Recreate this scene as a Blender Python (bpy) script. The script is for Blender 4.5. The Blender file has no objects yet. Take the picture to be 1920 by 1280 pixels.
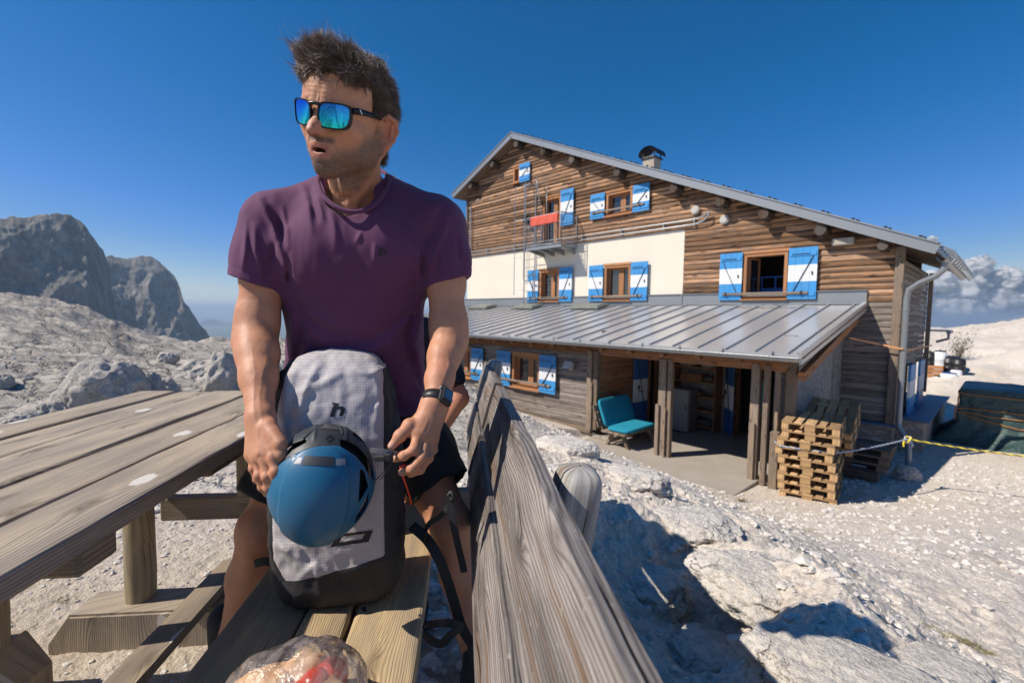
import bpy, bmesh, math, random
import numpy as np
from math import sin, cos, pi, radians, sqrt, atan2, hypot, exp, floor
from mathutils import Vector, Matrix
random.seed(7); rng = np.random.default_rng(11)
S = bpy.context.scene; COL = S.collection
# ------------------------------------------------------------------ camera
F = 860.0; PITCH = radians(3.4); ROLL = radians(.85); H = 1.11
fw = np.array([0, cos(PITCH), -sin(PITCH)]); rt0 = np.array([1., 0, 0]); up0 = np.cross(rt0, fw)
rt = rt0*cos(ROLL)+up0*sin(ROLL); up = -rt0*sin(ROLL)+up0*cos(ROLL)
CAM = np.array([0, 0, H])
cd = bpy.data.cameras.new('camera'); cam = bpy.data.objects.new('camera', cd); COL.objects.link(cam)
cam.matrix_world = Matrix(((rt[0], up[0], -fw[0], 0), (rt[1], up[1], -fw[1], 0), (rt[2], up[2], -fw[2], H), (0, 0, 0, 1)))
cd.sensor_width = 36; cd.lens = 36*F/1920; cd.clip_start = .02; cd.clip_end = 90000
cd.dof.use_dof = True; cd.dof.focus_distance = 1.0; cd.dof.aperture_fstop = 5.6
S.camera = cam
# ------------------------------------------------------------------ sky, sun, exposure
SAZ, SEL = radians(-104), radians(45)
w = bpy.data.worlds.new('World'); S.world = w; w.use_nodes = True
nt = w.node_tree; nt.nodes.clear()
sky = nt.nodes.new('ShaderNodeTexSky'); sky.sky_type = 'NISHITA'; sky.sun_disc = False
sky.sun_elevation = SEL; sky.sun_rotation = SAZ; sky.altitude = 2600; sky.air_density = 1.0; sky.dust_density = .2; sky.ozone_density = 1.6
sc_ = nt.nodes.new('ShaderNodeSeparateColor'); cc_n = nt.nodes.new('ShaderNodeCombineColor')
def _mn(op, a, b):
    n = nt.nodes.new('ShaderNodeMath'); n.operation = op; nt.links.new(a, n.inputs[0]); n.inputs[1].default_value = b; return n.outputs[0]
hs = nt.nodes.new('ShaderNodeHueSaturation'); hs.inputs['Saturation'].default_value = 1.35; hs.inputs['Value'].default_value = .95
bg = nt.nodes.new('ShaderNodeBackground'); bg.inputs[1].default_value = .072
out = nt.nodes.new('ShaderNodeOutputWorld')
tn = nt.nodes.new('ShaderNodeMix'); tn.data_type = 'RGBA'; tn.blend_type = 'MULTIPLY'; tn.inputs[0].default_value = 1; tn.inputs[7].default_value = (.66, .93, 1.06, 1)
nt.links.new(sky.outputs[0], tn.inputs[6]); nt.links.new(tn.outputs[2], hs.inputs['Color']); nt.links.new(hs.outputs[0], sc_.inputs[0]); _g = _mn('MULTIPLY', sc_.outputs[1], 1.42); nt.links.new(_mn('MULTIPLY', _mn('POWER', _mn('MAXIMUM', _mn('SUBTRACT', _mn('MULTIPLY', _g, .085), .108), 0.), 1.6), 15.3), cc_n.inputs[0]); nt.links.new(_mn('MULTIPLY', sc_.outputs[1], 1.42), cc_n.inputs[1]); nt.links.new(_mn('MINIMUM', _mn('MULTIPLY', sc_.outputs[2], 1.48), 8.9), cc_n.inputs[2]); nt.links.new(cc_n.outputs[0], bg.inputs[0]); nt.links.new(bg.outputs[0], out.inputs[0])
sd = bpy.data.lights.new('sun', 'SUN'); sd.energy = 5.0; sd.angle = radians(.5); sd.color = (1, .915, .80)
sun = bpy.data.objects.new('sun', sd); COL.objects.link(sun)
SD = np.array([sin(SAZ)*cos(SEL), cos(SAZ)*cos(SEL), sin(SEL)])      # towards the sun
sun.rotation_euler = Vector(SD).to_track_quat('Z', 'Y').to_euler(); sun.location = (-30, -10, 40)
S.view_settings.view_transform = 'Standard'; S.view_settings.look = 'None'; S.view_settings.gamma = 1
S.view_settings.exposure = 0.24
# ------------------------------------------------------------------ measuring helpers (photo pixel + known distance -> world point)
def ray(x, y): return fw+rt*(x-960)/F-up*(y-640)/F
def at(x, y, Y):
    r = ray(x, y); return CAM+r*Y/r[1]
def atz(x, y, z):
    r = ray(x, y); return CAM+r*(z-H)/r[2]
# ------------------------------------------------------------------ numpy noise
_pm = rng.permutation(256).astype(np.int64); _pm = np.concatenate([_pm, _pm, _pm])
_gr = rng.normal(size=(256, 3)); _gr /= np.linalg.norm(_gr, axis=1)[:, None]
def pn(x, y, z):
    x, y, z = np.broadcast_arrays(np.asarray(x, float), y, z)
    xi, yi, zi = np.floor(x).astype(np.int64), np.floor(y).astype(np.int64), np.floor(z).astype(np.int64)
    xf, yf, zf = x-xi, y-yi, z-zi; xi &= 255; yi &= 255; zi &= 255
    f = lambda t: t*t*t*(t*(t*6-15)+10)
    u, v, ww = f(xf), f(yf), f(zf)
    def g(a, b, c):
        h = _pm[_pm[_pm[xi+a]+yi+b]+zi+c]; G = _gr[h]
        return G[..., 0]*(xf-a)+G[..., 1]*(yf-b)+G[..., 2]*(zf-c)
    def L(a, b, t): return a+(b-a)*t
    return L(L(L(g(0, 0, 0), g(1, 0, 0), u), L(g(0, 1, 0), g(1, 1, 0), u), v), L(L(g(0, 0, 1), g(1, 0, 1), u), L(g(0, 1, 1), g(1, 1, 1), u), v), ww)*1.5
def fbm(x, y, z, o=4, g=.5, l=2.03):
    s = 0; a = 1
    for i in range(o): s = s+a*pn(x+i*17.3, y+i*7.7, z+i*3.1); x = x*l; y = y*l; z = z*l; a *= g
    return s
def ridged(x, y, z, o=4, g=.5, l=2.03):
    s = 0; a = 1
    for i in range(o): s = s+a*(1-2*np.abs(pn(x+i*11.3, y+i*5.7, z+i*9.1))); x = x*l; y = y*l; z = z*l; a *= g
    return s
def sst(a, b, x):
    t = np.clip((x-a)/(b-a), 0, 1); return t*t*(3-2*t)
# ------------------------------------------------------------------ object bookkeeping
def tag(o, label=None, cat=None, group=None, kind=None):
    if label: o['label'] = label
    if cat: o['category'] = cat
    if group: o['group'] = group
    if kind: o['kind'] = kind
    return o
def empty(name, label, cat, loc=(0, 0, 0), rz=0, group=None):
    o = bpy.data.objects.new(name, None); COL.objects.link(o); o.empty_display_size = .2
    o.location = loc; o.rotation_euler = (0, 0, rz); tag(o, label, cat, group); return o
def copy_tree(o, parent=None):
    c = o.copy(); COL.objects.link(c)
    if parent: c.parent = parent
    for ch in o.children: copy_tree(ch, c)
    return c
def mesh_np(name, V, Fc, mat, parent=None, smooth=True):
    V = np.asarray(V, np.float32); me = bpy.data.meshes.new(name)
    Fc = np.asarray(Fc); n = Fc.shape[1]
    me.vertices.add(len(V)); me.vertices.foreach_set('co', V.ravel())
    me.loops.add(Fc.size); me.loops.foreach_set('vertex_index', Fc.ravel().astype(np.int32))
    me.polygons.add(len(Fc)); me.polygons.foreach_set('loop_start', np.arange(0, Fc.size, n, dtype=np.int32))
    try: me.polygons.foreach_set('loop_total', np.full(len(Fc), n, np.int32))
    except Exception: pass
    me.update(calc_edges=True); me.validate()
    me.polygons.foreach_set('use_smooth', np.full(len(me.polygons), smooth)); 
    for m in (mat if isinstance(mat, (list, tuple)) else [mat]): me.materials.append(m)
    o = bpy.data.objects.new(name, me); COL.objects.link(o)
    if parent: o.parent = parent
    return o
def vcol(o, name, arr):                       # per-vertex float/colour attribute
    a = np.asarray(arr, np.float32)
    if a.ndim == 1:
        at_ = o.data.attributes.new(name, 'FLOAT', 'POINT'); at_.data.foreach_set('value', a)
    else:
        at_ = o.data.attributes.new(name, 'FLOAT_VECTOR', 'POINT'); at_.data.foreach_set('vector', a.ravel())
class MB:
    """collects shapes, then links them as ONE mesh object; writes a UV (u along the grain) and a 'tone' per piece"""
    def __init__(s): s.v = []; s.f = []; s.mi = []; s.uv = []; s.tone = []; s.sm = []; s.T = None; s.t = .5
    def _add(s, vs, fs, mi, uvs, tone, smooth):
        b = len(s.v)
        if s.T is not None: vs = [s.T(p) for p in vs]
        s.v += [tuple(p) for p in vs]
        for f, u in zip(fs, uvs):
            s.f.append([b+i for i in f]); s.mi.append(mi); s.uv.append(u); s.tone.append(tone); s.sm.append(smooth)
    def box(s, c, d, mi=0, R=None, bev=0, tone=None, seed=None, axis=None):
        """c centre, d full dims, R optional 3x3 matrix"""
        c = np.array(c, float); d = np.array(d, float)/2
        tone = random.random() if tone is None else tone
        ax = int(np.argmax(d)) if axis is None else axis; o1, o2 = [(1, 2), (2, 0), (0, 1)][ax]
        ru, rv = random.random()*40, random.random()*40
        if bev <= 0:
            P = np.array([(x, y, z) for x in (-1, 1) for y in (-1, 1) for z in (-1, 1)], float)*d
            fs = [(0, 1, 3, 2), (4, 6, 7, 5), (0, 4, 5, 1), (2, 3, 7, 6), (0, 2, 6, 4), (1, 5, 7, 3)]
        else:
            P = []; idx = {}
            for x in (-1, 1):
                for y in (-1, 1):
                    for z in (-1, 1):
                        for k in range(3):
                            q = np.array([x, y, z], float)*(d-bev); q[k] = (x, y, z)[k]*d[k]; idx[(x, y, z, k)] = len(P); P.append(q)
            P = np.array(P); fs = []
            for k in range(3):
                a, b = [(1, 2), (2, 0), (0, 1)][k]
                for sg in (-1, 1):
                    q = []
                    for (p, r) in ((-1, -1), (1, -1), (1, 1), (-1, 1)):
                        t = [0, 0, 0]; t[k] = sg; t[a] = p; t[b] = r; q.append(idx[(*t, k)])
                    fs.append(q if sg > 0 else q[::-1])
            for k in range(3):
                a, b = [(1, 2), (2, 0), (0, 1)][k]
                for p in (-1, 1):
                    for r in (-1, 1):
                        q = []
                        for sg, kk in ((-1, a), (1, a), (1, b), (-1, b)):
                            t = [0, 0, 0]; t[k] = sg; t[a] = p; t[b] = r; q.append(idx[(*t, kk)])
                        fs.append(q if p*r < 0 else q[::-1])
            for x in (-1, 1):
                for y in (-1, 1):
                    for z in (-1, 1):
                        q = [idx[(x, y, z, k)] for k in range(3)]; fs.append(q if x*y*z > 0 else q[::-1])
        uvs = []
        for f in fs:
            n = np.cross(P[f[1]]-P[f[0]], P[f[2]]-P[f[0]]); k = int(np.argmax(np.abs(n)))
            off = .37*k
            uvs.append([(P[i][ax]+ru, (P[i][o1] if k != o1 else P[i][o2])+off+rv) if k != ax else (P[i][o1]*.3+ru+9, P[i][o2]+rv+3) for i in f])
        if R is not None: P = P@np.array(R).T
        s._add(P+c, fs, mi, uvs, tone, False)
    def bar(s, a, b, w, h, mi=0, upv=(0, 0, 1), bev=0, tone=None):
        a = np.array(a, float); b = np.array(b, float); x = b-a; L = np.linalg.norm(x); x /= L
        y = np.cross(np.array(upv, float), x); ny = np.linalg.norm(y)
        if ny < 1e-6: y = np.array([1., 0, 0])
        else: y /= ny
        z = np.cross(x, y)
        s.box((a+b)/2, (L, w, h), mi, np.stack([x, y, z], 1), bev, tone, axis=0)
    def tube(s, pts, r, mi=0, n=8, cap=True, tone=None, closed=False):
        pts = np.array(pts, float); m = len(pts); rr = np.full(m, r) if np.isscalar(r) else np.array(r, float)
        tone = random.random() if tone is None else tone
        T = np.gradient(pts, axis=0) if not closed else np.roll(pts, -1, 0)-np.roll(pts, 1, 0)
        T /= np.linalg.norm(T, axis=1)[:, None]+1e-12
        a = np.array([0, 0, 1.]) if abs(T[0][2]) < .9 else np.array([1., 0, 0])
        vs = []; N_ = np.cross(T[0], a); N_ /= np.linalg.norm(N_)
        for i in range(m):
            N_ = N_-T[i]*(N_@T[i]); N_ /= np.linalg.norm(N_)+1e-12; B = np.cross(T[i], N_)
            for k in range(n): vs.append(pts[i]+rr[i]*(cos(2*pi*k/n)*N_+sin(2*pi*k/n)*B))
        L = np.concatenate([[0], np.cumsum(np.linalg.norm(np.diff(pts, axis=0), axis=1))]); ru, rv = random.random()*40, random.random()*40
        fs, uv = [], []; mm = m if closed else m-1
        for i in range(mm):
            for k in range(n):
                j = (i+1) % m; fs.append((i*n+k, i*n+(k+1) % n, j*n+(k+1) % n, j*n+k))
                c = 2*pi*rr[i]/n; uv.append([(L[i]+ru, k*c+rv), (L[i]+ru, (k+1)*c+rv), (L[j]+ru, (k+1)*c+rv), (L[j]+ru, k*c+rv)])
        s._add(vs, fs, mi, uv, tone, True)
        if cap and not closed:
            s._add(vs[:n], [list(range(n))[::-1]], mi, [[(ru+vs[i][0], rv+vs[i][1]) for i in range(n)][::-1]], tone, False)
            s._add(vs[-n:], [list(range(n))], mi, [[(ru+vs[-n+i][0], rv+vs[-n+i][1]) for i in range(n)]], tone, False)
    def poly(s, ring, thick, mi=0, tone=None):
        """extrude planar ring (3d points) by vector thick"""
        ring = [np.array(p, float) for p in ring]; t = np.array(thick, float); n = len(ring); tone = random.random() if tone is None else tone
        vs = ring+[p+t for p in ring]
        nrm = np.cross(ring[1]-ring[0], ring[2]-ring[0])
        fl = nrm@t > 0
        fs = [list(range(n))[::-1] if fl else list(range(n)), [i+n for i in (range(n) if fl else reversed(range(n)))]]
        for i in range(n):
            j = (i+1) % n; q = (i, j, j+n, i+n); fs.append(q if fl else q[::-1])
        ru = random.random()*40
        e = ring[1]-ring[0]; e /= np.linalg.norm(e)+1e-9; g = np.cross(nrm/(np.linalg.norm(nrm)+1e-12), e)
        uv = [[(vs[i]@e+ru, vs[i]@g+ru+(.3 if i >= n else 0)) for i in f] for f in fs]
        s._add(vs, fs, mi, uv, tone, False)
    def grid(s, P, mi=0, smooth=True, tone=.5, wrap=False, flip=False, us=1., vs_=1.):
        P = np.array(P, float); a, b = P.shape[:2]; fs = []; uv = []
        bb = b if wrap else b-1
        for i in range(a-1):
            for j in range(bb):
                q = (i*b+j, i*b+(j+1) % b, (i+1)*b+(j+1) % b, (i+1)*b+j); u = [(j*us, i*vs_), ((j+1)*us, i*vs_), ((j+1)*us, (i+1)*vs_), (j*us, (i+1)*vs_)]
                fs.append(q[::-1] if flip else q); uv.append(u[::-1] if flip else u)
        s._add(P.reshape(-1, 3), fs, mi, uv, tone, smooth)
    def split(s, name, mats, parent=None, org=None):
        """link every connected piece as an object of its own"""
        par = list(range(len(s.v)))
        def fd(i):
            while par[i] != i: par[i] = par[par[i]]; i = par[i]
            return i
        for f in s.f:
            for j in f[1:]: a, b = fd(f[0]), fd(j); par[a] = b
        gr = {}
        for k, f in enumerate(s.f): gr.setdefault(fd(f[0]), []).append(k)
        r = []
        for ks in gr.values():
            m = MB(); mp = {}
            for k in ks:
                q = []
                for i in s.f[k]:
                    if i not in mp: mp[i] = len(m.v); m.v.append(s.v[i])
                    q.append(mp[i])
                m.f.append(q); m.mi.append(s.mi[k]); m.uv.append(s.uv[k]); m.tone.append(s.tone[k]); m.sm.append(s.sm[k])
            r.append(m.build(name, mats, parent, org))
        return r
    def build(s, name, mats, parent=None, org=None):
        me = bpy.data.meshes.new(name); V = s.v
        if org is not None: V = [(p[0]-org[0], p[1]-org[1], p[2]-org[2]) for p in V]
        me.from_pydata([tuple(map(float, p)) for p in V], [], s.f)
        for m in (mats if isinstance(mats, (list, tuple)) else [mats]): me.materials.append(m)
        me.polygons.foreach_set('material_index', s.mi); me.polygons.foreach_set('use_smooth', s.sm)
        ul = me.uv_layers.new(name='UVMap'); ul.data.foreach_set('uv', np.array([c for u in s.uv for p in u for c in p], np.float32))
        at_ = me.attributes.new('tone', 'FLOAT', 'FACE'); at_.data.foreach_set('value', np.array(s.tone, np.float32))
        me.update(); o = bpy.data.objects.new(name, me); COL.objects.link(o)
        if parent: o.parent = parent
        return o
# ------------------------------------------------------------------ material helpers
class NT:
    def __init__(s, name):
        s.m = bpy.data.materials.new(name); s.m.use_nodes = True; s.t = s.m.node_tree; s.b = s.t.nodes['Principled BSDF']; s.o = s.t.nodes['Material Output']
    def n(s, ty, props=None, **kw):
        nd = s.t.nodes.new('ShaderNode'+ty)
        for k, v in (props or {}).items(): setattr(nd, k, v)
        for k, v in kw.items():
            k = int(k[1:]) if k[0] == '_' and k[1:].isdigit() else k.replace('_', ' ')
            s.set(nd.inputs[k], v)
        return nd
    def set(s, inp, v):
        if isinstance(v, bpy.types.NodeSocket): s.t.links.new(v, inp)
        elif isinstance(v, bpy.types.Node): s.t.links.new(v.outputs[0], inp)
        else:
            if isinstance(v, (tuple, list)) and len(v) == 3 and inp.type == 'RGBA': v = (*v, 1)
            inp.default_value = v
    def math(s, op, a, b=0., c=0., clamp=False): return s.n('Math', {'operation': op, 'use_clamp': clamp}, _0=a, _1=b, _2=c).outputs[0]
    def mix(s, f, a, b, ty='MIX'):
        nd = s.t.nodes.new('ShaderNodeMix'); nd.data_type = 'RGBA'; nd.blend_type = ty
        s.set(nd.inputs[0], f); s.set(nd.inputs[6], a); s.set(nd.inputs[7], b); return nd.outputs[2]
    def ramp(s, f, stops, interp='LINEAR'):
        nd = s.t.nodes.new('ShaderNodeValToRGB'); s.set(nd.inputs[0], f); cr = nd.color_ramp; cr.interpolation = interp
        while len(cr.elements) < len(stops): cr.elements.new(.5)
        for e, (p, c) in zip(cr.elements, stops): e.position = p; e.color = (*c, 1) if not np.isscalar(c) else (c, c, c, 1)
        return nd.outputs[0]
    def coord(s, k='Object'): return s.n('TexCoord').outputs[k]
    def mapv(s, v, sc=(1, 1, 1), loc=(0, 0, 0), rot=(0, 0, 0)): return s.n('Mapping', Vector=v, Scale=sc, Location=loc, Rotation=rot).outputs[0]
    def noise(s, v, sc, det=4, ro=.5, dist=0., out=0): return s.n('TexNoise', Vector=v, Scale=sc, Detail=det, Roughness=ro, Distortion=dist).outputs[out]
    def vor(s, v, sc, feat='F1', out='Distance', rnd=1.): return s.n('TexVoronoi', {'feature': feat}, Vector=v, Scale=sc, Randomness=rnd).outputs[out]
    def attr(s, name, out='Fac'): return s.n('Attribute', {'attribute_name': name}).outputs[out]
    def bump(s, h, st=.5, d=.01, nrm=None):
        nd = s.n('Bump', Height=h, Strength=st, Distance=d)
        if nrm is not None: s.set(nd.inputs['Normal'], nrm)
        return nd.outputs[0]
    def fin(s, col=None, rough=None, nrm=None, **kw):
        if col is not None: s.set(s.b.inputs['Base Color'], col)
        if rough is not None: s.set(s.b.inputs['Roughness'], rough)
        if nrm is not None: s.set(s.b.inputs['Normal'], nrm)
        for k, v in kw.items(): s.set(s.b.inputs[k.replace('_', ' ')], v)
        return s.m
def m_plain(name, col, rough=.6, metal=0., var=.12, sc=6., bump=.0, bd=.002, spec=.5, bsc=80.):
    t = NT(name); c = t.coord(); n = t.noise(c, sc, 5, .6)
    cc = t.mix(t.math('MULTIPLY', n, 1.), tuple(x*(1-var) for x in col), tuple(min(1, x*(1+var)) for x in col))
    kw = {}
    if bump: kw['nrm'] = t.bump(t.noise(c, bsc, 4, .6), bump, bd)
    return t.fin(cc, rough, Metallic=metal, Specular_IOR_Level=spec, **kw)
def m_wood(name, light, dark, grey=0., rings=90., rough=.75, bump=.35, crack=.6, tonev=.35, knots=1., sc=1., pale=0., wav=.14):
    """weathered timber: grain runs along UV.x (metres); growth rings bent round knots, drying cracks, per-board tone"""
    t = NT(name); uv = t.coord('UV')
    sep = t.n('SeparateXYZ', Vector=uv); u, v = sep.outputs[0], sep.outputs[1]
    big = t.noise(t.n('CombineXYZ', X=t.math('MULTIPLY', u, 1.3*sc), Y=t.math('MULTIPLY', v, 7.*sc)).outputs[0], 1., 3, .5)
    kv = t.n('CombineXYZ', X=t.math('MULTIPLY', u, 2.0*sc), Y=t.math('MULTIPLY', v, 7.5*sc)).outputs[0]
    kd = t.n('TexVoronoi', {'feature': 'F1', 'voronoi_dimensions': '2D'}, Vector=kv, Scale=1.).outputs['Distance']
    kn = t.math('POWER', t.math('SUBTRACT', 1., t.math('MINIMUM', kd, 1.)), 5.)
    vv = t.math('ADD', v, t.math('ADD', t.math('MULTIPLY', t.math('SUBTRACT', big, .5), wav/sc), t.math('MULTIPLY', kn, .05*knots/sc)))
    fine = t.noise(t.n('CombineXYZ', X=t.math('MULTIPLY', u, 6.), Y=t.math('MULTIPLY', vv, 90.)).outputs[0], 1., 4, .6)
    ph = t.math('ADD', t.math('MULTIPLY', vv, rings*sc*2*pi), t.math('MULTIPLY', fine, 3.))
    ring = t.math('MULTIPLY_ADD', t.math('SINE', ph), .5, .5)
    ring = t.math('POWER', ring, 1.6)
    fib = t.noise(t.n('CombineXYZ', X=t.math('MULTIPLY', u, 9.), Y=t.math('MULTIPLY', v, 420.)).outputs[0], 1., 3, .6)
    wear = t.noise(t.n('CombineXYZ', X=t.math('MULTIPLY', u, 2.3), Y=t.math('MULTIPLY', v, 14.)).outputs[0], 1., 5, .6)
    crk = t.noise(t.n('CombineXYZ', X=t.math('MULTIPLY', u, 2.2), Y=t.math('MULTIPLY', vv, 110.)).outputs[0], 1., 2, .5)
    crk = t.ramp(crk, [(.30, 1.), (.36, 0.)])
    base = t.mix(t.math('MULTIPLY_ADD', ring, .6, t.math('MULTIPLY', t.math('SUBTRACT', fib, .5), 1.5), clamp=True), light, dark)
    base = t.mix(t.math('MULTIPLY', t.ramp(wear, [(.40, 0.), (.62, 1.)]), .62), base, tuple(x*.55+.10*(1-grey) for x in dark))
    tone = t.attr('tone')
    base = t.mix(1., base, t.n('CombineColor', Red=t.math('MULTIPLY_ADD', tone, tonev, 1-tonev/2), Green=t.math('MULTIPLY_ADD', tone, tonev*1.05, 1-tonev*.54), Blue=t.math('MULTIPLY_ADD', tone, tonev*1.1, 1-tonev*.6)).outputs[0], 'MULTIPLY')
    kcore = t.ramp(kd, [(.05, 1.), (.13, .0)])
    base = t.mix(t.math('MULTIPLY', kcore, .7*min(1, knots)), base, tuple(x*.5 for x in dark))
    if pale: pk = t.n('TexVoronoi', {'feature': 'F1', 'voronoi_dimensions': '2D'}, Vector=t.n('CombineXYZ', X=t.math('MULTIPLY', u, 2.3), Y=t.math('MULTIPLY', v, 4.4)).outputs[0], Scale=1.).outputs['Distance']; base = t.mix(t.math('MULTIPLY', t.ramp(t.math('ADD', pk, t.math('MULTIPLY', t.math('SUBTRACT', fine, .5), .12)), [(.066, 1.), (.082, 0.)]), pale), base, (.66, .63, .58))
    if grey:
        bs = t.noise(t.n('CombineXYZ', X=t.math('MULTIPLY', u, 1.1), Y=t.math('MULTIPLY', vv, 34.)).outputs[0], 1., 4, .6); base = t.mix(t.math('MULTIPLY', t.ramp(bs, [(.52, 0.), (.64, 1.)]), .75), base, (.17, .105, .060))
        sp_ = t.noise(t.n('CombineXYZ', X=t.math('MULTIPLY', u, 40.), Y=t.math('MULTIPLY', v, 90.)).outputs[0], 1., 4, .7); base = t.mix(t.math('MULTIPLY', t.ramp(sp_, [(.60, 0.), (.70, 1.)]), .35), base, (.50, .48, .45))
    base = t.mix(t.math('MULTIPLY', crk, crack), base, tuple(x*.2 for x in dark))
    h = t.math('SUBTRACT', t.math('ADD', t.math('MULTIPLY', ring, -.5), t.math('MULTIPLY', fib, .8)), t.math('MULTIPLY', crk, 1.6*crack))
    return t.fin(base, rough, t.bump(h, bump, .0015), Specular_IOR_Level=.25)

# ================================================================== MATERIALS
WOOD_TABLE = m_wood('timber_table', (.47, .39, .295), (.145, .11, .08), rings=150, bump=.5, tonev=.55, pale=.85, wav=.035, knots=.7)
WOOD_SEAT = m_wood('timber_seat', (.50, .375, .215), (.15, .10, .058), rings=210, bump=.5, crack=.5, tonev=.35, wav=.03, knots=.7)
WOOD_GREY = m_wood('timber_grey', (.33, .295, .275), (.062, .050, .044), grey=1., rings=130, bump=.7, tonev=.25, crack=.95, wav=.07, knots=.6)
WOOD_POST = m_wood('timber_post', (.36, .29, .17), (.16, .115, .065), rings=45, bump=.3)
WOOD_SIDING = m_wood('larch_siding', (.43, .24, .13), (.055, .028, .017), rings=16, bump=.9, tonev=1.25, crack=.7, sc=.5, knots=1.)
WOOD_SIDEGREY = m_wood('grey_siding', (.30, .25, .215), (.075, .058, .048), rings=16, bump=.5, tonev=.5, crack=.6, sc=.5)
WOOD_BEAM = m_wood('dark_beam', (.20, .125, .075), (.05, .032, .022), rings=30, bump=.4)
WOOD_PORCH = m_wood('porch_post_timber', (.30, .225, .16), (.10, .068, .048), rings=35, bump=.4, tonev=.5)
WOOD_FRAME = m_wood('window_frame_larch', (.48, .22, .085), (.26, .105, .04), rings=40, bump=.1, crack=.1, tonev=.25, knots=.2)
WOOD_INNER = m_wood('porch_lining_larch', (.36, .16, .06), (.15, .06, .026), rings=20, bump=.2, crack=.2, tonev=.4, sc=.6)
WOOD_PALLET = m_wood('pallet_wood', (.60, .39, .19), (.30, .175, .085), rings=30, bump=.2, crack=.3, tonev=.8, knots=.6)
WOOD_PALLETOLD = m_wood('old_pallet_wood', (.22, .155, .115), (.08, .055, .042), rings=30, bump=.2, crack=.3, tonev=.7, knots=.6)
METAL_ROOF = m_plain('roof_sheet_metal', (.46, .46, .465), .27, .35, .08, 1.2)
METAL_TRIM = m_plain('grey_trim_metal', (.27, .285, .30), .38, .4, .10, 2.)
METAL_GALV = m_plain('galvanised_steel', (.36, .37, .38), .4, .7, .15, 8.)
METAL_DARK = m_plain('dark_iron', (.03, .03, .032), .5, .5, .2, 8.)
PLASTER = m_plain('cream_plaster', (.70, .64, .54), .9, 0, .09, .9, .25, .004, bsc=60.)
def m_paint(name, col, wear=.25):
    t = NT(name); uv = t.coord('UV'); c = t.coord()
    n = t.noise(t.mapv(uv, (3, 30, 1)), 1., 5, .7); n2 = t.noise(c, 3., 4, .6)
    cc = t.mix(n2, tuple(x*.85 for x in col), tuple(min(1, x*1.12) for x in col))
    cc = t.mix(t.math('MULTIPLY', t.attr('tone'), .22), cc, tuple(x*.7+.08 for x in col)); cc = t.mix(t.math('MULTIPLY', t.ramp(n, [(.56, 0.), (.70, 1.)]), wear), cc, (.28, .24, .20))
    return t.fin(cc, .5, t.bump(n, .25, .002))
PAINT_BLUE = m_paint('blue_shutter_paint', (.035, .265, .60), .35)
PAINT_WHITE = m_paint('white_shutter_paint', (.74, .76, .78), .3)
PAINT_DKBLUE = m_paint('blue_door_paint', (.02, .12, .36), .2)
def m_glass(name, tint=(.02, .025, .03)):
    t = NT(name); return t.fin(tint, .04, Specular_IOR_Level=.9, Coat_Weight=1., Coat_Roughness=.02)
GLASS = m_glass('window_glass')
CURTAIN = m_plain('white_curtain', (.62, .63, .66), .9, 0, .15, 9.)
DARK = m_plain('room_shade_black', (.012, .010, .010), .9)  # near-black colour stands in for the shade of unlit rooms
def m_stonewall(name, sc=5., cols=((.46, .40, .33), (.30, .25, .21), (.55, .50, .43)), mortar=(.33, .30, .27)):
    t = NT(name); c = t.mapv(t.coord(), (1, 1, 1.5)); cw = t.n('VectorMath', {'operation': 'ADD'}, _0=c, _1=t.n('VectorMath', {'operation': 'SCALE'}, _0=t.noise(c, 4., 3, .5, out=1), Scale=.12)).outputs[0]
    e = t.vor(cw, sc, 'DISTANCE_TO_EDGE'); col = t.vor(cw, sc, 'F1', 'Color')
    g = t.n('SeparateColor', Color=col).outputs[0]
    cc = t.ramp(g, [(0., cols[0]), (.5, cols[1]), (1., cols[2])]); cc = t.mix(t.math('MULTIPLY', t.noise(c, 30., 5, .7), .5), cc, (.2, .17, .14))
    ed = t.ramp(e, [(.02, 0.), (.07, 1.)]); cc = t.mix(ed, mortar, cc)
    return t.fin(cc, .9, t.bump(t.math('ADD', ed, t.math('MULTIPLY', t.noise(c, 25., 5, .7), .5)), .8, .03))
STONEWALL = m_stonewall('footing_stone')
def m_roughcast():
    t = NT('roughcast'); c = t.coord(); n = t.noise(c, 9., 6, .75); v = t.vor(c, 28.)
    cc = t.ramp(n, [(.3, (.13, .125, .125)), (.6, (.34, .33, .32))]); return t.fin(cc, .95, t.bump(t.math('SUBTRACT', n, t.math('MULTIPLY', v, .6)), 1., .03))
ROUGHCAST = m_roughcast()
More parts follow.
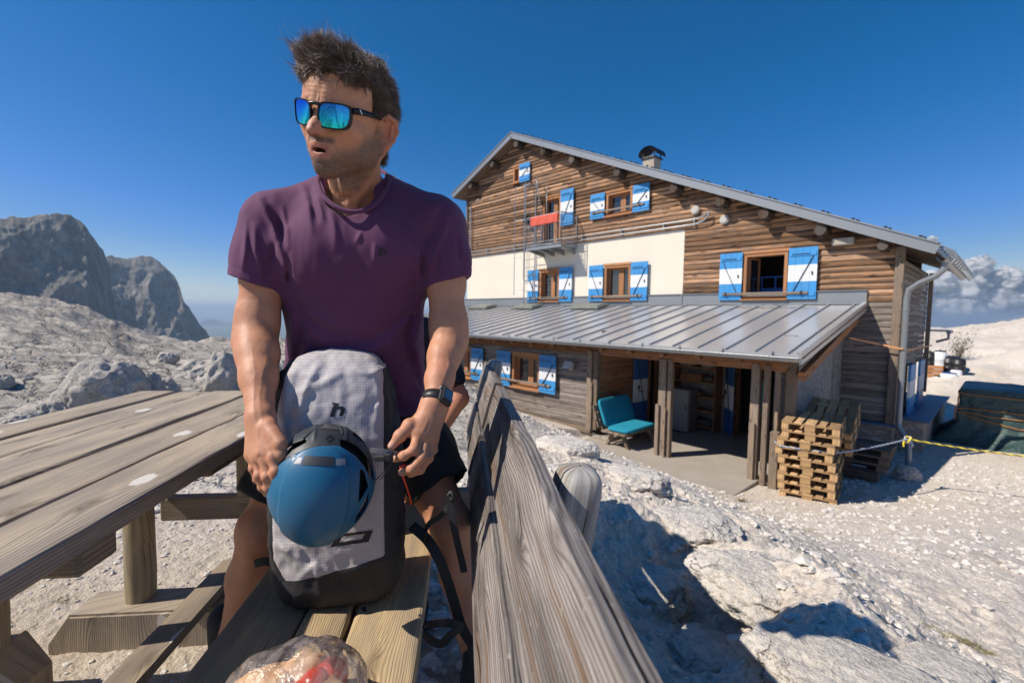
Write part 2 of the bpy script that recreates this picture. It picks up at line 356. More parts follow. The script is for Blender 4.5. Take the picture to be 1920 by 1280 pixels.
def m_rock(name, a, b, c3, patch=(.36, .29, .20), sc=1., bd=.05, dirt=.35, fine=1., crackw=.5):
    t = NT(name); c = t.coord()
    n1 = t.noise(c, .35*sc, 6, .62); n2 = t.noise(c, 2.2*sc, 8, .68, .3); n3 = t.noise(c, 19.*sc, 7, .72); n4 = t.noise(c, 90*sc, 5, .7)
    v1 = t.vor(c, 26*sc); v2 = t.vor(c, 75*sc)
    warp = t.n('VectorMath', {'operation': 'ADD'}, _0=c, _1=t.n('VectorMath', {'operation': 'SCALE'}, _0=t.noise(c, 3*sc, 5, .6, out=1), Scale=.5/sc)).outputs[0]
    ed = t.vor(warp, 3.1*sc, 'DISTANCE_TO_EDGE'); ck = t.math('MULTIPLY', t.ramp(ed, [(.0, 1.), (.035, 0.)]), t.ramp(n2, [(.42, 0.), (.6, 1.)]))
    cc = t.mix(t.ramp(n2, [(.32, 0.), (.68, 1.)]), a, b)
    cc = t.mix(t.ramp(n3, [(.36, .65), (.58, 0.)]), cc, c3)
    cc = t.mix(t.math('MULTIPLY', t.ramp(n1, [(.5, 0.), (.66, 1.)]), dirt), cc, patch)
    cc = t.mix(t.math('MULTIPLY', t.ramp(n4, [(.35, 1.), (.5, 0.)]), .35*fine), cc, tuple(x*.45 for x in c3))
    pc = t.vor(c, 55*sc, 'F1', 'Color'); pg = t.n('SeparateColor', Color=pc).outputs[0]
    cc = t.mix(.22*fine, cc, t.ramp(pg, [(0, (.25, .24, .23)), (1, (.85, .82, .78))]), 'OVERLAY')
    cc = t.mix(t.math('MULTIPLY', ck, crackw), cc, tuple(x*.3 for x in c3))
    ck2 = None
    if name == 'limestone':
        wv = t.n('VectorMath', {'operation': 'ADD'}, _0=c, _1=t.n('VectorMath', {'operation': 'SCALE'}, _0=t.noise(c, .8, 5, .65, out=1), Scale=1.1)).outputs[0]
        e1 = t.vor(t.mapv(wv, (.38, 1.25, .6), rot=(0, 0, .4)), 1.0, 'DISTANCE_TO_EDGE'); e2 = t.vor(t.mapv(wv, (1.1, 3.2, 1.), rot=(0, 0, .3)), 1.0, 'DISTANCE_TO_EDGE')
        ck2 = t.math('MULTIPLY', t.math('MAXIMUM', t.ramp(e1, [(.0, 1.), (.045, 0.)]), t.math('MULTIPLY', t.ramp(e2, [(.0, 1.), (.05, 0.)]), .7)), t.attr('grey')); cc = t.mix(t.math('MULTIPLY', ck2, .75), cc, (.07, .065, .06))
    h = t.math('ADD', t.math('MULTIPLY', n3, 1.), t.math('MULTIPLY', n4, .35*fine))
    if ck2 is not None: h = t.math('SUBTRACT', h, t.math('MULTIPLY', ck2, 3.)); h = t.math('ADD', h, t.math('MULTIPLY', n2, 1.6))
    h = t.math('SUBTRACT', h, t.math('MULTIPLY', v1, .35)); h = t.math('SUBTRACT', h, t.math('MULTIPLY', v2, .22*fine)); h = t.math('SUBTRACT', h, t.math('MULTIPLY', ck, .6*crackw))
    if name == 'limestone':
        st = t.noise(t.mapv(c, (.25, .9, 2.2), rot=(0, 0, .35)), 1.6, 8, .7); gk = t.math('MULTIPLY', t.attr('grey'), t.math('MULTIPLY_ADD', t.ramp(st, [(.40, 1.), (.54, .0)]), .50, .42)); cc = t.mix(gk, cc, t.mix(n3, (.19, .178, .165), (.36, .335, .30)))
        gr_ = t.ramp(t.noise(c, .8, 6, .7), [(.60, 0.), (.68, 1.)]); cc = t.mix(t.math('MULTIPLY', gr_, t.math('MULTIPLY', t.attr('grey'), .6)), cc, (.22, .19, .11))
    if name == 'limestone': cc = t.mix(t.attr('dirt'), cc, t.mix(n3, (.36, .285, .20), (.60, .52, .43)))
    return t.fin(cc, .92, t.bump(h, .9, bd), Specular_IOR_Level=.2)
ROCK = m_rock('limestone', (.66, .575, .485), (.80, .73, .65), (.44, .405, .37), patch=(.52,.42,.31), bd=.020)
BOULDER = m_rock('boulder_limestone', (.62, .575, .515), (.78, .73, .67), (.36, .34, .32), sc=2., bd=.03, dirt=.1)
STONE = m_rock('pebble_stone', (.60, .55, .50), (.78, .74, .69), (.40, .38, .36), sc=3., bd=.004, dirt=.2, fine=.4)
KB = m_plain('black_plastic', (.018, .018, .02), .45); KW = m_plain('white_plastic', (.75, .76, .78), .5); KBL = m_plain('blue_plastic', (.02, .08, .25), .45)
# ================================================================== HUT FRAME (u along the facade, v into the hill, z)
HU = np.array([.67855414, -.73455039, 0]); HV = np.array([.73455039, .67855414, 0]); HROT = radians(-47.26923817992562)
def W(u, v, z=0): return HU*u+HV*v+np.array([0, 0, z])
# ================================================================== GROUND: one sheet in polar rings round the camera
def P_(x, y, z): p = atz(x, y, z); return (p[0], p[1], z)
BAZ = radians(-6.0)                                   # direction of the picnic bench
def Bp(x, y, z=0): return np.array([x*cos(BAZ)+y*sin(BAZ), -x*sin(BAZ)+y*cos(BAZ), z])
def hp(u, v, z): p = W(u, v, z); return (p[0], p[1], z)
CP = [tuple(Bp(x, y)) for x, y in ((-.3, 1.2), (0, 0), (-2, -1.5), (0, -3), (-6, 0), (3, -3), (-.2, 3.2))]+[tuple(Bp(x, y, -.07)) for x, y in ((-1.6, .6), (-1.6, 1.4), (-1.6, 2.3), (-.8, 2.6), (-.3, 2.2), (-.9, 1.0), (-3., 1.), (-3., 3.))]
CP += [P_(1165, 975, 0), P_(1284, 1102, -.22), P_(1380, 1290, -.30), P_(1150, 1150, -.10), P_(1230, 1270, -.12)]
CP += [P_(1260, 940, -.25), P_(1400, 1010, -.1), P_(1480, 1080, .0), P_(1600, 1240, .10), P_(1480, 1180, .10), P_(1560, 1300, .12), P_(1420, 1130, .0)]
CP += [P_(1180, 900, -.35), P_(1080, 850, -.65), P_(1000, 800, -.85), P_(1000, 860, -.35)]
CP += [P_(1760, 1230, -.75), P_(1900, 1270, -.85), P_(1700, 1120, -1.0), P_(1900, 1100, -1.15), P_(1560, 1020, -1.1), P_(1650, 1000, -1.35), P_(1850, 960, -1.6), P_(1500, 960, -1.78), P_(1700, 950, -1.8), P_(1300, 915, -1.35), P_(1400, 960, -1.75), P_(1200, 870, -1.15)]
CP += [hp(-2.6, 8.2, -1.84), hp(-3., 7.5, -1.80), hp(-4.5, 7.45, -1.74), hp(-5.8, 7.8, -1.66), hp(-6.3, 8.7, -1.72), hp(-6.8, 8.5, -1.66), hp(-9.7, 8.8, -1.62), hp(-12.6, 8.8, -1.30), hp(-16, 8.8, -1.1), hp(-17, 14, -1.2), hp(-20, 10, -.9), hp(-8, 12, -1.9), hp(-5, 14, -1.95), hp(-1.2, 12.9, -1.93), hp(-.8, 15, -1.9), hp(1.5, 14, -1.9), hp(-.5, 20, -1.9), hp(3, 12, -1.9), hp(-2, 26, -1.85), hp(3, 26, -1.6), hp(4, 18, -1.8), hp(-10, 22, -1.9), hp(.3, 13.5, -1.9), hp(2.2, 15, -1.9), hp(5, 17, -1.9), hp(-.6, 9.5, -1.9), hp(.8, 9, -1.85)]
CP += [P_(880, 735, -.9), P_(560, 745, -.15), P_(480, 720, -.25), P_(300, 745, -.1), P_(100, 790, -.1), P_(250, 700, -.3), P_(540, 690, -.6), P_(60, 700, -.1), P_(400, 680, -.6)]
def pd(x, y, D):                                        # photo pixel at horizontal distance D -> ground point
    r = ray(x, y); q = CAM+r*D/hypot(r[0], r[1]); return tuple(q)
CREST = [(-130, 568, 55), (-60, 560, 52), (0, 560, 50), (60, 562, 50), (120, 571, 48), (170, 592, 46), (230, 617, 45), (300, 640, 48), (340, 645, 55), (400, 645, 60), (480, 646, 60), (550, 648, 60), (700, 648, 60), (860, 648, 60), (1100, 640, 60), (1400, 630, 70), (1650, 626, 75), (1745, 620, 75), (1790, 619, 75), (1830, 615, 78), (1870, 609, 80), (1905, 604, 80), (1990, 600, 80), (2150, 596, 80)]
CP += [pd(*c) for c in CREST]
CP += [pd(30, 610, 35), pd(100, 640, 26), pd(200, 655, 25), pd(30, 660, 17), pd(160, 690, 14), pd(350, 662, 32), pd(500, 663, 32), pd(1780, 690, 30), pd(1900, 650, 45), pd(1800, 655, 45), pd(2050, 700, 30)]
CP = np.array(CP)
def lp(x, y): r = np.hypot(x, y); return np.stack([np.arctan2(x, y)*1.6, np.log(np.maximum(r, .35))], -1)
_ctl = lp(CP[:, 0], CP[:, 1])
def phi(d2): return np.sqrt(d2+.03)
_A = phi(((_ctl[:, None]-_ctl[None])**2).sum(-1)); _n = len(CP)
_A = np.block([[_A+np.eye(_n)*-.01, np.ones((_n, 1))], [np.ones((1, _n)), np.zeros((1, 1))]])
_wt = np.linalg.solve(_A, np.concatenate([CP[:, 2], [0]]))
_caz = np.array([atan2(ray(c[0], c[1])[0], ray(c[0], c[1])[1]) for c in CREST]); _cr = np.array([c[2] for c in CREST], float)
def ground_base(x, y):
    x = np.asarray(x, float); y = np.asarray(y, float); sh = x.shape; x = x.ravel(); y = y.ravel()
    out_ = np.empty(len(x))
    for i in range(0, len(x), 40000):
        q = lp(x[i:i+40000], y[i:i+40000]); d2 = ((q[:, None]-_ctl[None])**2).sum(-1); out_[i:i+40000] = phi(d2)@_wt[:-1]+_wt[-1]
    return out_.reshape(sh)
def ground_z(x, y, detail=True):
    x = np.asarray(x, float); y = np.asarray(y, float)
    z = ground_base(x, y); r = np.hypot(x, y); uu_ = x*HU[0]+y*HU[1]; vv_ = x*HV[0]+y*HV[1]
    _w = .22*fbm(uu_*1.6, vv_*1.6, 4., 3); ins0 = np.maximum(np.maximum(-6.9-uu_, uu_+2.85+_w*.4), np.maximum(7.95+_w+.10*(-3-uu_)*0-vv_, vv_-12.6)); z = np.where(ins0 < .16, z+(np.minimum(z, -1.865)-z)*sst(.16, 0, ins0), z)
    ins0 = np.maximum(np.maximum(-17.-uu_, uu_+1.8), np.maximum(9.3-vv_, vv_-17.6)); z = np.where(ins0 < .3, z+(np.minimum(z, -1.95)-z)*sst(.3, 0, ins0), z); r = np.hypot(x, y); az = np.arctan2(x, y)
    # beyond the crest line the plateau falls away
    rc = np.interp(az, _caz, _cr); zc = ground_base(np.sin(az)*rc, np.cos(az)*rc)
    z = np.where(r > rc*1.02, zc-(r-rc*1.02)*.18-np.maximum(0, r-rc*1.6)*.5, z)
    # masks: flat trodden gravel round the bench, rocky to the right, level by the hut
    bx = x*cos(BAZ)-y*sin(BAZ); by = x*sin(BAZ)+y*cos(BAZ)
    flat = np.exp(-((np.maximum(0, np.abs(bx+.85)-.95)/.35)**2+(np.maximum(0, np.abs(by-.8)-1.6)/.7)**2))
    u = x*HU[0]+y*HU[1]; v = x*HV[0]+y*HV[1]
    hutm = sst(-1.9, -1.2, -np.maximum(np.maximum(-19.5-u, u-2.2), np.maximum(6.9-v, v-20))/1.-2.0)*0
    ins = np.maximum(np.maximum(-17.6-u, u-(-.2)), np.maximum(8.3-v, v-18.5)); hutm = sst(1.2, -.2, ins)
    rough = np.clip(r/6., .18, 1.6)
    rocky = sst(.30, .55, bx)*sst(6.5, 3.5, r)                     # outcrop right of the bench
    if detail:
        a = fbm(x*.5, y*.5, 3.1, 3)*.14+fbm(x*1.7, y*1.7, 1.3, 4, .55)*.055
        far = sst(9, 28, r)
        strat = fbm(x*.09+y*.02, y*.16, 8., 4)*1.0; lf = sst(.0, -.25, az)*sst(3.5, 8, r); q_ = fbm(x*.16, y*.42, 3., 3)*6; z = z*1.0+lf*(1-hutm)*(ridged(x*.25+y*.2, y*1.1-x*.3, 11., 3, .45)*.05+(np.floor(q_)+sst(.55, 1., q_-np.floor(q_)))/6*.36)
        z = z+(1-flat)*(1-hutm*.95)*(a*rough*.8*(1-.55*sst(2.5, 4.5, r)*sst(-.1, .25, az))+far*(strat*.8+ridged(x*.22, y*.22, 2., 3)*.16+ridged(x*.7, y*.9, 5., 2)*.05))
        z = z+(1-hutm*.9)*(1-flat*.6)*np.exp(-r/18)*(ridged(x*3.2, y*3.2, 4., 4)*.012)
        z = z+rocky*(ridged(x*1.3+y*.5, y*1.3-x*.4, 6., 5, .55)*.055+fbm(x*5, y*5, 2., 4, .6)*.022)
        z = z+np.exp(-r/9)*fbm(x*16, y*16, 7., 4, .6)*.007
    return z
def frange(a, b, n): return np.linspace(a, b, n, endpoint=False)
azs = np.concatenate([frange(-pi, radians(-56), 90), frange(radians(-56), radians(-38), 230), frange(radians(-38), radians(-4), 200), frange(radians(-4), radians(56), 640), frange(radians(56), pi, 90)])
rs = np.concatenate([np.exp(frange(np.log(.25), np.log(1.0), 40)), np.exp(frange(0, np.log(6), 330)), np.exp(frange(np.log(6), np.log(16), 150)), np.exp(frange(np.log(16), np.log(95), 150)), np.exp(np.linspace(np.log(95), np.log(420), 14))])
AZ, RR = np.meshgrid(azs, rs, indexing='ij'); GX = np.sin(AZ)*RR; GY = np.cos(AZ)*RR
GZ = ground_z(GX, GY)
na, nr = AZ.shape; V = np.stack([GX, GY, GZ], -1).reshape(-1, 3)
V = np.concatenate([V, [[0, 0, float(ground_z(0., 0.))]]]); ia = np.arange(na); ir = np.arange(nr-1)
A, B_ = np.meshgrid(ia, ir, indexing='ij'); A2 = (A+1) % na
Q = np.stack([A*nr+B_, A*nr+B_+1, A2*nr+B_+1, A2*nr+B_], -1).reshape(-1, 4)
cc_ = len(V)-1; tri = np.stack([np.arange(na)*nr, ((np.arange(na)+1) % na)*nr, np.full(na, cc_), np.full(na, cc_)], -1)
g = mesh_np('ground', V, Q[:, ::-1], ROCK); tag(g, kind='structure')
_b = V[:, 0]*cos(BAZ)-V[:, 1]*sin(BAZ); _c = V[:, 0]*sin(BAZ)+V[:, 1]*cos(BAZ)
_dm = np.exp(-((np.maximum(0, np.abs(_b+1.0)-.95)/.4)**2+(np.maximum(0, np.abs(_c-.8)-1.3)/.6)**2))
vcol(g, 'dirt', np.clip(_dm*(.65+.5*fbm(_b*2, _c*2, 5., 4)), 0, 1)); 
_az = np.arctan2(V[:, 0], V[:, 1]); _r = np.hypot(V[:, 0], V[:, 1]); vcol(g, 'grey', sst(radians(8), radians(-14), _az)*sst(2.2, 5., _r)+.18*sst(25, 60, _r)*sst(0, .2, _az))
# per-vertex material variation: trodden earth by the table, paler rock further off
bx = GX*cos(BAZ)-GY*sin(BAZ)

# ================================================================== THE MOUNTAIN HUT
HO = (-8.8, 12.9, -1.9)
hut = empty('mountain_hut', 'larch clad mountain hut with cream plaster panel, blue and white shutters and grey metal roofs', 'mountain hut', W(HO[0], HO[1], HO[2]), HROT)
def hb(mb, name, mats, parent=hut): return mb.build(name, mats, parent, org=HO)
def hs_(mb, name, mats, parent=hut): return mb.split(name, mats, parent, org=HO)
ZR = 7.99; UR = -13.64
def zu(u): return ZR-(.42*(UR-u) if u < UR else .443*(u-UR))          # underside of the roof
def clipu(z):                                                     # facade width at height z
    a = -17.05; b = -1.6
    if z > zu(a): a = UR-(ZR-z)/.42
    if z > zu(b): b = UR+(ZR-z)/.443
    return a, b
def log_strip(mb, u0, u1, z, h, vf, bulge, along='u', uc=0, sgn=-1, mi=0):
    """one half-round board; along u on a facade (vf = its plane, bulging towards -v) or along v on a side wall"""
    x = u0; k = 6
    while x < u1-.02:
        L = random.uniform(2.4, 4.2); e = min(u1, x+L)
        if u1-e < .5: e = u1
        tone = random.random()**1.1; nseg = max(1, int((e-x)/.7)); ru, rv = random.random()*60, random.random()*60; jit = random.uniform(-.006, .006)
        P = []; xs = np.linspace(x+.002, e-.002, nseg+1)
        for xx in xs:
            wob = random.uniform(-.004, .004); row = []
            for i in range(k+1):
                t = i/k; o = bulge*(sin(pi*min(1, t*.94+.03))**.55)*(1+.15*(.5-t))+jit+wob*sin(pi*t)
                zz = z+h*t
                row.append((xx, vf+sgn*o, zz) if along == 'u' else (uc-sgn*o, xx, zz))
            P.append(row)
        vs = [p for r in P for p in r]; fs = []; uv = []; n = k+1
        for a in range(nseg):
            for b in range(k):
                q = (a*n+b, (a+1)*n+b, (a+1)*n+b+1, a*n+b+1); fs.append(q)
                u_ = [(xs[a]+ru, b*h/k+rv), (xs[a+1]+ru, b*h/k+rv), (xs[a+1]+ru, (b+1)*h/k+rv), (xs[a]+ru, (b+1)*h/k+rv)]; uv.append(u_)
        mb._add(vs, fs, mi, uv, tone, True); x = e
def siding(mb, ufn, z0, z1, vf, holes, h=.128, bulge=.03, **kw):
    z = z0
    while z < z1-.01:
        hh = min(h*random.uniform(.93, 1.07), z1-z); a, b = ufn(z+.02); segs = [(a, b)]
        for (ha, hb_, hz0, hz1) in holes:
            if z+hh*.5 > hz0 and z+hh*.5 < hz1:
                ns = []
                for s_, e_ in segs:
                    if hb_ <= s_ or ha >= e_: ns.append((s_, e_))
                    else:
                        if ha > s_: ns.append((s_, ha))
                        if hb_ < e_: ns.append((hb_, e_))
                segs = ns
        for s_, e_ in segs:
            if e_-s_ > .03: log_strip(mb, s_, e_, z+.003, hh-.006, vf, bulge, **kw)
        z += hh
# windows: (opening u0,u1,z0,z1, shutters list of (u0,u1), bar?)
WIN = [(-12.36, -11.36, 1.62, 2.78, [(-12.98, -12.40), (-11.32, -10.72)], True), (-9.33, -8.33, 1.62, 2.76, [(-9.96, -9.37), (-8.29, -7.69)], True),
       (-4.86, -3.82, 1.60, 2.78, [(-5.47, -4.88), (-3.79, -3.17)], True), (-9.34, -8.34, 4.40, 5.16, [(-9.97, -9.38), (-8.30, -7.71)], True),
       (-12.24, -11.36, 3.62, 5.48, [(-11.33, -10.73)], False), (-13.95, -13.57, 6.38, 7.0, [(-13.55, -12.96)], False)]
LWIN = [(-9.56, -8.48, -.93, 0., [(-10.19, -9.60), (-8.45, -7.86)], True), (-12.55, -11.46, -.93, 0., [(-13.2, -12.6), (-11.42, -10.84)], True)]
# walls -----------------------------------------------------------
m = MB(); holes = [(a, b, c, d) for a, b, c, d, _, _ in WIN]
siding(m, lambda z: clipu(z), 3.68, 8.3, 12.9, holes, h=.135, bulge=.042)
siding(m, lambda z: (-6.57, min(-1.72, clipu(z)[1])), 1.5, 3.68, 12.9, holes, h=.135, bulge=.042)
hb(m, 'timber_cladding', WOOD_SIDING)
m = MB(); siding(m, lambda z: (-2.75, -1.72), -1.16, 1.5, 12.9, [], h=.14, bulge=.018); 
siding(m, lambda z: (12.96, 17.7), -1.16, 2.45, 0, [(14.42, 15.36, -1.2, .02), (15.5, 17.2, -1.2, .02)], h=.14, bulge=.018, along='v', uc=-1.66, sgn=-1)
hb(m, 'grey_cladding', WOOD_SIDEGREY)
m = MB()                                                   # masonry core (one closed body) with real openings cut as reveals
def wallquad(u0, u1, z0, z1, v, mi=0): m.box(((u0+u1)/2, v+.2, (z0+z1)/2), (u1-u0, .34, z1-z0), mi, tone=.5)
def wall_with_holes(u0, u1, z0, z1, v, hs, mi=0):
    us = sorted(set([u0, u1]+[x for h_ in hs for x in h_[:2] if u0 < x < u1])); 
    for a, b in zip(us[:-1], us[1:]):
        hh = sorted([(max(z0, h_[2]), min(z1, h_[3])) for h_ in hs if h_[0] <= a+1e-6 and h_[1] >= b-1e-6 and h_[3] > z0 and h_[2] < z1]); z = z0
        for c, d in hh:
            if c > z: wallquad(a, b, z, c, v, mi)
            z = max(z, d)
        if z < z1: wallquad(a, b, z, z1, v, mi)
wall_with_holes(-17.05, -6.57, 1.2, 3.66, 12.85, holes)
hb(m, 'plaster_wall', PLASTER)
m = MB()
wall_with_holes(-16.9, -9.2, 3.66, 5.9, 12.89, holes); wall_with_holes(-9.2, -6.57, 3.66, 3.8, 12.89, []); wall_with_holes(-6.57, -1.75, 1.2, 2.5, 12.89, holes)
wall_with_holes(-6.57, -3.5, 2.5, 3.0, 12.89, holes)
m.poly([(-16.9, 12.94, 5.9), (-13.97, 12.94, 5.9), (-13.97, 12.94, zu(-13.97)), (-16.9, 12.94, zu(-16.9))], (0, .3, 0), tone=.2)
m.poly([(-13.55, 12.94, 5.9), (-9.2, 12.94, 5.9), (-9.2, 12.94, zu(-9.2)), (UR, 12.94, ZR), (-13.55, 12.94, zu(-13.55))], (0, .3, 0), tone=.2)
m.poly([(-13.97, 12.94, 7.0), (-13.55, 12.94, 7.0), (-13.55, 12.94, zu(-13.55)), (-13.97, 12.94, zu(-13.97))], (0, .3, 0), tone=.2)
m.poly([(-9.34, 12.945, 5.16), (-8.2, 12.945, 5.16), (-8.2, 12.945, zu(-8.2)), (-9.34, 12.945, zu(-9.34))], (0, .28, 0), tone=.2)
m.poly([(-9.2, 12.945, 3.8), (-8.2, 12.945, 3.8), (-8.2, 12.945, 4.4), (-9.2, 12.945, 4.4)], (0, .28, 0), tone=.2)
m.poly([(-8.33, 12.94, 3.8), (-6.57, 12.94, 3.8), (-6.57, 12.94, zu(-6.57)), (-8.33, 12.94, zu(-8.33))], (0, .3, 0), tone=.2)
m.poly([(-6.57, 12.94, 3.0), (-3.5, 12.94, 3.0), (-3.5, 12.94, zu(-3.5)), (-6.57, 12.94, zu(-6.57))], (0, .3, 0), tone=.2)
m.poly([(-3.5, 12.94, 2.5), (-1.75, 12.94, 2.5), (-3.5, 12.94, zu(-3.5))], (0, .3, 0), tone=.2)
m.box((-1.87, 15.3, .4), (.2, 4.6, 4.), 0, tone=.2); m.box((-16.9, 15.3, 2.), (.2, 4.6, 8.), 0, tone=.2)
m.poly([(-16.9, 17.5, -2), (-1.8, 17.5, -2), (-1.8, 17.5, zu(-1.8)), (UR, 17.5, ZR), (-16.9, 17.5, zu(-16.9))], (0, .2, 0), tone=.2)
m.box((-9.3, 15.2, 1.3), (14.9, 4.4, .12), 0, tone=.2); m.box((-11.3, 15.2, 3.55), (10.9, 4.4, .1), 0, tone=.2)
hb(m, 'wall', WOOD_BEAM)
m = MB(); m.box((-1.66, 12.84, .75), (.16, .13, 3.85), 0, bev=.01); m.box((-17.02, 12.85, 4.95), (.09, .1, 2.55), 0, bev=.008); m.box((-1.58, 17.72, .75), (.1, .1, 3.4), 0, bev=.008)
hs_(m, 'corner_board', WOOD_PORCH)
# roof ------------------------------------------------------------
v0, v1 = 12.4, 18.3; TH = .225
m = MB()
ends = [(-17.58, zu(-17.58)), (UR, ZR), (-1.03, zu(-1.03))]
for (ua, za), (ub, zb) in zip(ends[:-1], ends[1:]):
    m.poly([(ua, v0, za+.05), (ub, v0, zb+.05), (ub, v0, zb+TH), (ua, v0, za+TH)], (0, v1-v0, 0), 0, tone=.5)
    for k in range(int((ub-ua)/.5)):                          # standing seams of the upper roof
        uu = ua+.25+k*.5; zz = zu(uu)+TH; m.box((uu, (v0+v1)/2, zz+.012), (.03, v1-v0-.02, .035), 0, tone=.5)
    m.bar((ua, v0-.012, za+TH-.10), (ub, v0-.012, zb+TH-.10), .02, .23, 0, upv=(0, 0, 1), tone=.5)
    m.bar((ua, v0-.02, za+TH+.01), (ub, v0-.02, zb+TH+.01), .06, .03, 0, tone=.6)
roof = hb(m, 'roof', METAL_TRIM)
m = MB()
for (ua, za), (ub, zb) in zip(ends[:-1], ends[1:]):
    n_ = int((v1-v0)/.13)
    for k in range(n_):
        vv = v0+.03+k*.13; m.bar((ua+.02, vv+.06, za+.035), (ub-.0, vv+.06, zb+.035), .125, .03, 0, upv=(0, 0, 1))
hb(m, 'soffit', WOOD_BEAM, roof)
m = MB()
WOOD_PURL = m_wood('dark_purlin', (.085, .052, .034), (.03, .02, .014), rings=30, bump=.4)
for u in (-13.45, -12.0, -10.6, -8.72, -6.77, -5.41, -4.32, -3.08, -1.92, -14.9, -16.35):
    m = MB(); r = .135 if u < -2.5 else .1; pts = [(u, 12.46+t*.6, zu(u)-r-.02) for t in (0, .1, .5, 1)]; m.tube(pts, [r*.93, r, r, r], 0, 12)
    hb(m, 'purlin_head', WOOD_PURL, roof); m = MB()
    m.poly([(u-.07, 12.55, zu(u)-r*1.6), (u+.07, 12.55, zu(u)-r*1.6), (u+.05, 12.55, zu(u)-r*2.3), (u-.05, 12.55, zu(u)-r*2.3)], (0, .35, 0)); hb(m, 'purlin_bracket', WOOD_PURL, roof)

m = MB()                                                   # snow clips on the verge
for (ua, za), (ub, zb) in zip(ends[:-1], ends[1:]):
    n_ = int(hypot(ub-ua, zb-za)/.62)
    for k in range(n_):
        t = (k+.5)/n_; u = ua+(ub-ua)*t; z = za+(zb-za)*t+TH+.05; m.box((u, v0+.05, z), (.06, .05, .045), 0); m.box((u+.04, v0+.35, z), (.03, .3, .03), 0)
hb(m, 'snow_clips', METAL_DARK, roof)
def halfgutter(mb, a, b, r=.075, up_=(0, 0, 1), side=(0, -1, 0), n=8):
    a = np.array(a, float); b = np.array(b, float); s_ = np.array(side, float); u_ = np.array(up_, float)
    P = []
    for e in (a, b):
        P.append([e+s_*r*cos(t)-u_*r*sin(t) for t in np.linspace(0, pi, n+1)]+[e+s_*(r-.008)*cos(t)-u_*(r-.008)*sin(t) for t in np.linspace(pi, 0, n+1)])
    mb.grid(P, 0, True, .5, wrap=True)
    mb.tube([a+s_*(r+.004), b+s_*(r+.004)], .011, 0, 6)
m = MB(); halfgutter(m, (-.975, 12.35, 2.36), (-.975, 18.35, 2.36), .085, side=(1, 0, 0))
for k in range(11):                                         # curved snow-guard hooks along the eave
    v = 12.45+k*.57; m.tube([(-1.12, v, 2.60), (-.95, v, 2.55), (-.80, v, 2.46), (-.76, v, 2.33), (-.84, v, 2.23)], .018, 0, 5)
hb(m, 'eaves_gutter', METAL_TRIM)
m = MB(); m.tube([(-.93, 12.5, 2.26), (-.94, 12.5, 2.12), (-1.05, 12.54, 2.0), (-1.3, 12.63, 1.88), (-1.47, 12.68, 1.75), (-1.5, 12.7, 1.55), (-1.5, 12.7, .5), (-1.5, 12.7, -1.05), (-1.49, 12.69, -1.18), (-1.38, 12.62, -1.33), (-1.3, 12.6, -1.42), (-1.29, 12.6, -1.95)], .055, 0, 12)
for z in (1.3, -.2, -1.0): m.tube([(-1.5, 12.7, z), (-1.5, 12.7, z+.035)], .064, 0, 12)
hb(m, 'downpipe', METAL_TRIM)
# chimney ---------------------------------------------------------
cu, cv = -8.25, 13.75; cz = zu(cu)+.1
m = MB(); cz -= .36; m.box((cu, cv, cz+.45), (.42, .42, 1.0), 0, bev=.012); m.box((cu, cv, cz+.2), (.56, .56, .3), 0, bev=.01)
ch = hb(m, 'chimney', m_plain('chimney_render', (.40, .345, .28), .9, 0, .2, 4.))
m = MB()
for sx in (-.2, .2):
    for sy in (-.2, .2): m.box((cu+sx, cv+sy, cz+.98), (.03, .03, .2), 0)
P = [[(cu+.32*cos(t)*1.0, cv+yy, cz+1.02+.24*sin(t)) for t in np.linspace(-.15, pi+.15, 13)] for yy in (-.3, .3)]
m.grid(P, 0, True); P2 = [[(p[0], p[1], p[2]-.015) for p in r] for r in P]; m.grid(P2, 0, True, flip=True)
m.box((cu, cv, cz+.9), (.52, .52, .03), 0)
hb(m, 'chimney_cowl', METAL_DARK, ch)
# lean-to ---------------------------------------------------------
LV0, LV1 = 8.2, 12.86; LZ0, LZ1 = .537, 1.46; LU0, LU1 = -17.6, -2.2; sl = (LZ1-LZ0)/(LV1-LV0)
def lz(v): return LZ0+sl*(v-LV0)
m = MB(); m.poly([(LU1, LV0, LZ0-.04), (LU1, LV1, LZ1-.04), (LU1, LV1, LZ1), (LU1, LV0, LZ0)], (LU0-LU1, 0, 0), 0, tone=.5)
u = -2.38; k = 0
while u > LU0+.1:
    m.bar((u, LV0-.005, LZ0+.016), (u, LV1-.02, LZ1+.016), .022, .032, 0, tone=.4); u -= .4925
m.bar((LU1, LV0, LZ0-.06), (LU1, LV1, LZ1-.06), .03, .2, 0, tone=.5)                 # verge upstand
m.bar((LU1-.03, LV0, LZ0+.035), (LU1-.03, LV1, LZ1+.035), .07, .02, 0, tone=.6)
lro = hb(m, 'lean_to_roof', METAL_ROOF)
m = MB(); m.box(((LU0+LU1)/2, LV1-.015, 1.60), (LU1-LU0, .03, .34), 0, tone=.6); m.box(((LU0+LU1)/2, LV1-.035, 1.765), (LU1-LU0+.02, .06, .02), 0, tone=.7)
m.box(((LU0+LU1)/2, LV1-.10, LZ1+.0), (LU1-LU0, .12, .03), 0, tone=.6); m.box((-6.57, LV1-.035, 1.6), (.04, .03, .33), 0)
hb(m, 'wall_flashing', METAL_TRIM, lro)
m = MB()
halfgutter(m, (LU0, LV0-.075, LZ0-.045), (LU1+.02, LV0-.075, LZ0-.045), .075)
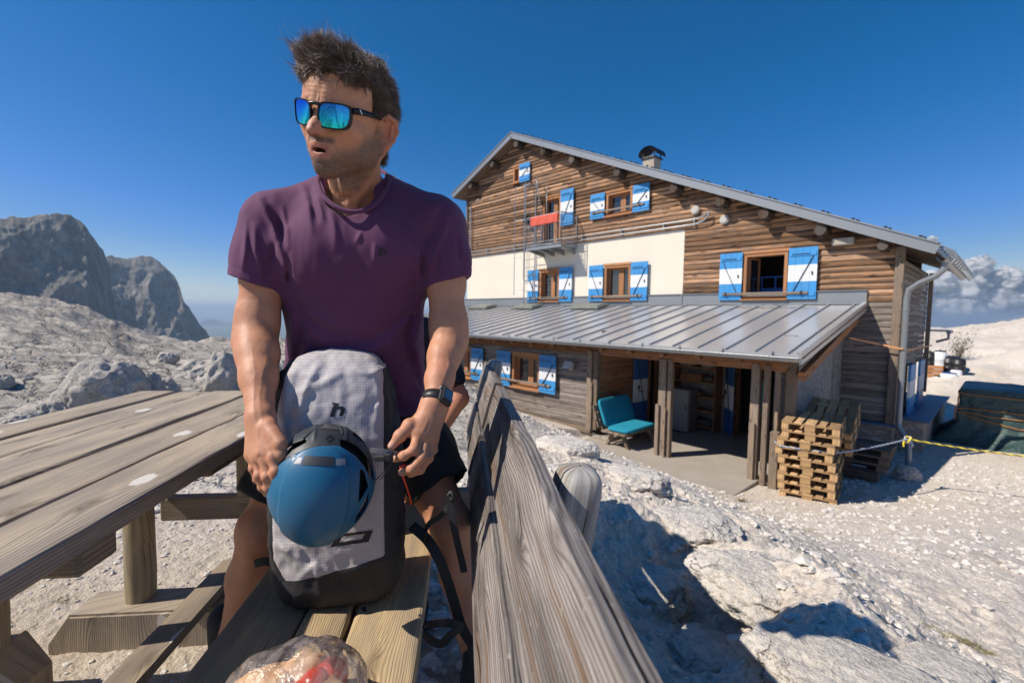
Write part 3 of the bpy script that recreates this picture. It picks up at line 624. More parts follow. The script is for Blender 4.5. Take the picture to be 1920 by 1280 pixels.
m.poly([(LU1+.02, LV0-.15, LZ0-.045), (LU1+.02, LV0, LZ0-.045), (LU1+.02, LV0-.02, LZ0-.1), (LU1+.02, LV0-.075, LZ0-.12), (LU1+.02, LV0-.13, LZ0-.1)], (.008, 0, 0))
u = -2.6
while u > LU0: m.tube([(u, LV0+.02, LZ0+.03), (u, LV0-.02, LZ0+.02), (u, LV0-.08, LZ0-.125), (u, LV0-.16, LZ0-.03)], .012, 0, 5); u -= .8
m.box(((LU0+LU1)/2, LV0+.01, LZ0-.07), (LU1-LU0-.02, .015, .12), 0)
hb(m, 'gutter', METAL_GALV, lro)
HATCH = m_plain('hatch_grey', (.20, .215, .19), .6, .2, .25, 5.)
for c in (-15.1, -12.45, -9.5):                               # flat roof hatches under the wall
    m = MB(); v = 12.25; R_ = np.array([[1, 0, 0], [0, 1/sqrt(1+sl*sl), -sl/sqrt(1+sl*sl)], [0, sl/sqrt(1+sl*sl), 1/sqrt(1+sl*sl)]])
    m.box((c, v, lz(v)+.07), (1.15, .62, .07), 0, R_, .015); m.box((c, v, lz(v)+.12), (1.0, .5, .03), 0, R_, .01)
    m.box((c-.5, v-.38, lz(v-.38)+.05), (.12, .05, .05), 0, R_); hb(m, 'roof_hatch', HATCH, lro)

m = MB()
for k in range(7): m.bar((-4.95+k*.22, 12.3+random.uniform(-.1, .15), lz(12.3)+.05+random.random()*.03), (-4.6+k*.22, 12.4+random.uniform(-.15, .1), lz(12.4)+.06), .03, .02, 0)
hb(m, 'snow_stop', METAL_GALV, lro)
m = MB()                                                   # rafters, wall plate and boarded underside
u = -2.45
m.poly([(LU1+.02, LV0+.05, LZ0-.075), (LU1+.02, LV1, LZ1-.075), (LU1+.02, LV1, LZ1-.045), (LU1+.02, LV0+.05, LZ0-.045)], (LU0-LU1, 0, 0), 0)
while u > -17.5:
    m.bar((u, LV0+.10, LZ0-.16), (u, LV1, LZ1-.16), .09, .14, 0); 
    m.poly([(u-.045, LV0+.10, LZ0-.11), (u-.045, LV0+.10, LZ0-.17), (u-.045, LV0+.22, LZ0-.22), (u-.045, LV0+.3, LZ0-.12)], (.09, 0, 0)); u -= .73
m.box((-4.7, 8.95, .26), (4.2, .14, .17), 0, bev=.01); m.box((-11.9, 8.95, .26), (10.2, .12, .17), 0, bev=.01); m.bar((-2.35, 8.9, .12), (-2.35, 12.8, 1.15), .1, .16)
hb(m, 'rafters', WOOD_INNER, lro)
# lean-to front wall
m = MB(); hl = [(a, b, c, d) for a, b, c, d, _, _ in LWIN]
siding(m, lambda z: (-17., -6.86), -1.62, .2, 8.93, hl, h=.15, bulge=.016)
hb(m, 'lean_to_cladding', WOOD_SIDEGREY)
m = MB(); wall_with_holes(-17., -6.72, -1.6, .3, 8.92, hl)
m.box((-16.95, 10.9, -.5), (.15, 3.8, 2.), 0); hb(m, 'lean_to_wall', WOOD_BEAM)
m = MB(); m.box((-11.85, 8.88, -1.68), (10.3, .2, .11), 0, bev=.012); m.box((-6.79, 8.87, -.68), (.14, .14, 1.9), 0, bev=.012); m.box((-6.62, 8.9, -.68), (.13, .16, 1.9), 0, bev=.012); m.box((-6.69, 8.8, -1.05), (.03, .05, 1.1), 0)
hs_(m, 'wall_post', WOOD_PORCH)
m = MB(); m.box((-11.8, 8.98, -1.95), (10.3, .24, .46), 0); m.box((-6.45, 9.3, -1.9), (.5, .9, .3), 0)
hs_(m, 'footing', STONEWALL)
m = MB(); m.box((-1.45, 16.5, -1.6), (.5, 5.2, .75), 0); m.box((-2.1, 12.92, -1.6), (1.0, .15, .75), 0); hs_(m, 'stone_base', STONEWALL)
m = MB(); m.bar((-1.36, 13.85, -1.19), (-1.36, 19.0, -1.19), .52, .05, 0, bev=.006); m.box((-2.2, 12.78, -1.19), (1.3, .16, .05), 0, bev=.005)
hb(m, 'blue_ledge', m_paint('ledge_blue', (.06, .13, .24), .8))
# recessed porch
m = MB(); siding(m, lambda z: (9.0, 12.1), -1.84, .75, 0, [(11.15, 11.95, -2, -.02)], h=.15, bulge=.012, along='v', uc=-6.6, sgn=-1)
siding(m, lambda z: (-6.6, -6.05), -1.84, 1.2, 12.05, [], h=.15, bulge=.012)
hb(m, 'porch_lining', WOOD_INNER)
m = MB(); m.box((-5.35, 12.15, -.55), (1.5, .2, 2.9), 0); m.box((-2.95, 12.15, -.55), (.7, .2, 2.9), 0); hs_(m, 'porch_back_wall', STONEWALL)
m = MB(); m.box((-3.92, 12.35, -.5), (1.3, .04, 2.8), 0); m.box((-6.72, 11.5, -.9), (.04, .9, 1.9), 0); hs_(m, 'doorway_shade_sheet', DARK)  # near-black sheets: shade of the doorways put into the colour
m = MB()
for u, v, a in ((-6.56, 11.1, 0), (-6.56, 11.98, 0), (-4.56, 12.05, 1), (-3.30, 12.05, 1)): m.box((u, v, -.9), (.09, .09, 1.9), 0)
m.box((-6.56, 11.54, .05), (.09, .95, .1), 0); m.box((-3.93, 12.05, .08), (1.35, .1, .12), 0); m.box((-6.62, 11.75, -.95), (.05, .42, 1.8), 0)
hs_(m, 'door_frame', WOOD_INNER)
def door_leaf(p0, p1, z0, z1, hd):
    m = MB(); p0 = np.array(p0, float); p1 = np.array(p1, float); L = np.linalg.norm(p1-p0); d = (p1-p0)/L; n = np.array([d[1], -d[0]]); k = 4
    for i in range(k):
        c = p0+d*L*(i+.5)/k
        for (a, b, mi) in ((z0, z0+(z1-z0)*.34, 0), (z0+(z1-z0)*.34, z0+(z1-z0)*.67, 1), (z0+(z1-z0)*.67, z1, 0)):
            R_ = np.array([[d[0], n[0], 0], [d[1], n[1], 0], [0, 0, 1]]); m.box((c[0], c[1], (a+b)/2), (L/k-.006, .035, b-a), mi, R_, .003)
    lf = hb(m, 'door_leaf', [PAINT_DKBLUE, PAINT_WHITE])
    m = MB(); c = p0+d*L*hd+n*.03; zc = (z0+z1)/2
    m.box((c[0], c[1], zc+.1), (.07, .03, .1), 0); m.tube([(c[0], c[1], zc), (c[0]+n[0]*.06, c[1]+n[1]*.06, zc), (c[0]+n[0]*.06+d[0]*.13, c[1]+n[1]*.06+d[1]*.13, zc-.01)], .012, 0, 6)
    a = p0+d*L*.25+n*.03; b = p0+d*L*.8+n*.03; m.bar((a[0], a[1], z1-.2), (b[0], b[1], z0+.35), .02, .008, 0); hb(m, 'handle', METAL_DARK, lf)
door_leaf((-6.53, 10.35), (-6.51, 10.98), -1.75, .05, .3); door_leaf((-4.86, 11.98), (-4.50, 11.55), -1.80, .02, .2)
m = MB(); m.box((-2.72, 11.15, -.7), (.24, 3.4, 3.0), 0); m.box((-2.66, 9.28, -.75), (.18, .25, 2.6), 0); hb(m, 'roughcast_wall', ROUGHCAST)
m = MB(); m.box((-2.7, 9.42, -.7), (.3, .1, 2.6), 0); m.box((-2.55, 9.1, -.6), (.16, .1, 2.4), 0); m.box((-3.07, 8.93, -.82), (.15, .15, 2.2), 0, bev=.01); m.box((-2.87, 8.86, -.82), (.09, .11, 2.2), 0, bev=.008); m.box((-2.68, 8.8, -1.45), (.14, .13, 1.15), 0, bev=.01); m.box((-2.74, 9.0, -.75), (.08, .12, 2.1), 0, bev=.008); m.box((-3.08, 8.83, -1.4), (.1, .05, 1.2), 0, bev=.006)
hb(m, 'porch_post', WOOD_PORCH)
m = MB(); m.box((-4.90, 8.93, -.83), (.17, .16, 2.1), 0, bev=.012); m.box((-4.73, 8.9, -.83), (.09, .12, 2.1), 0, bev=.01); m.box((-4.97, 8.82, -1.3), (.08, .05, 1.1), 0, bev=.006); m.box((-4.79, 8.8, -1.33), (.04, .04, 1.05), 0)
hb(m, 'porch_post', WOOD_PORCH)
def m_slab():
    t = NT('porch_slab'); c = t.coord(); n = t.noise(c, 2.5, 7, .65); n2 = t.noise(c, 30., 6, .7)
    cc = t.mix(n, (.30, .26, .215), (.46, .415, .36)); cc = t.mix(t.math('MULTIPLY', n2, .35), cc, (.2, .17, .14)); return t.fin(cc, .9, t.bump(n2, .4, .01))
m = MB(); m.box((-4.85, 10.1, -1.90), (3.8, 4.7, .12), 0, bev=.01); hb(m, 'porch_floor', m_slab())
# windows ---------------------------------------------------------
def shutter(par, u0, u1, z0, z1, v, side):
    """boarded shutter folded back on the wall: blue, white, blue bands, ledge boards and a diagonal brace"""
    m = MB(); w_ = u1-u0; n = 4; zs = [z0, z0+(z1-z0)*.345, z0+(z1-z0)*.665, z1]
    for i in range(n):
        for b, mi in ((0, 0), (1, 1), (2, 0)):
            m.box((u0+w_*(i+.5)/n, v, (zs[b]+zs[b+1])/2), (w_/n-.005, .03, zs[b+1]-zs[b]), mi, bev=.0, axis=2)
    for zc, mi in ((z0+.12, 0), (z1-.16, 0)): m.box(((u0+u1)/2, v-.024, zc), (w_*.9, .018, .085), mi)
    a, b = (u0+.1, u1-.1) if side < 0 else (u1-.1, u0+.1)
    zz = np.linspace(z0+.17, z1-.2, 4); xx = np.linspace(a, b, 4)
    for k, mi in ((0, 0), (1, 1), (2, 0)): pass
    m.bar(((u0+u1)/2+(-1 if side > 0 else 1)*w_*.28, v-.022, z0+.2), ((u0+u1)/2+(1 if side > 0 else -1)*w_*.36, v-.022, z1-.22), .012, .03, 2, upv=(0, -1, 0))
    m.bar((u0+w_*.12, v-.034, z1-.16), (u0+w_*.75, v-.034, z1-.16), .012, .025, 2, upv=(0, 1, 0)); m.box((u1-w_*.16, v-.03, (z0+z1)/2), (.025, .02, .08), 2)
    hb(m, 'shutter', [PAINT_BLUE, PAINT_WHITE, METAL_DARK], par)
def window(a, b, c, d, sh, bar, v, door=False, small=False, opened=False):
    m = MB(); fw_ = .075; vf = v+.10
    m.box((a+fw_/2, v+.05, (c+d)/2), (fw_, .26, d-c), 0); m.box((b-fw_/2, v+.05, (c+d)/2), (fw_, .26, d-c), 0); m.box(((a+b)/2, v+.05, d-fw_/2), (b-a-2*fw_, .26, fw_), 0); m.box(((a+b)/2, v+.05, c+fw_/2), (b-a-2*fw_, .26, fw_), 0)
    m.box(((a+b)/2, v-.10, c-.02), (b-a+.1, .12, .04), 0, bev=.006); m.box(((a+b)/2, v-.085, d+.035), (b-a+.12, .04, .08), 0, bev=.006)
    s = .055; mid = (a+b)/2+.06
    if not small and not opened: m.box((mid, vf, (c+d)/2), (s*1.5, .05, d-c-2*fw_), 0)
    if opened:
        for (p, q_) in (((a+fw_+.01, vf), (a+fw_+.10, vf+.42)), ((b-fw_-.01, vf), (b-fw_-.04, vf+.44))):
            for zz in (c+fw_+.03, d-fw_-.03): m.bar((*p, zz), (*q_, zz), .045, .055, 0)
            for e in (p, q_): m.box((e[0], e[1], (c+d)/2), (.05, .05, d-c-2*fw_), 0)
    for x0, x1 in () if opened else (((a+fw_, mid-.04), (mid+.04, b-fw_)) if not small else ((a+fw_, b-fw_),)):
        m.box((x0+s/2, vf, (c+d)/2), (s, .045, d-c-2*fw_), 0); m.box((x1-s/2, vf, (c+d)/2), (s, .045, d-c-2*fw_), 0); m.box(((x0+x1)/2, vf, d-fw_-s/2), (x1-x0-2*s, .045, s), 0); m.box(((x0+x1)/2, vf, c+fw_+s/2), (x1-x0-2*s, .045, s), 0)
    wn = hb(m, 'window', WOOD_FRAME)
    m = MB()
    if opened: m.bar((a+fw_+.02, vf+.02, (c+d)/2), (a+fw_+.09, vf+.40, (c+d)/2), .006, d-c-.25)
    else: m.box(((a+b)/2, vf+.01, (c+d)/2), (b-a-.2, .006, d-c-.2), 0)
    hb(m, 'pane', GLASS, wn)
    if not small and not opened:
        m = MB(); P = []
        for z in np.linspace(c+.12, d-.12, 5): P.append([(x, vf+.09+.018*sin(x*60)+.01*sin(x*23+z), z) for x in np.linspace(a+.12, a+.12+(b-a)*.26, 22)])
        m.grid(P); P = [[(2*((a+b)/2)-p[0], p[1], p[2]) for p in r] for r in P]; m.grid(P, flip=True); hb(m, 'curtain', CURTAIN, wn)
    m = MB(); m.box(((a+b)/2, v+(1.6 if opened else .75), (c+d)/2), (b-a+(1.6 if opened else .5), .02, d-c+.5), 0); hb(m, 'room_shade_sheet', DARK, wn)  # near-black backing sheet paints the darkness of the unlit room
    if opened:
        BU = m_plain('blue_bunk_paint', (.03, .16, .55), .45); m = MB()
        for z in (c+.30, c+.62): m.tube([(a+.15, v+.75, z), (b-.05, v+.75, z)], .022, 0, 6)
        for u in (a+.18, (a+b)/2, b-.1): m.tube([(u, v+.75, c-.2), (u, v+.75, c+.62)], .022, 0, 6)
        for u in (b-.1,): m.tube([(u, v+.75, c+.62), (u+.0, v+1.3, c+.62)], .022, 0, 6)
        bk = hb(m, 'bunk_bed', BU, wn); m = MB(); m.box(((a+b)/2+.05, v+1.0, c+.22), (b-a-.05, .5, .16), 0, bev=.03); hb(m, 'mattress', m_plain('blue_bedding', (.05, .17, .42), .9), wn)
    for i, (x0, x1) in enumerate(sh):
        zz0, zz1 = (c-.02, d+.05)
        if door: zz0, zz1 = 4.34, 5.62
        if small: zz0, zz1 = 6.33, 7.04
        shutter(wn, x0, x1, zz0, zz1, v-.115, -1 if (x0+x1)/2 < (a+b)/2 else 1)
    if bar:
        m = MB(); zb = c+(.13 if d-c > .95 else .18); m.bar((sh[0][0]+.10, v-.165, zb), (sh[1][1]-.16, v-.165, zb), .035, .06, 0, upv=(0, 0, 1), bev=.006)
        m.box((sh[0][0]+.2, v-.16, zb), (.04, .06, .09), 1); m.box((sh[1][1]-.3, v-.16, zb), (.04, .06, .09), 1)
        hb(m, 'shutter_bar', [WOOD_PORCH, METAL_DARK], wn)
    return wn
for i, (a, b, c, d, sh, bar) in enumerate(WIN): window(a, b, c, d, sh, bar, 12.9, door=(i == 4), small=(i == 5), opened=(i == 2))
for a, b, c, d, sh, bar in LWIN: window(a, b, c, d, sh, bar, 8.93)
# side wall: two shutter pairs seen almost edge-on
def side_shutter(v0_, v1_):
    m = MB()
    for b, mi in ((0, 0), (1, 1), (2, 0)):
        z0_, z1_ = -1.17+b*.4, -1.17+(b+1)*.4
        for i in range(4): m.box((-1.56, v0_+(v1_-v0_)*(i+.5)/4, (z0_+z1_)/2), (.05, (v1_-v0_)/4-.006, z1_-z0_), mi, axis=2)
    return hb(m, 'shutter', [PAINT_BLUE, PAINT_WHITE])
side_shutter(14.45, 15.35); side_shutter(16.15, 17.1)
m = MB()
for z in (-1.15, .0): m.box((-1.68, 15.75, z), (.1, .8, .07), 0)
m.box((-1.75, 15.75, -.58), (.02, .8, 1.1), 1); hb(m, 'side_window', [WOOD_FRAME, GLASS])
# balcony -----------------------------------------------------------
bu0, bu1, bv0, bv1, bz, bt = -12.30, -10.60, 12.03, 12.83, 3.50, 4.64
m = MB(); m.box(((bu0+bu1)/2, (bv0+bv1)/2, bz), (bu1-bu0, bv1-bv0, .05), 0)
for u in np.linspace(bu0+.1, bu1-.1, 4): m.poly([(u-.03, bv0+.05, bz-.03), (u-.03, bv1+.05, bz-.03), (u-.03, bv1+.05, bz-.22), (u-.03, bv0+.05, bz-.08)], (.06, 0, 0))
m.box(((bu0+bu1)/2, bv0, bz), (bu1-bu0+.02, .04, .09), 0)
bal = hb(m, 'balcony', METAL_GALV)
m = MB()
for p, q in (((bu0, bv0), (bu1, bv0)), ((bu0, bv0), (bu0, bv1)), ((bu1, bv0), (bu1, bv1))):
    m.tube([(p[0], p[1], bt), (q[0], q[1], bt)], .02, 0, 6); m.tube([(p[0], p[1], bz+.12), (q[0], q[1], bz+.12)], .014, 0, 6)
    if p[1] == q[1]: m.tube([(p[0], p[1], bt-.32), (q[0], q[1], bt-.32)], .012, 0, 6)
    L = hypot(q[0]-p[0], q[1]-p[1]); n_ = int(L/.115)
    for k in range(n_+1):
        t = k/n_; x, y = p[0]+(q[0]-p[0])*t, p[1]+(q[1]-p[1])*t; m.tube([(x, y, bz), (x, y, bt if k in (0, n_) or p[1] != q[1] else bt-.32)], .02 if k in (0, n_) else .009, 0, 5)
hb(m, 'railing', METAL_GALV, bal)
m = MB()                                                   # caged ladder
lv = 12.45; la, lb = -12.84, -12.27
for u in (la, lb): m.tube([(u, lv, 1.50), (u, lv, 6.15)], .022, 0, 6)
z = 1.7
while z < 6.1: m.tube([(la, lv, z), (lb, lv, z)], .013, 0, 5); z += .3
for z in (2.4, 4.9, 5.95):
    for u in (la, lb): m.bar((u, lv, z), (u, 12.85, z), .04, .03, 0)
m.tube([(-13.30, 12.35, 1.85), (-13.30, 12.35, 6.05)], .014, 0, 5); m.tube([(-13.2, 12.75, 2.5), (-13.2, 12.75, 6.1)], .012, 0, 5)
for z in (2.05, 3.3, 4.75, 6.0): m.tube([(-13.30, 12.35, z), (la, lv, z)], .012, 0, 5)
m.tube([(lb, lv, 6.1), (-12.1, 12.3, 6.15), (-12.0, 12.2, 5.9), (-12.0, 12.5, 4.7)], .015, 0, 5); m.box((-12.5, 12.35, 5.95), (.35, .3, .04), 0)
m.tube([(-12.0, 12.75, 4.6), (-12.0, 12.75, 6.0), (-12.3, 12.6, 6.1)], .014, 0, 5)
hb(m, 'ladder', METAL_GALV)
m = MB()
for z, v, a, b in ((3.74, 12.78, -17.0, -6.5), (3.88, 12.78, -16.66, -6.45)): m.tube([(a, v, z), (b, v, z)], .024, 0, 8)
m.tube([(-16.66, 12.78, 3.88), (-16.68, 12.78, 4.0), (-16.68, 12.78, 5.9)], .03, 0, 8)
m.tube([(-6.5, 12.78, 3.74), (-6.2, 12.76, 3.74), (-5.95, 12.72, 3.8), (-5.82, 12.7, 3.9), (-5.8, 12.72, 4.03)], .026, 0, 8)
m.tube([(-6.45, 12.78, 3.88), (-6.1, 12.78, 3.9), (-5.92, 12.75, 3.96), (-5.8, 12.72, 4.03)], .026, 0, 8)
for u in (-15.5, -13.8, -10.3, -8.7, -7.2, -6.25): m.box((u, 12.80, 3.81), (.03, .07, .24), 0)
hb(m, 'conduits', METAL_GALV)
for u, z in ((-6.25, 4.15), (-5.42, 3.77)):
    m = MB(); m.tube([(u, 12.87, z), (u, 12.79, z)], .12, 0, 20); m.tube([(u, 12.80, z), (u, 12.77, z)], [.10, .09], 0, 20); hb(m, 'vent_cap', m_plain('vent_grey', (.45, .43, .40), .6))
m = MB(); m.box((-2.68, 12.75, 2.88), (.42, .14, .17), 0, bev=.02); hb(m, 'flood_lamp', m_plain('lamp_beige', (.36, .32, .27), .6))
m = MB(); m.box((-7.42, 8.79, -.15), (.25, .16, .2), 0, np.array(Matrix.Rotation(radians(-25), 3, 'X')), .02); m.box((-7.42, 8.86, -.1), (.06, .16, .06), 0)
lp_ = hb(m, 'wall_lamp', m_plain('lamp_grey', (.42, .42, .40), .5))
m = MB(); m.box((-7.42, 8.715, -.185), (.19, .01, .13), 0, np.array(Matrix.Rotation(radians(-25), 3, 'X'))); hb(m, 'lens', GLASS, lp_)
m = MB(); m.box((-12.98, 12.7, 4.8), (.2, .3, .3), 0, bev=.02); hb(m, 'speaker_box', METAL_DARK)
m = MB(); m.box((-1.55, 18.2, .82), (.75, 1.0, .04), 0); m.tube([(-1.15, 17.75, .78), (-1.15, 18.7, .78)], .05, 0, 8); m.tube([(-1.15, 17.85, .78), (-1.15, 17.85, .6), (-1.4, 17.85, .5)], .035, 0, 8); hb(m, 'annex_roof', METAL_TRIM)

# ================================================================== FAR MOUNTAINS, VALLEY, CLOUD
def m_mountain(name, a, b, sc):
    t = NT(name); c = t.coord(); n = t.noise(t.mapv(c, (1, 1, .45)), sc, 9, .68); n2 = t.noise(t.mapv(c, (1, 1, .3)), sc*6, 8, .7)
    cc = t.mix(t.ramp(n, [(.35, 0.), (.65, 1.)]), a, b); cc = t.mix(t.ramp(n2, [(.42, .6), (.6, 0.)]), cc, tuple(x*.45 for x in a))
    return t.fin(cc, .95, t.bump(t.math('ADD', n2, t.math('ADD', n, t.math('MULTIPLY', t.noise(t.mapv(c, (1, 1, .4)), sc*22, 6, .7), .5))), 1., 1.6/sc*.07), Specular_IOR_Level=.1)
MOUNT = m_mountain('cliff_rock', (.30, .285, .265), (.50, .465, .43), .02)
MOUNTFAR = m_plain('far_mountain', (.22, .24, .24), .95, 0, .2, .002)
def massif(name, sil, R0, depth, base_y, mat, namp, label=None, nz=90, back=1.0, freq=.012, lean=.35):
    """mountain built as a real mass: a cliff column under every point of its skyline, set back with height, rounded at its edge, closed behind"""
    xs = np.array([s_[0] for s_ in sil], float); ys = np.array([s_[1] for s_ in sil], float)
    X = np.concatenate([np.linspace(a, b, max(2, int((b-a)/2.2)), endpoint=False) for a, b in zip(xs[:-1], xs[1:])]+[xs[-1:]]); Y = np.interp(X, xs, ys)
    Y = Y+fbm(X*.06, 3.3, R0*.01, 4, .6)*3.0
    n = len(X); cols = []
    edge = np.minimum((X-xs[0])/(60), (xs[-1]-X)/60.)
    for i in range(n):
        r = ray(X[i], Y[i]); hz = hypot(r[0], r[1]); d = np.array([r[0]/hz, r[1]/hz]); el = r[2]/hz
        rb = ray(X[i], base_y); elb = rb[2]/hypot(rb[0], rb[1]); e_ = np.clip(1-min(1, edge[i]), 0, 1)
        Rf = R0+depth*.45*e_*e_; Rt = Rf+(el*R0)*lean*2+depth*.12; zt = H+el*Rt; zb = H+elb*Rf-R0*.04; col = []
        for k in range(nz):
            t = k/(nz-1); R = Rf+(Rt-Rf)*t**1.6; col.append((d[0]*R, d[1]*R, zb+(zt-zb)*t))
        for k in range(1, 26): t = k/25; R = Rt+depth*back*t; col.append((d[0]*R, d[1]*R, zt-(zt-zb)*(t**2.2)-abs(zt-zb)*.05*t))
        cols.append(col)
    P = np.array(cols); q = P.reshape(-1, 3); f = freq
    rg = ridged(q[:, 0]*f, q[:, 1]*f, q[:, 2]*f*.35, 6, .55)*.5+fbm(q[:, 0]*f*.5, q[:, 1]*f*.5, q[:, 2]*f*.3, 3)*.8-.6
    kk = np.tile(np.arange(nz+25), n); wgt = np.clip(np.minimum(kk/6., np.abs(kk-(nz-1))/14.+.12), 0, 1)
    dr = q[:, :2]/np.linalg.norm(q[:, :2], axis=1)[:, None]
    q[:, :2] -= dr*(rg*namp*wgt)[:, None]; q[:, 2] += np.where(kk > nz-1, rg*namp*.25*np.clip((kk-nz)/10., 0, 1), 0)
    m_ = nz+25; A, B_ = np.meshgrid(np.arange(n-1), np.arange(m_-1), indexing='ij'); Q = np.stack([A*m_+B_, A*m_+B_+1, (A+1)*m_+B_+1, (A+1)*m_+B_], -1).reshape(-1, 4)
    o = mesh_np(name, q, Q[:, ::-1], mat); tag(o, kind='structure'); return o
massif('mountain', [(-420, 470), (-300, 440), (-150, 425), (-60, 418), (0, 410), (25, 406), (45, 409), (62, 403), (80, 401), (105, 400), (130, 404), (150, 414), (165, 430), (180, 452), (193, 468), (200, 485), (205, 510), (209, 540), (213, 570), (216, 600), (219, 625)], 620, 220, 640, MOUNT, 16, freq=.016)
massif('mountain', [(120, 520), (160, 495), (190, 482), (208, 479), (225, 482), (240, 486), (252, 481), (262, 478), (280, 480), (297, 490), (305, 497), (318, 506), (328, 520), (337, 540), (345, 565), (356, 578), (368, 598), (375, 612), (386, 620), (393, 632), (397, 648)], 1000, 260, 655, MOUNT, 20, freq=.011)
massif('far_mountain', [(300, 640), (340, 615), (372, 606), (390, 597), (405, 598), (430, 606), (450, 611), (480, 622), (520, 628), (560, 638), (600, 648), (700, 655)], 9000, 1800, 660, MOUNTFAR, 120, nz=30, freq=.0012)
massif('far_mountain', [(1740, 622), (1800, 616), (1850, 607), (1860, 602), (1872, 598), (1885, 599), (1900, 594), (1915, 592), (1960, 588), (2020, 595), (2100, 606), (2200, 620)], 8000, 1500, 640, MOUNTFAR, 120, nz=30, freq=.0012)
m = MB(); P = [[(sin(a)*r, cos(a)*r, -260) for a in np.linspace(-pi, pi, 49)] for r in (300, 2000, 6000, 16000, 45000)]
m.grid(P, flip=True); tag(m.build('valley_floor', m_plain('valley_green', (.10, .13, .09), .95, 0, .3, .001)), kind='structure')
# haze: pale even air round the whole scene
t = NT('air_haze'); t.t.nodes.remove(t.b); pv = t.t.nodes.new('ShaderNodeVolumePrincipled'); pv.inputs['Color'].default_value = (.62, .80, 1, 1); pv.inputs['Density'].default_value = 1.7e-4; pv.inputs['Anisotropy'].default_value = .2
t.t.links.new(pv.outputs[0], t.o.inputs['Volume'])
m = MB(); m.box((0, 0, (-270+150)/2), (94000, 94000, 420)); hz_ = m.build('haze', t.m); tag(hz_, kind='stuff')
# cloud: a bank of many billows, far behind the hill to the right
def cloud(name, spec, D, label):
    V_, F_ = [], []; me = bpy.data.meshes.new('tmp'); bm = bmesh.new(); bmesh.ops.create_icosphere(bm, subdivisions=4, radius=1); sv = np.array([v.co[:] for v in bm.verts]); sf = np.array([[v.index for v in f.verts] for f in bm.faces]); bm.free()
    off = 0
    for (x, y, rp, dd) in spec:
        c = at(x, y, D+dd); R = rp*D/F; nzv = fbm(sv[:, 0]*1.3+x, sv[:, 1]*1.3, sv[:, 2]*1.3+y, 5, .62)
        p = sv*(1+.34*nzv)[:, None]*R*np.array([1.15, 1.1, .8])+c; V_.append(p); F_.append(sf+off); off += len(sv)
    t = NT('cloud_white'); t.fin((.88, .88, .89), 1., Specular_IOR_Level=0.); lw = t.n('LayerWeight', Blend=.42); tr = t.n('BsdfTransparent'); df = t.n('BsdfTranslucent', Color=(.85, .86, .88, 1)); c = t.coord(); nz = t.noise(c, .0011, 6, .65)
    a1 = t.n('MixShader', _0=.6, _1=t.b.outputs[0], _2=df.outputs[0]); fa = t.math('ADD', lw.outputs['Facing'], t.math('MULTIPLY', t.math('SUBTRACT', nz, .5), .7)); mx = t.n('MixShader', _0=t.ramp(fa, [(.12, 0.), (.72, 1.)]), _1=a1.outputs[0], _2=tr.outputs[0]); t.t.links.new(mx.outputs[0], t.o.inputs['Surface'])
    o = mesh_np(name, np.concatenate(V_), np.concatenate(F_), t.m); tag(o, label, 'cloud'); return o
cr = random.Random(5); sp = []
for (x, y, r) in ((1790, 500, 20), (1820, 505, 24), (1838, 496, 18), (1760, 528, 26), (1800, 540, 36), (1860, 530, 30), (1890, 520, 24), (1905, 545, 32), (1930, 560, 40), (1850, 575, 40), (1790, 585, 36), (1740, 570, 34), (1700, 560, 30), (1900, 600, 36), (1840, 612, 30), (1770, 612, 28), (1700, 600, 30), (1960, 590, 44), (2000, 540, 36), (2050, 580, 50), (1640, 590, 30), (1748, 449, 7), (1738, 470, 7)):
    sp.append((x, y, r, cr.uniform(-300, 300)))
    for k in range(5): a = cr.uniform(0, 6.28); sp.append((x+r*.8*cos(a), y-r*.55*abs(sin(a)), r*cr.uniform(.3, .55), cr.uniform(-400, 100)))
cloud('cloud', sp, 24000, 'bank of white cumulus cloud low behind the hill at right')
# ================================================================== BOULDERS, GRAVEL, GRASS
bm = bmesh.new(); bmesh.ops.create_icosphere(bm, subdivisions=5, radius=1); ISO5 = (np.array([v.co[:] for v in bm.verts]), np.array([[v.index for v in f.verts] for f in bm.faces])); bm.free()
def hit(px, py, lo=1.5, hi=90.):
    """where the photo ray through this pixel meets the ground"""
    r = ray(px, py); hz = hypot(r[0], r[1]); D = np.linspace(lo, hi, 4000); z = ground_z(r[0]/hz*D, r[1]/hz*D); ok = np.nonzero(CAM[2]+r[2]/hz*D < z)[0]; d_ = D[ok[0]] if len(ok) else hi; return r[0]/hz*d_, r[1]/hz*d_, d_
def boulder(px, yb, wp, hp_, seed, label, deep=.8, group='pale boulders behind the table', cat='rock', mat=None):
    x, y, D = hit(px, yb); z = float(ground_z(x, y)); sc_ = y*1.0/F; w_, h_ = wp*sc_*1.1, hp_*sc_*1.25
    sv, sf = ISO5; n = ridged(sv[:, 0]*.9+seed, sv[:, 1]*.9, sv[:, 2]*.9, 5, .6)*.20+fbm(sv[:, 0]*.8+seed, sv[:, 1]*.8, sv[:, 2]*.8, 3)*.28+fbm(sv[:, 0]*6+seed, sv[:, 1]*6, sv[:, 2]*6, 3)*.04
    p = sv*(.80+n)[:, None]; a = atan2(x, y); p = p*np.array([w_/2, w_/2*deep, h_*.72]); R_ = np.array([[cos(a), sin(a)], [-sin(a), cos(a)]]); p[:, :2] = p[:, :2]@R_.T
    o = mesh_np('boulder', p, sf, mat or BOULDER); o.location = (x+x/D*w_*.3, y+y/D*w_*.3, z+h_*.22); tag(o, label, cat, group); return o
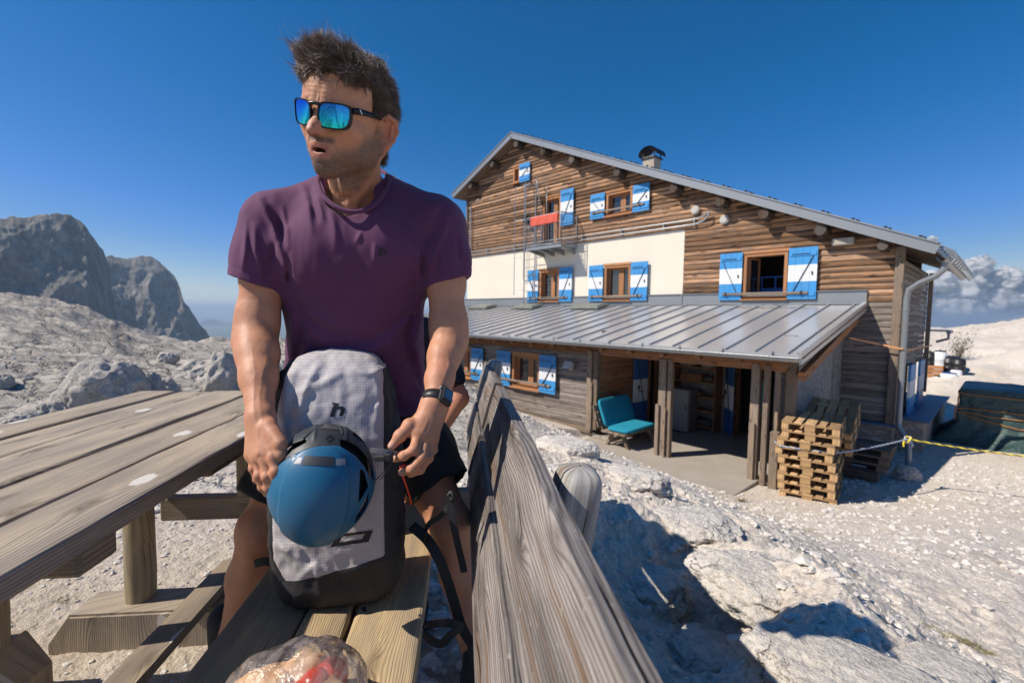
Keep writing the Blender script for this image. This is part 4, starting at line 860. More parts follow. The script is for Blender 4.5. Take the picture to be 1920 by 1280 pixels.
BL = [(208, 763, 112, 72, 1, 'largest of the pale boulders behind the table, broad rounded and fissured'), (243, 752, 43, 33, 2, 'small rounded pale boulder tucked against the right foot of the largest boulder'),
      (282, 739, 36, 31, 3, 'pale blocky boulder in the middle of the row behind the table'), (312, 737, 38, 23, 4, 'low flat pale boulder just right of the blocky boulder'),
      (365, 708, 60, 24, 5, "smaller rounded boulder left of the big one beside the man's forearm"), (420, 735, 66, 54, 6, "big cracked grey boulder partly behind the man's forearm"),
      (112, 788, 64, 36, 7, 'low elongated boulder nearest the back edge of the table'), (52, 804, 64, 24, 8, 'low pale slab of rock at far left behind the table'),
      (532, 730, 36, 50, 9, "grey boulder seen between the man's arm and his shirt"), (5, 728, 28, 20, 10, 'small dark grey rock at the left edge of the photo'), (316, 679, 30, 15, 11, 'lone dark boulder on the slope below the far cliffs')]
for q in BL: boulder(*q)
boulder(1700, 902, 34, 22, 21, 'loose white stone lying in the shade right of the low pallets', group='loose stones on the ground')
def m_outcrop():
    return m_rock('outcrop_limestone', (.66, .60, .53), (.80, .745, .68), (.42, .40, .375), sc=1.6, bd=.020, dirt=.15, fine=.8, crackw=.8)
OUTC = m_outcrop(); bm = bmesh.new(); bmesh.ops.create_icosphere(bm, subdivisions=6, radius=1); ISO6 = (np.array([v.co[:] for v in bm.verts]), np.array([[v.index for v in f.verts] for f in bm.faces])); bm.free()
def outcrop(px, py, wp, hp_, seed, label, deep=1., turn=0.):
    x, y, D = hit(px, py, 1.0); z = float(ground_z(x, y)); sc_ = y/F; w_, h_ = wp*sc_, hp_*sc_; sv, sf = ISO6
    n = ridged(sv[:, 0]*1.0+seed, sv[:, 1]*1.0, sv[:, 2]*1.2, 6, .55)*.15+fbm(sv[:, 0]*.7+seed, sv[:, 1]*.7, sv[:, 2]*.7, 3)*.30+fbm(sv[:, 0]*9+seed, sv[:, 1]*9, sv[:, 2]*9, 4, .6)*.022
    p = sv*(.85+n)[:, None]; p[:, 2] = np.where(p[:, 2] > 0, p[:, 2]*(1-.25*p[:, 2]**2), p[:, 2]); p = p*np.array([w_/2, w_/2*deep, h_]); R_ = np.array([[cos(turn), sin(turn)], [-sin(turn), cos(turn)]]); p[:, :2] = p[:, :2]@R_.T
    o = mesh_np('rock', p, sf, OUTC); o.location = (x, y, z-h_*.15); tag(o, label, 'rock', 'rocks of the outcrop right of the bench'); return o
outcrop(1600, 1300, 420, 70, 31, 'big pale limestone boulder at the bottom right, partly in the shadow of the man', .75, .7)
outcrop(1440, 1100, 250, 48, 32, 'broad rock hump above the big bottom boulder, half shaded', .8, .9); outcrop(1290, 990, 190, 45, 33, 'low rock ledge right of the weathered backrest post', .8, .9)
outcrop(1225, 1110, 130, 45, 34, 'shaded rock in the hollow beside the slit of light', 1., .5); outcrop(1330, 1240, 150, 60, 35, 'shaded rock at the bottom of the trench beside the backrest', .9, .4); outcrop(1195, 905, 120, 36, 36, 'small rough rock just behind the weathered backrest post', .8, .6)
outcrop(1060, 845, 110, 34, 37, 'grey rough rock in the gravel between backrest and lean-to wall', .8, .6); outcrop(1760, 1270, 170, 45, 38, 'low flat rock near the dry grass tuft at the bottom right', .8, 0.)
# stones scattered as gravel (one countless mass)
bm = bmesh.new(); bmesh.ops.create_icosphere(bm, subdivisions=2, radius=1); ISO2 = (np.array([v.co[:] for v in bm.verts]), np.array([[v.index for v in f.verts] for f in bm.faces])); bm.free()
def scatter(name, n, sampler, smin, smax, mat, seed=0, flat=.6, pw=2.2):
    rg = np.random.default_rng(seed); sv, sf = ISO2; xy = sampler(rg, n); n = len(xy); z = ground_z(xy[:, 0], xy[:, 1])
    s_ = smin+(smax-smin)*rg.random(n)**pw; var = []
    for k in range(12): var.append(sv*(1+.55*fbm(sv[:, 0]*1.1+k*9, sv[:, 1]*1.1, sv[:, 2]*1.1, 2))[:, None]*(1+.25*np.sign(sv)*rg.random(3)))
    var = np.array(var)[rg.integers(0, 12, n)]
    sc_ = s_[:, None]*np.stack([rg.uniform(.7, 1.3, n), rg.uniform(.7, 1.3, n), rg.uniform(flat*.6, flat*1.2, n)], 1)
    a = rg.uniform(0, 2*pi, n); p = var*sc_[:, None, :]; c, s2 = np.cos(a)[:, None], np.sin(a)[:, None]
    p = np.stack([p[..., 0]*c-p[..., 1]*s2, p[..., 0]*s2+p[..., 1]*c, p[..., 2]], -1)+np.concatenate([xy, (z+s_*.15)[:, None]], 1)[:, None, :]
    Fc = (sf[None]+(np.arange(n)*len(sv))[:, None, None]).reshape(-1, 3)
    o = mesh_np(name, p.reshape(-1, 3), Fc, mat, smooth=False); tag(o, kind='stuff'); return o
def polar_sampler(a0, a1, r0, r1, pw=1.6, keep=None):
    def f(rg, n):
        a = radians(a0)+(radians(a1)-radians(a0))*rg.random(n); r = r0+(r1-r0)*rg.random(n)**pw; xy = np.stack([np.sin(a)*r, np.cos(a)*r], 1)
        d = fbm(xy[:, 0]*.9, xy[:, 1]*.9, 2., 3); xy = xy[(d > -.25) | (rg.random(n) < .35)]
        u = xy@HU[:2]; v = xy@HV[:2]; ok = ~((u > -17.2) & (u < -2.6) & (v > 7.7) & (v < 17.8)) & ~((u > -3.) & (u < -.9) & (v > 12.7) & (v < 19)); return xy[ok]
    return f
def bsampler(x0, x1, y0, y1):
    def f(rg, n): b = np.stack([rg.uniform(x0, x1, n), rg.uniform(y0, y1, n)], 1); return np.stack([b[:, 0]*cos(BAZ)+b[:, 1]*sin(BAZ), -b[:, 0]*sin(BAZ)+b[:, 1]*cos(BAZ)], 1)
    return f
scatter('gravel', 5000, bsampler(-2.6, .2, .3, 4.0), .002, .014, STONE, 1, pw=3.)
scatter('gravel', 1300, bsampler(-.55, .25, .5, 3.0), .006, .032, STONE, 3, pw=2.)
scatter('gravel', 7000, polar_sampler(4, 58, 1.6, 15, 1.2), .004, .028, STONE, 2, pw=4.)
scatter('gravel', 1500, polar_sampler(-58, -8, 3.2, 16, 1.3), .008, .05, STONE, 4, pw=4.)
scatter('gravel', 2200, lambda rg, n: np.stack([HU[0]*(u_ := rg.uniform(-13, .5, n))+HV[0]*(v_ := rg.uniform(5.5, 8.2, n)), HU[1]*u_+HV[1]*v_], 1), .008, .045, STONE, 5, pw=2.5)
scatter('gravel', 900, lambda rg, n: np.stack([HU[0]*(u_ := rg.uniform(-2.4, .8, n))+HV[0]*(v_ := rg.uniform(8.6, 13.5, n)), HU[1]*u_+HV[1]*v_], 1), .01, .05, STONE, 6, pw=2.5)
def grass(name, spots, mat, seed=3):
    rg = np.random.default_rng(seed); V_, F_ = [], []; off = 0
    for x, y, R, n, hgt in spots:
        a = rg.uniform(0, 2*pi, n); r = R*np.sqrt(rg.random(n)); bxx, byy = x+r*np.cos(a), y+r*np.sin(a)*.6; bz_ = ground_z(bxx, byy)
        for i in range(n):
            h_ = hgt*rg.uniform(.4, 1.1); d = rg.normal(size=2)*h_*.7; w_ = hgt*.035+.0006; pa = rg.uniform(0, pi); wx, wy = cos(pa)*w_, sin(pa)*w_
            b0 = np.array([bxx[i], byy[i], bz_[i]-.004])
            for k, tt in enumerate((0, .5, 1)):
                c = b0+np.array([d[0]*tt**1.7, d[1]*tt**1.7, h_*tt*(1-.25*tt)]); f = (1-tt*.9); V_ += [c-np.array([wx, wy, 0])*f, c+np.array([wx, wy, 0])*f]
            F_ += [(off, off+1, off+3, off+2), (off+2, off+3, off+5, off+4)]; off += 6
    o = mesh_np(name, V_, F_, mat, smooth=True); tag(o, kind='stuff'); return o
def gp(px, py, z):
    p = atz(px, py, z); return p[0], p[1]
GRASS = m_plain('dry_grass', (.20, .17, .06), .8, 0, .4, 30.)
spots = [(*gp(1800, 1215, -.8), .10, 260, .035), (*gp(1830, 1235, -.8), .09, 260, .035), (*gp(1740, 1195, -.8), .07, 120, .03), (*gp(1420, 945, -1.4), .10, 60, .05), (*gp(1510, 990, -1.3), .14, 60, .05), (*gp(1525, 930, -1.8), .12, 60, .05), (*gp(1560, 1170, -.9), .05, 50, .025), (*gp(1850, 1030, -1.2), .16, 90, .03), (*gp(1390, 935, -1.75), .08, 50, .1), (*gp(1700, 830, -1.9), .3, 200, .09), (*gp(120, 1095, 0), .05, 120, .02), (*gp(1150, 885, -.9), .1, 60, .03)]
for k in range(26): spots.append((*gp(cr.uniform(1450, 1900), cr.uniform(900, 1250), -1.1), cr.uniform(.03, .10), 40, .025))
grass('grass', spots, GRASS)
def shrub(px, py, D, hgt, seed, label):
    x, y, D = hit(px, py, 10); z = float(ground_z(x, y)); rr = random.Random(seed); e = empty('shrub', label, 'shrub', (x, y, z))
    m = MB(); tips = []
    for k in range(7):
        a = rr.uniform(0, 6.28); l = hgt*rr.uniform(.5, 1.); p = [(0, 0, -.03)]+[(cos(a)*l*.45*t**1.3+rr.uniform(-.02, .02), sin(a)*l*.45*t**1.3, l*t) for t in (.35, .7, 1)]; m.tube(p, [.02*hgt, .014*hgt, .009*hgt, .004], 0, 5); tips += p[1:]
    m.build('stem', WOOD_BEAM, e); V_, F_ = [], []; off = 0
    for k in range(420):
        tx = rr.choice(tips); c = np.array(tx)+np.array([rr.gauss(0, 1) for _ in range(3)])*hgt*.13; d1 = np.array([rr.gauss(0, 1) for _ in range(3)]); d1 *= .035*hgt/np.linalg.norm(d1); d2 = np.cross(d1, [rr.gauss(0, 1) for _ in range(3)]); d2 *= .018*hgt/(np.linalg.norm(d2)+1e-9)
        V_ += [c-d1, c+d2, c+d1, c-d2]; F_.append((off, off+1, off+2, off+3)); off += 4
    mesh_np('foliage', V_, F_, m_plain('shrub_leaf', (.07, .085, .035), .7, 0, .4, 5.), e)
shrub(1797, 676, 30, 1.3, 3, 'small sparse green shrub alone on the white hillside behind the hut'); 
# distant plateau rocks already in the ground sheet

# ================================================================== PICNIC TABLE WITH ITS BENCH (local frame turned along the bench)
tb = empty('picnic_table', 'weathered plank picnic table with joined seat, slatted backrest and log legs on rocky ground', 'picnic table', (0, 0, 0), -BAZ)
def sag(mb, x0, x1, y0, y1, z1, th, mi=0, seg=14, tone=None, bev=.006, warp=.004):
    """one weathered plank along y with softened, slightly wavering edges"""
    tone = random.random() if tone is None else tone; ru, rv = random.random()*40, random.random()*40; w0 = random.uniform(-warp, warp); ys = np.linspace(y0, y1, seg+1)
    prof = [(x0, z1-th+bev), (x0, z1-bev), (x0+bev*.4, z1-bev*.3), (x0+bev*1.4, z1), ((x0+x1)/2, z1+.0012), (x1-bev*1.4, z1), (x1-bev*.4, z1-bev*.3), (x1, z1-bev), (x1, z1-th+bev), (x1-bev, z1-th), (x0+bev, z1-th)]
    P = []; n = len(prof)
    for i, y in enumerate(ys):
        e = [random.uniform(-.0012, .0012) for _ in range(n)]; a = w0*sin(y*2.1+ru); P.append([(px+e[j]+(.0015*sin(y*9+rv) if j < 3 or j > 5 else 0), y, pz+a+e[-j-1]*.5) for j, (px, pz) in enumerate(prof)])
    acc = [0]; 
    for j in range(n): a, b = prof[j], prof[(j+1) % n]; acc.append(acc[-1]+hypot(b[0]-a[0], b[1]-a[1]))
    vs = [p for r in P for p in r]; fs, uv = [], []
    for i in range(seg):
        for j in range(n):
            k = (j+1) % n; fs.append((i*n+j, i*n+k, (i+1)*n+k, (i+1)*n+j)); uv.append([(ys[i]+ru, acc[j]+rv), (ys[i]+ru, acc[j+1]+rv), (ys[i+1]+ru, acc[j+1]+rv), (ys[i+1]+ru, acc[j]+rv)])
    mb._add(vs, fs, mi, uv, tone, False)
    for i, rev in ((0, 0), (seg, 1)):
        f = [i*n+j for j in range(n)]; f = f[::-1] if not rev else f; mb._add([vs[q] for q in f], [list(range(n))], mi, [[(vs[q][0]*.4+ru, vs[q][2]*3+rv) for q in f]], tone, False)
m = MB(); ed = [-1.40, -1.246, -1.096, -.914, -.757, -.607]
for a, b in zip(ed[:-1], ed[1:]): sag(m, a+.006, b-.005, -1.0+random.uniform(-.01, .01), 2.12+random.uniform(-.008, .008), .753, .042, seg=40, tone=random.uniform(.45, .8))
m.build('tabletop', WOOD_TABLE, tb)
m = MB()
for y in (-.55, .85, 1.78): m.box((-1.0, y, .685), (.74, .09, .05), 0, bev=.008)
m.box((-.70, 1.36, .69), (.09, .22, .035), 0, bev=.006); m.split('tabletop_batten', WOOD_TABLE, tb)
m = MB()
for (a, b, t_) in ((-.497, -.345, .35), (-.337, -.242, .15), (-.234, -.086, .8)): sag(m, a, b, -.7, 2.06, .45, .045, seg=36, tone=t_)
m.build('seat', WOOD_SEAT, tb)
def backboard(xt, zt, hgt, y0, y1, tone=.5, th=.034):
    """leaning board: xt, zt = its upper inner edge"""
    m = MB(); m.T = None; a = radians(15); mm = MB(); sag(mm, 0, hgt, y0, y1, 0, th, seg=36, tone=tone, bev=.004, warp=.002)
    def T(p): d = hgt-p[0]; o = -p[2]; return (xt-d*sin(a)+o*cos(a), p[1], zt-d*cos(a)-o*sin(a))
    mm.v = [T(p) for p in mm.v]
    return mm
m = backboard(.112, .862, .168, -.35, 1.60, .5); m.build('backrest_board', WOOD_GREY, tb)
m = backboard(.060, .672, .150, -.35, 1.60, .45); m.build('backrest_board', WOOD_GREY, tb)
m = backboard(.106, .872, .168, 1.585, 2.30, .6); m.build('backrest_board', WOOD_GREY, tb)
m = backboard(.056, .690, .150, 1.585, 2.28, .55); m.build('backrest_board', WOOD_GREY, tb)
def post(name, x, y, w_, d_, z0, z1, lean, mat, sq=6.):
    """rear post: rounded-square section, dressed round at its top"""
    m = MB(); n = 28; P = []; zs = list(np.linspace(z0, z1-.05, 12))+[z1-.035, z1-.02, z1-.009, z1-.003, z1]; fs_ = [1]*12+[.985, .94, .82, .55, .05]
    for z, f in zip(zs, fs_):
        row = []
        for k in range(n):
            a = 2*pi*k/n; c, s_ = cos(a), sin(a); r = (abs(c)**sq+abs(s_)**sq)**(-1/sq)
            q = 1+.02*float(pn(c*2+x, s_*2, z*6)); row.append((x+lean*(z-z1)+c*r*w_/2*f*q, y+s_*r*d_/2*f*q, z))
        P.append(row)
    vs = [p for r in P for p in r]; ff, uv = [], []; L = 0
    for i in range(len(zs)-1):
        dz = max(.003, hypot(zs[i+1]-zs[i], (fs_[i+1]-fs_[i])*w_/2))
        for k in range(n):
            j = (k+1) % n; c = (w_+d_)*2/n; ff.append((i*n+k, i*n+j, (i+1)*n+j, (i+1)*n+k)); uv.append([(L+7, k*c+3), (L+7, (k+1)*c+3), (L+dz+7, (k+1)*c+3), (L+dz+7, k*c+3)])
        L += dz
    m._add(vs, ff, 0, uv, .9, True); return m.build(name, mat, tb)
WOOD_PALE = m_wood('timber_silver', (.50, .48, .455), (.20, .18, .165), grey=1., rings=26, bump=.9, tonev=.1, crack=1., knots=1.6, sc=1.)
post('backrest_post', .205, .775, .072, .10, -.25, .846, .16, WOOD_PALE); post('backrest_post', .152, 2.16, .07, .10, -.2, .895, .16, WOOD_PALE); post('backrest_post', .186, -.55, .074, .10, -.2, .868, .16, WOOD_PALE)
def logleg(x, y, z0, z1, r, name='leg'):
    m = MB(); m.tube([(x+.002*sin(k), y, z0+(z1-z0)*k/6) for k in range(7)], [r*(1+.02*sin(k*2.)) for k in range(7)], 0, 20); m.build(name, WOOD_POST, tb)
logleg(-1.16, 1.74, .06, .712, .047); logleg(-1.36, 1.42, .13, .712, .045); logleg(-1.16, -.4, -.05, .712, .045); logleg(-.86, -.4, -.05, .712, .045)
m = MB(); m.box((-.835, 1.84, .34), (.05, .06, .76), 0, bev=.008); m.build('leg', WOOD_POST, tb)
m = MB(); m.box((-.30, 1.83, .20), (.08, .08, .33), 0, bev=.008); m.build('leg', WOOD_POST, tb)
def foot(x0, x1, y, z0, z1, d_, ch=.07, both=True):
    m = MB(); zc = z1-(z1-z0)*.55
    ring = [(x0, y-d_/2, z0), (x0, y-d_/2, zc), (x0+ch, y-d_/2, z1), (x1-ch, y-d_/2, z1), (x1, y-d_/2, zc), (x1, y-d_/2, z0)]
    b = .008; m.poly([(a, y-d_/2+b, c) for a, _, c in ring][::-1], (0, d_-2*b, 0), tone=.6)
    ring2 = [(x0+b, 0, z0+b), (x0+b, 0, zc-b*.3), (x0+ch+b*.3, 0, z1-b), (x1-ch-b*.3, 0, z1-b), (x1-b, 0, zc-b*.3), (x1-b, 0, z0+b)]
    m.poly([(a, y-d_/2, c) for a, _, c in ring2][::-1], (0, d_, 0), tone=.6)
    m.build('foot_beam', WOOD_TABLE, tb)
foot(-1.40, -.22, 1.72, -.12, .065, .15); foot(-2.0, -1.25, 1.42, -.06, .13, .15); foot(-1.4, -.2, -.4, -.15, .0, .15)
m = MB(); m.box((-.38, 1.83, .358), (1.5, .05, .088), 0, bev=.006); m.build('cross_beam', WOOD_TABLE, tb)
m = MB(); m.box((-.92, 1.0, .083), (.098, 1.85, .032), 0, bev=.006); m.build('footrest_board', WOOD_TABLE, tb)
# ================================================================== THINGS ROUND THE HUT
def thing(name, label, cat, u, v, z, rz=0, group=None): return empty(name, label, cat, tuple(W(u, v, z)), HROT+rz, group)
def make_pallet(label, group):
    e = empty('pallet', label, 'pallet', (0, 0, 0), 0, group)                 # local x = .8 side, y = 1.2 side
    m = MB()
    for x, w_ in ((-.3275, .145), (-.165, .1), (0, .145), (.165, .1), (.3275, .145)): m.box((x, 0, .133), (w_, 1.2, .022), 0, bev=.002)
    for y in (-.5275, 0, .5275): m.box((0, y, .111), (.8, .145, .021), 0, bev=.002)
    m.build('deck', WOOD_PALLET, e); m = MB()
    for x, w_ in ((-.35, .1), (0, .145), (.35, .1)):
        for y, l in ((-.5275, .145), (0, .145), (.5275, .145)): m.box((x, y, .061), (w_, l, .078), 0, bev=.003)
    m.split('block', WOOD_PALLET, e); m = MB()
    for x, w_ in ((-.35, .1), (0, .145), (.35, .1)): m.box((x, 0, .011), (w_, 1.2, .022), 0, bev=.002)
    m.build('runners', WOOD_PALLET, e); return e
ordn = ['bottom', 'second', 'third', 'fourth', 'fifth', 'sixth', 'seventh', 'eighth']
px_ = None; rot = radians(7)
d1 = np.array([cos(rot), sin(rot)]); d2 = np.array([-sin(rot), cos(rot)])
for k in range(9):
    lab = ('topmost pale wood pallet of the tall stack beside the porch posts' if k == 8 else ordn[k]+' wood pallet counted from the ground in the tall stack beside the porch posts')
    p = make_pallet(lab, 'pallets in the tall stack') if k == 0 else copy_tree(px_); px_ = px_ or p; p['label'] = lab
    jx, jy = random.uniform(-.02, .02)-(.03 if k in (5, 6) else 0), random.uniform(-.02, .02)
    c = np.array([-2.52, 8.5])+d1*(.4+jx)+d2*(.6+jy); p.location = W(c[0], c[1], -1.90+.145*k); p.rotation_euler = (0, 0, HROT+rot+random.uniform(-.025, .025))
def plc(lab, grp, u, v, z, eul, mat=None):
    p = copy_tree(px_); p['label'] = lab; p['group'] = grp
    for ch in p.children:
        if mat: ch.data = ch.data.copy(); ch.data.materials[0] = mat
    p.rotation_euler = (Matrix.Rotation(HROT+eul[2], 3, 'Z')@Matrix.Rotation(eul[1], 3, 'Y')@Matrix.Rotation(eul[0], 3, 'X')).to_euler(); p.location = W(u, v, z); return p
for k, lab in enumerate(('lowest', 'middle', 'uppermost')):
    plc('%s of the three pallets propped at a slant behind the tall stack' % lab, 'propped pallets', -2.20, 10.30-.05*k, -1.10+.150*k, (radians(20), 0, radians(5)))
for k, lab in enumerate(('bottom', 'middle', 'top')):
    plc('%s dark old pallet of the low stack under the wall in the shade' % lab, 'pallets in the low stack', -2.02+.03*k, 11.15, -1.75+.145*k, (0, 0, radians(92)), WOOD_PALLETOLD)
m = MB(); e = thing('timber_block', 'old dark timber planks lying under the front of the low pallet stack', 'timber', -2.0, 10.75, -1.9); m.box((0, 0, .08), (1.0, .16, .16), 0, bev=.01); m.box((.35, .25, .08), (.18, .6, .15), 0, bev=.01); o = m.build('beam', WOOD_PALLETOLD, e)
# ropes and strap
def rope(name, pts, r, mats, label, tw=60., lab_cat='rope', n=10):
    pts = np.array(pts, float); L = np.concatenate([[0], np.cumsum(np.linalg.norm(np.diff(pts, axis=0), axis=1))]); k = max(8, int(L[-1]/.02)); s_ = np.linspace(0, L[-1], k); Q = np.stack([np.interp(s_, L, pts[:, i]) for i in range(3)], 1)
    m = MB()
    for ph in (0, 2.094, 4.189):
        T = np.gradient(Q, axis=0); T /= np.linalg.norm(T, axis=1)[:, None]; A_ = np.cross(T, [0, 0, 1.]); A_ /= np.linalg.norm(A_, axis=1)[:, None]+1e-9; B_ = np.cross(T, A_)
        a = s_*tw+ph; m.tube(Q+(A_*np.cos(a)[:, None]+B_*np.sin(a)[:, None])*r*.55, r*.6, int(ph > 3) if len(mats) > 1 else 0, 5)
    o = m.build(name, mats); tag(o, label, lab_cat); return o
ROPEW = m_plain('white_rope', (.45, .47, .52), .8, 0, .3, 40.); ROPEY = m_plain('yellow_rope', (.75, .60, .06), .6, 0, .15, 40.); ROPEB = m_plain('blue_fleck_rope', (.14, .20, .38), .7); ROPEK = m_plain('dark_fleck', (.10, .09, .05), .7)
def sagp(a, b, dz, n=12): a = np.array(a, float); b = np.array(b, float); return [a+(b-a)*t+np.array([0, 0, -dz*4*t*(1-t)]) for t in np.linspace(0, 1, n)]
kp = at(1702, 823, 7.9)
rope('rope', sagp(W(-2.66, 8.71, -1.03), W(-2.5, 8.46, -1.02), 0, 3)+sagp(W(-2.45, 8.45, -1.02), W(-1.76, 8.72, -1.02), .01, 6)+sagp(W(-1.72, 8.8, -1.02), kp, .02), .013, [ROPEW, ROPEB], 'white and blue rope tied round the porch post and tall pallet stack')
rope('rope', [kp]+sagp(kp+np.array([.01, 0, 0]), at(1990, 862, 7.2), .03), .014, [ROPEY, ROPEK], 'yellow twisted rope stretched to the right above the shaded gravel', 40.)
m = MB(); rr = random.Random(2)
for k in range(3):
    c = kp+np.array([0, 0, -.01]); m.tube([c+np.array([.05*cos(a+k), .03*sin(a+k), .05*sin(a*1.3+k)]) for a in np.linspace(0, 5, 14)], .013, 0 if k < 2 else 1, 6)
m.tube([kp+np.array([-.02, 0, 0]), kp+np.array([-.08, -.01, -.06]), kp+np.array([-.07, -.01, -.13])], .014, 0, 6); m.tube([kp, kp+np.array([.05, 0, -.04]), kp+np.array([.09, 0, -.11]), kp+np.array([.06, 0, -.14])], .02, 1, 6)
tag(m.build('rope_knot', [ROPEY, ROPEW]), 'bulky yellow and white knot joining the two ropes', 'rope')
m = MB(); sp_ = [W(-2.35, 12.2, .70), W(-1.9, 12.6, .58), W(-1.50, 12.62, .50), W(-1.44, 12.9, .47), W(-1.47, 17.7, .40)]
for a, b in zip(sp_[:-1], sp_[1:]): m.bar(a, b, .012, .035, 0)
tag(m.build('lashing_strap', m_plain('orange_strap', (.62, .30, .13), .7)), 'orange lashing strap pulled round the hut corner and downpipe', 'strap')
# red towel on the balcony rail
m = MB(); P = []
for i, t_ in enumerate(np.linspace(-.33, .36, 15)):
    row = []
    for u in np.linspace(-12.08, -10.76, 26):
        rip = .012*sin(u*17+t_*4)+.008*sin(u*41); 
        if abs(t_) < .035: off = -.0; z = 4.665+.0
        else: off = (-1 if t_ > 0 else 1)*(.028+rip*min(1, abs(t_)*4)); z = 4.665-abs(t_)
        row.append((u, 12.03+off, z))
    P.append(row)
m.grid(P); m.T = None
o = m.build('towel', m_plain('red_towel_cloth', (.62, .11, .075), .95, 0, .25, 14., .6, .01), org=(-11.4, 12.03, 4.5)); o.location = W(-11.4, 12.03, 4.5); o.rotation_euler = (0, 0, HROT); tag(o, 'red towel hung over the metal balcony rail', 'towel')
sm = o.modifiers.new('s', 'SOLIDIFY'); sm.thickness = .008
# porch bench with two turquoise cushions
def cushion(name, label, dims, loc, rot_):
    e = 5; n = 22; V_ = []; w_, d_, h_ = dims
    bm = bmesh.new(); bmesh.ops.create_cube(bm, size=2); bmesh.ops.subdivide_edges(bm, edges=bm.edges[:], cuts=11, use_grid_fill=True)
    for v in bm.verts:
        x, y, z = v.co; r = (abs(x)**6+abs(y)**6+abs(z)**3)**(1/6.); puff = (1-.25*(x**4+y**4)/2)
        k = 1/max(1e-3, (abs(x)**8+abs(y)**8+abs(z)**8)**(1/8.)); v.co = (x*k*w_/2, y*k*d_/2, z*k*h_/2*puff+.004*float(pn(x*2, y*2, 1.+loc[0])))
    me = bpy.data.meshes.new(name); bm.to_mesh(me); bm.free(); me.polygons.foreach_set('use_smooth', [True]*len(me.polygons)); me.materials.append(TURQ)
    o = bpy.data.objects.new(name, me); COL.objects.link(o); o.location = W(*loc); o.rotation_euler = (Matrix.Rotation(HROT, 3, 'Z')@rot_).to_euler(); tag(o, label, 'cushion'); return o
TURQ = m_plain('turquoise_canvas', (.008, .245, .37), .85, 0, .12, 5., .3, .003, bsc=200.)
be = thing('porch_bench', 'low wooden bench with splayed trestle legs at the porch edge under turquoise cushions', 'bench', -6.0, 9.2, -1.83)
bl = lambda u, v, z: (u+6.0, v-9.2, z+1.83)
m = MB()
for k in range(4): m.box(bl(-6.08+k*.16, 9.2, -1.50), (.145, 1.45, .04), 0, bev=.006)
m.build('seat', WOOD_PORCH, be)
for k in range(3): m = MB(); m.box(bl(-6.28-.06*k, 9.2, -1.38+.17*k), (.035, 1.4, .14), 0, np.array(Matrix.Rotation(radians(-18), 3, 'Y')), .006); m.build('back_slat', WOOD_PORCH, be)
for v in (8.7, 9.75):
    for s_ in (-1, 1): m = MB(); m.bar(bl(-5.85+s_*.1, v, -1.50), bl(-5.85+s_*.3, v, -1.86), .06, .10, 0, upv=(0, 1, 0)); m.build('leg', WOOD_PORCH, be)
    m = MB(); m.bar(bl(-6.25, v, -1.52), bl(-6.48, v, -.9), .05, .07, 0, upv=(0, 1, 0)); m.build('back_support', WOOD_PORCH, be)
cushion('seat_cushion', 'flat turquoise seat cushion lying on the porch bench, half in sunlight', (.58, 1.28, .09), (-5.80, 9.18, -1.43), Matrix.Rotation(radians(2), 3, 'Z'))
cushion('back_cushion', 'turquoise back cushion standing upright against the backrest of the porch bench', (.68, 1.22, .09), (-6.24, 9.22, -1.14), Matrix.Rotation(radians(-1), 3, 'Z')@Matrix.Rotation(radians(68), 3, 'Y'))
# shelf unit, fridge, stored things
se = thing('shelf_unit', 'open wooden shelf unit against the back wall of the porch', 'shelf unit', -5.55, 11.8, -1.85)
def sl_(u, v, z): return (u+5.55, v-11.8, z+1.85)
for u in (-6.12, -4.97): m = MB(); m.box(sl_(u, 11.8, -1.0), (.03, .42, 1.72), 0); m.build('side_panel', WOOD_INNER, se)
for z in (-1.72, -1.32, -.96, -.58, -.2): m = MB(); m.box(sl_(-5.545, 11.8, z), (1.118, .42, .028), 0); m.build('shelf', WOOD_FRAME, se)
def crate(label, u, v, z, w_, d_, h_, mat, group=None):
    e = thing('crate', label, 'crate', u, v, z, 0, group); m = MB()
    for k in range(3):
        zz = h_*(k+.5)/3; m.box((0, -d_/2, zz), (w_, .012, h_/3-.015), 0); m.box((0, d_/2, zz), (w_, .012, h_/3-.015), 0); m.box((-w_/2, 0, zz), (.012, d_-.02, h_/3-.015), 0); m.box((w_/2, 0, zz), (.012, d_-.02, h_/3-.015), 0)
    m.build('slats', mat, e); m = MB(); m.box((0, 0, .008), (w_-.03, d_-.03, .012), 0)
    for sx in (-1, 1):
        for sy in (-1, 1): m.box((sx*(w_/2-.02), sy*(d_/2-.02), h_/2), (.025, .025, h_), 0)
    m.build('frame', mat, e)
crate('slatted orange wood crate on the second shelf from the top', -5.62, 11.78, -.565, .56, .32, .17, WOOD_FRAME); crate('shallow pale crate on the middle shelf', -5.62, 11.78, -.945, .5, .3, .1, WOOD_PALLET); crate('low wooden crate on the lowest shelf', -5.75, 11.78, -1.305, .42, .3, .13, WOOD_PALLET)
def sack(label, u, v, z, a, b, c, seed, mat):
    sv, sf = ISO2; bm = bmesh.new(); bmesh.ops.create_icosphere(bm, subdivisions=4, radius=1); sv = np.array([q.co[:] for q in bm.verts]); sf = np.array([[q.index for q in f.verts] for f in bm.faces]); bm.free()
    k = (np.abs(sv)**3).sum(1)**(-1/3.); p = sv*k[:, None]*(1+.12*fbm(sv[:, 0]*2+seed, sv[:, 1]*2, sv[:, 2]*2, 4, .6))[:, None]*np.array([a, b, c])/2
    o = mesh_np('sack', p, sf, mat); o.location = W(u, v, z+c*.48); o.rotation_euler = (0, 0, HROT); tag(o, label, 'sack'); return o
SACK = m_plain('sack_cloth', (.36, .31, .26), .9, 0, .3, 9.); SACKD = m_plain('dark_sack_cloth', (.10, .09, .085), .9, 0, .3, 9.)
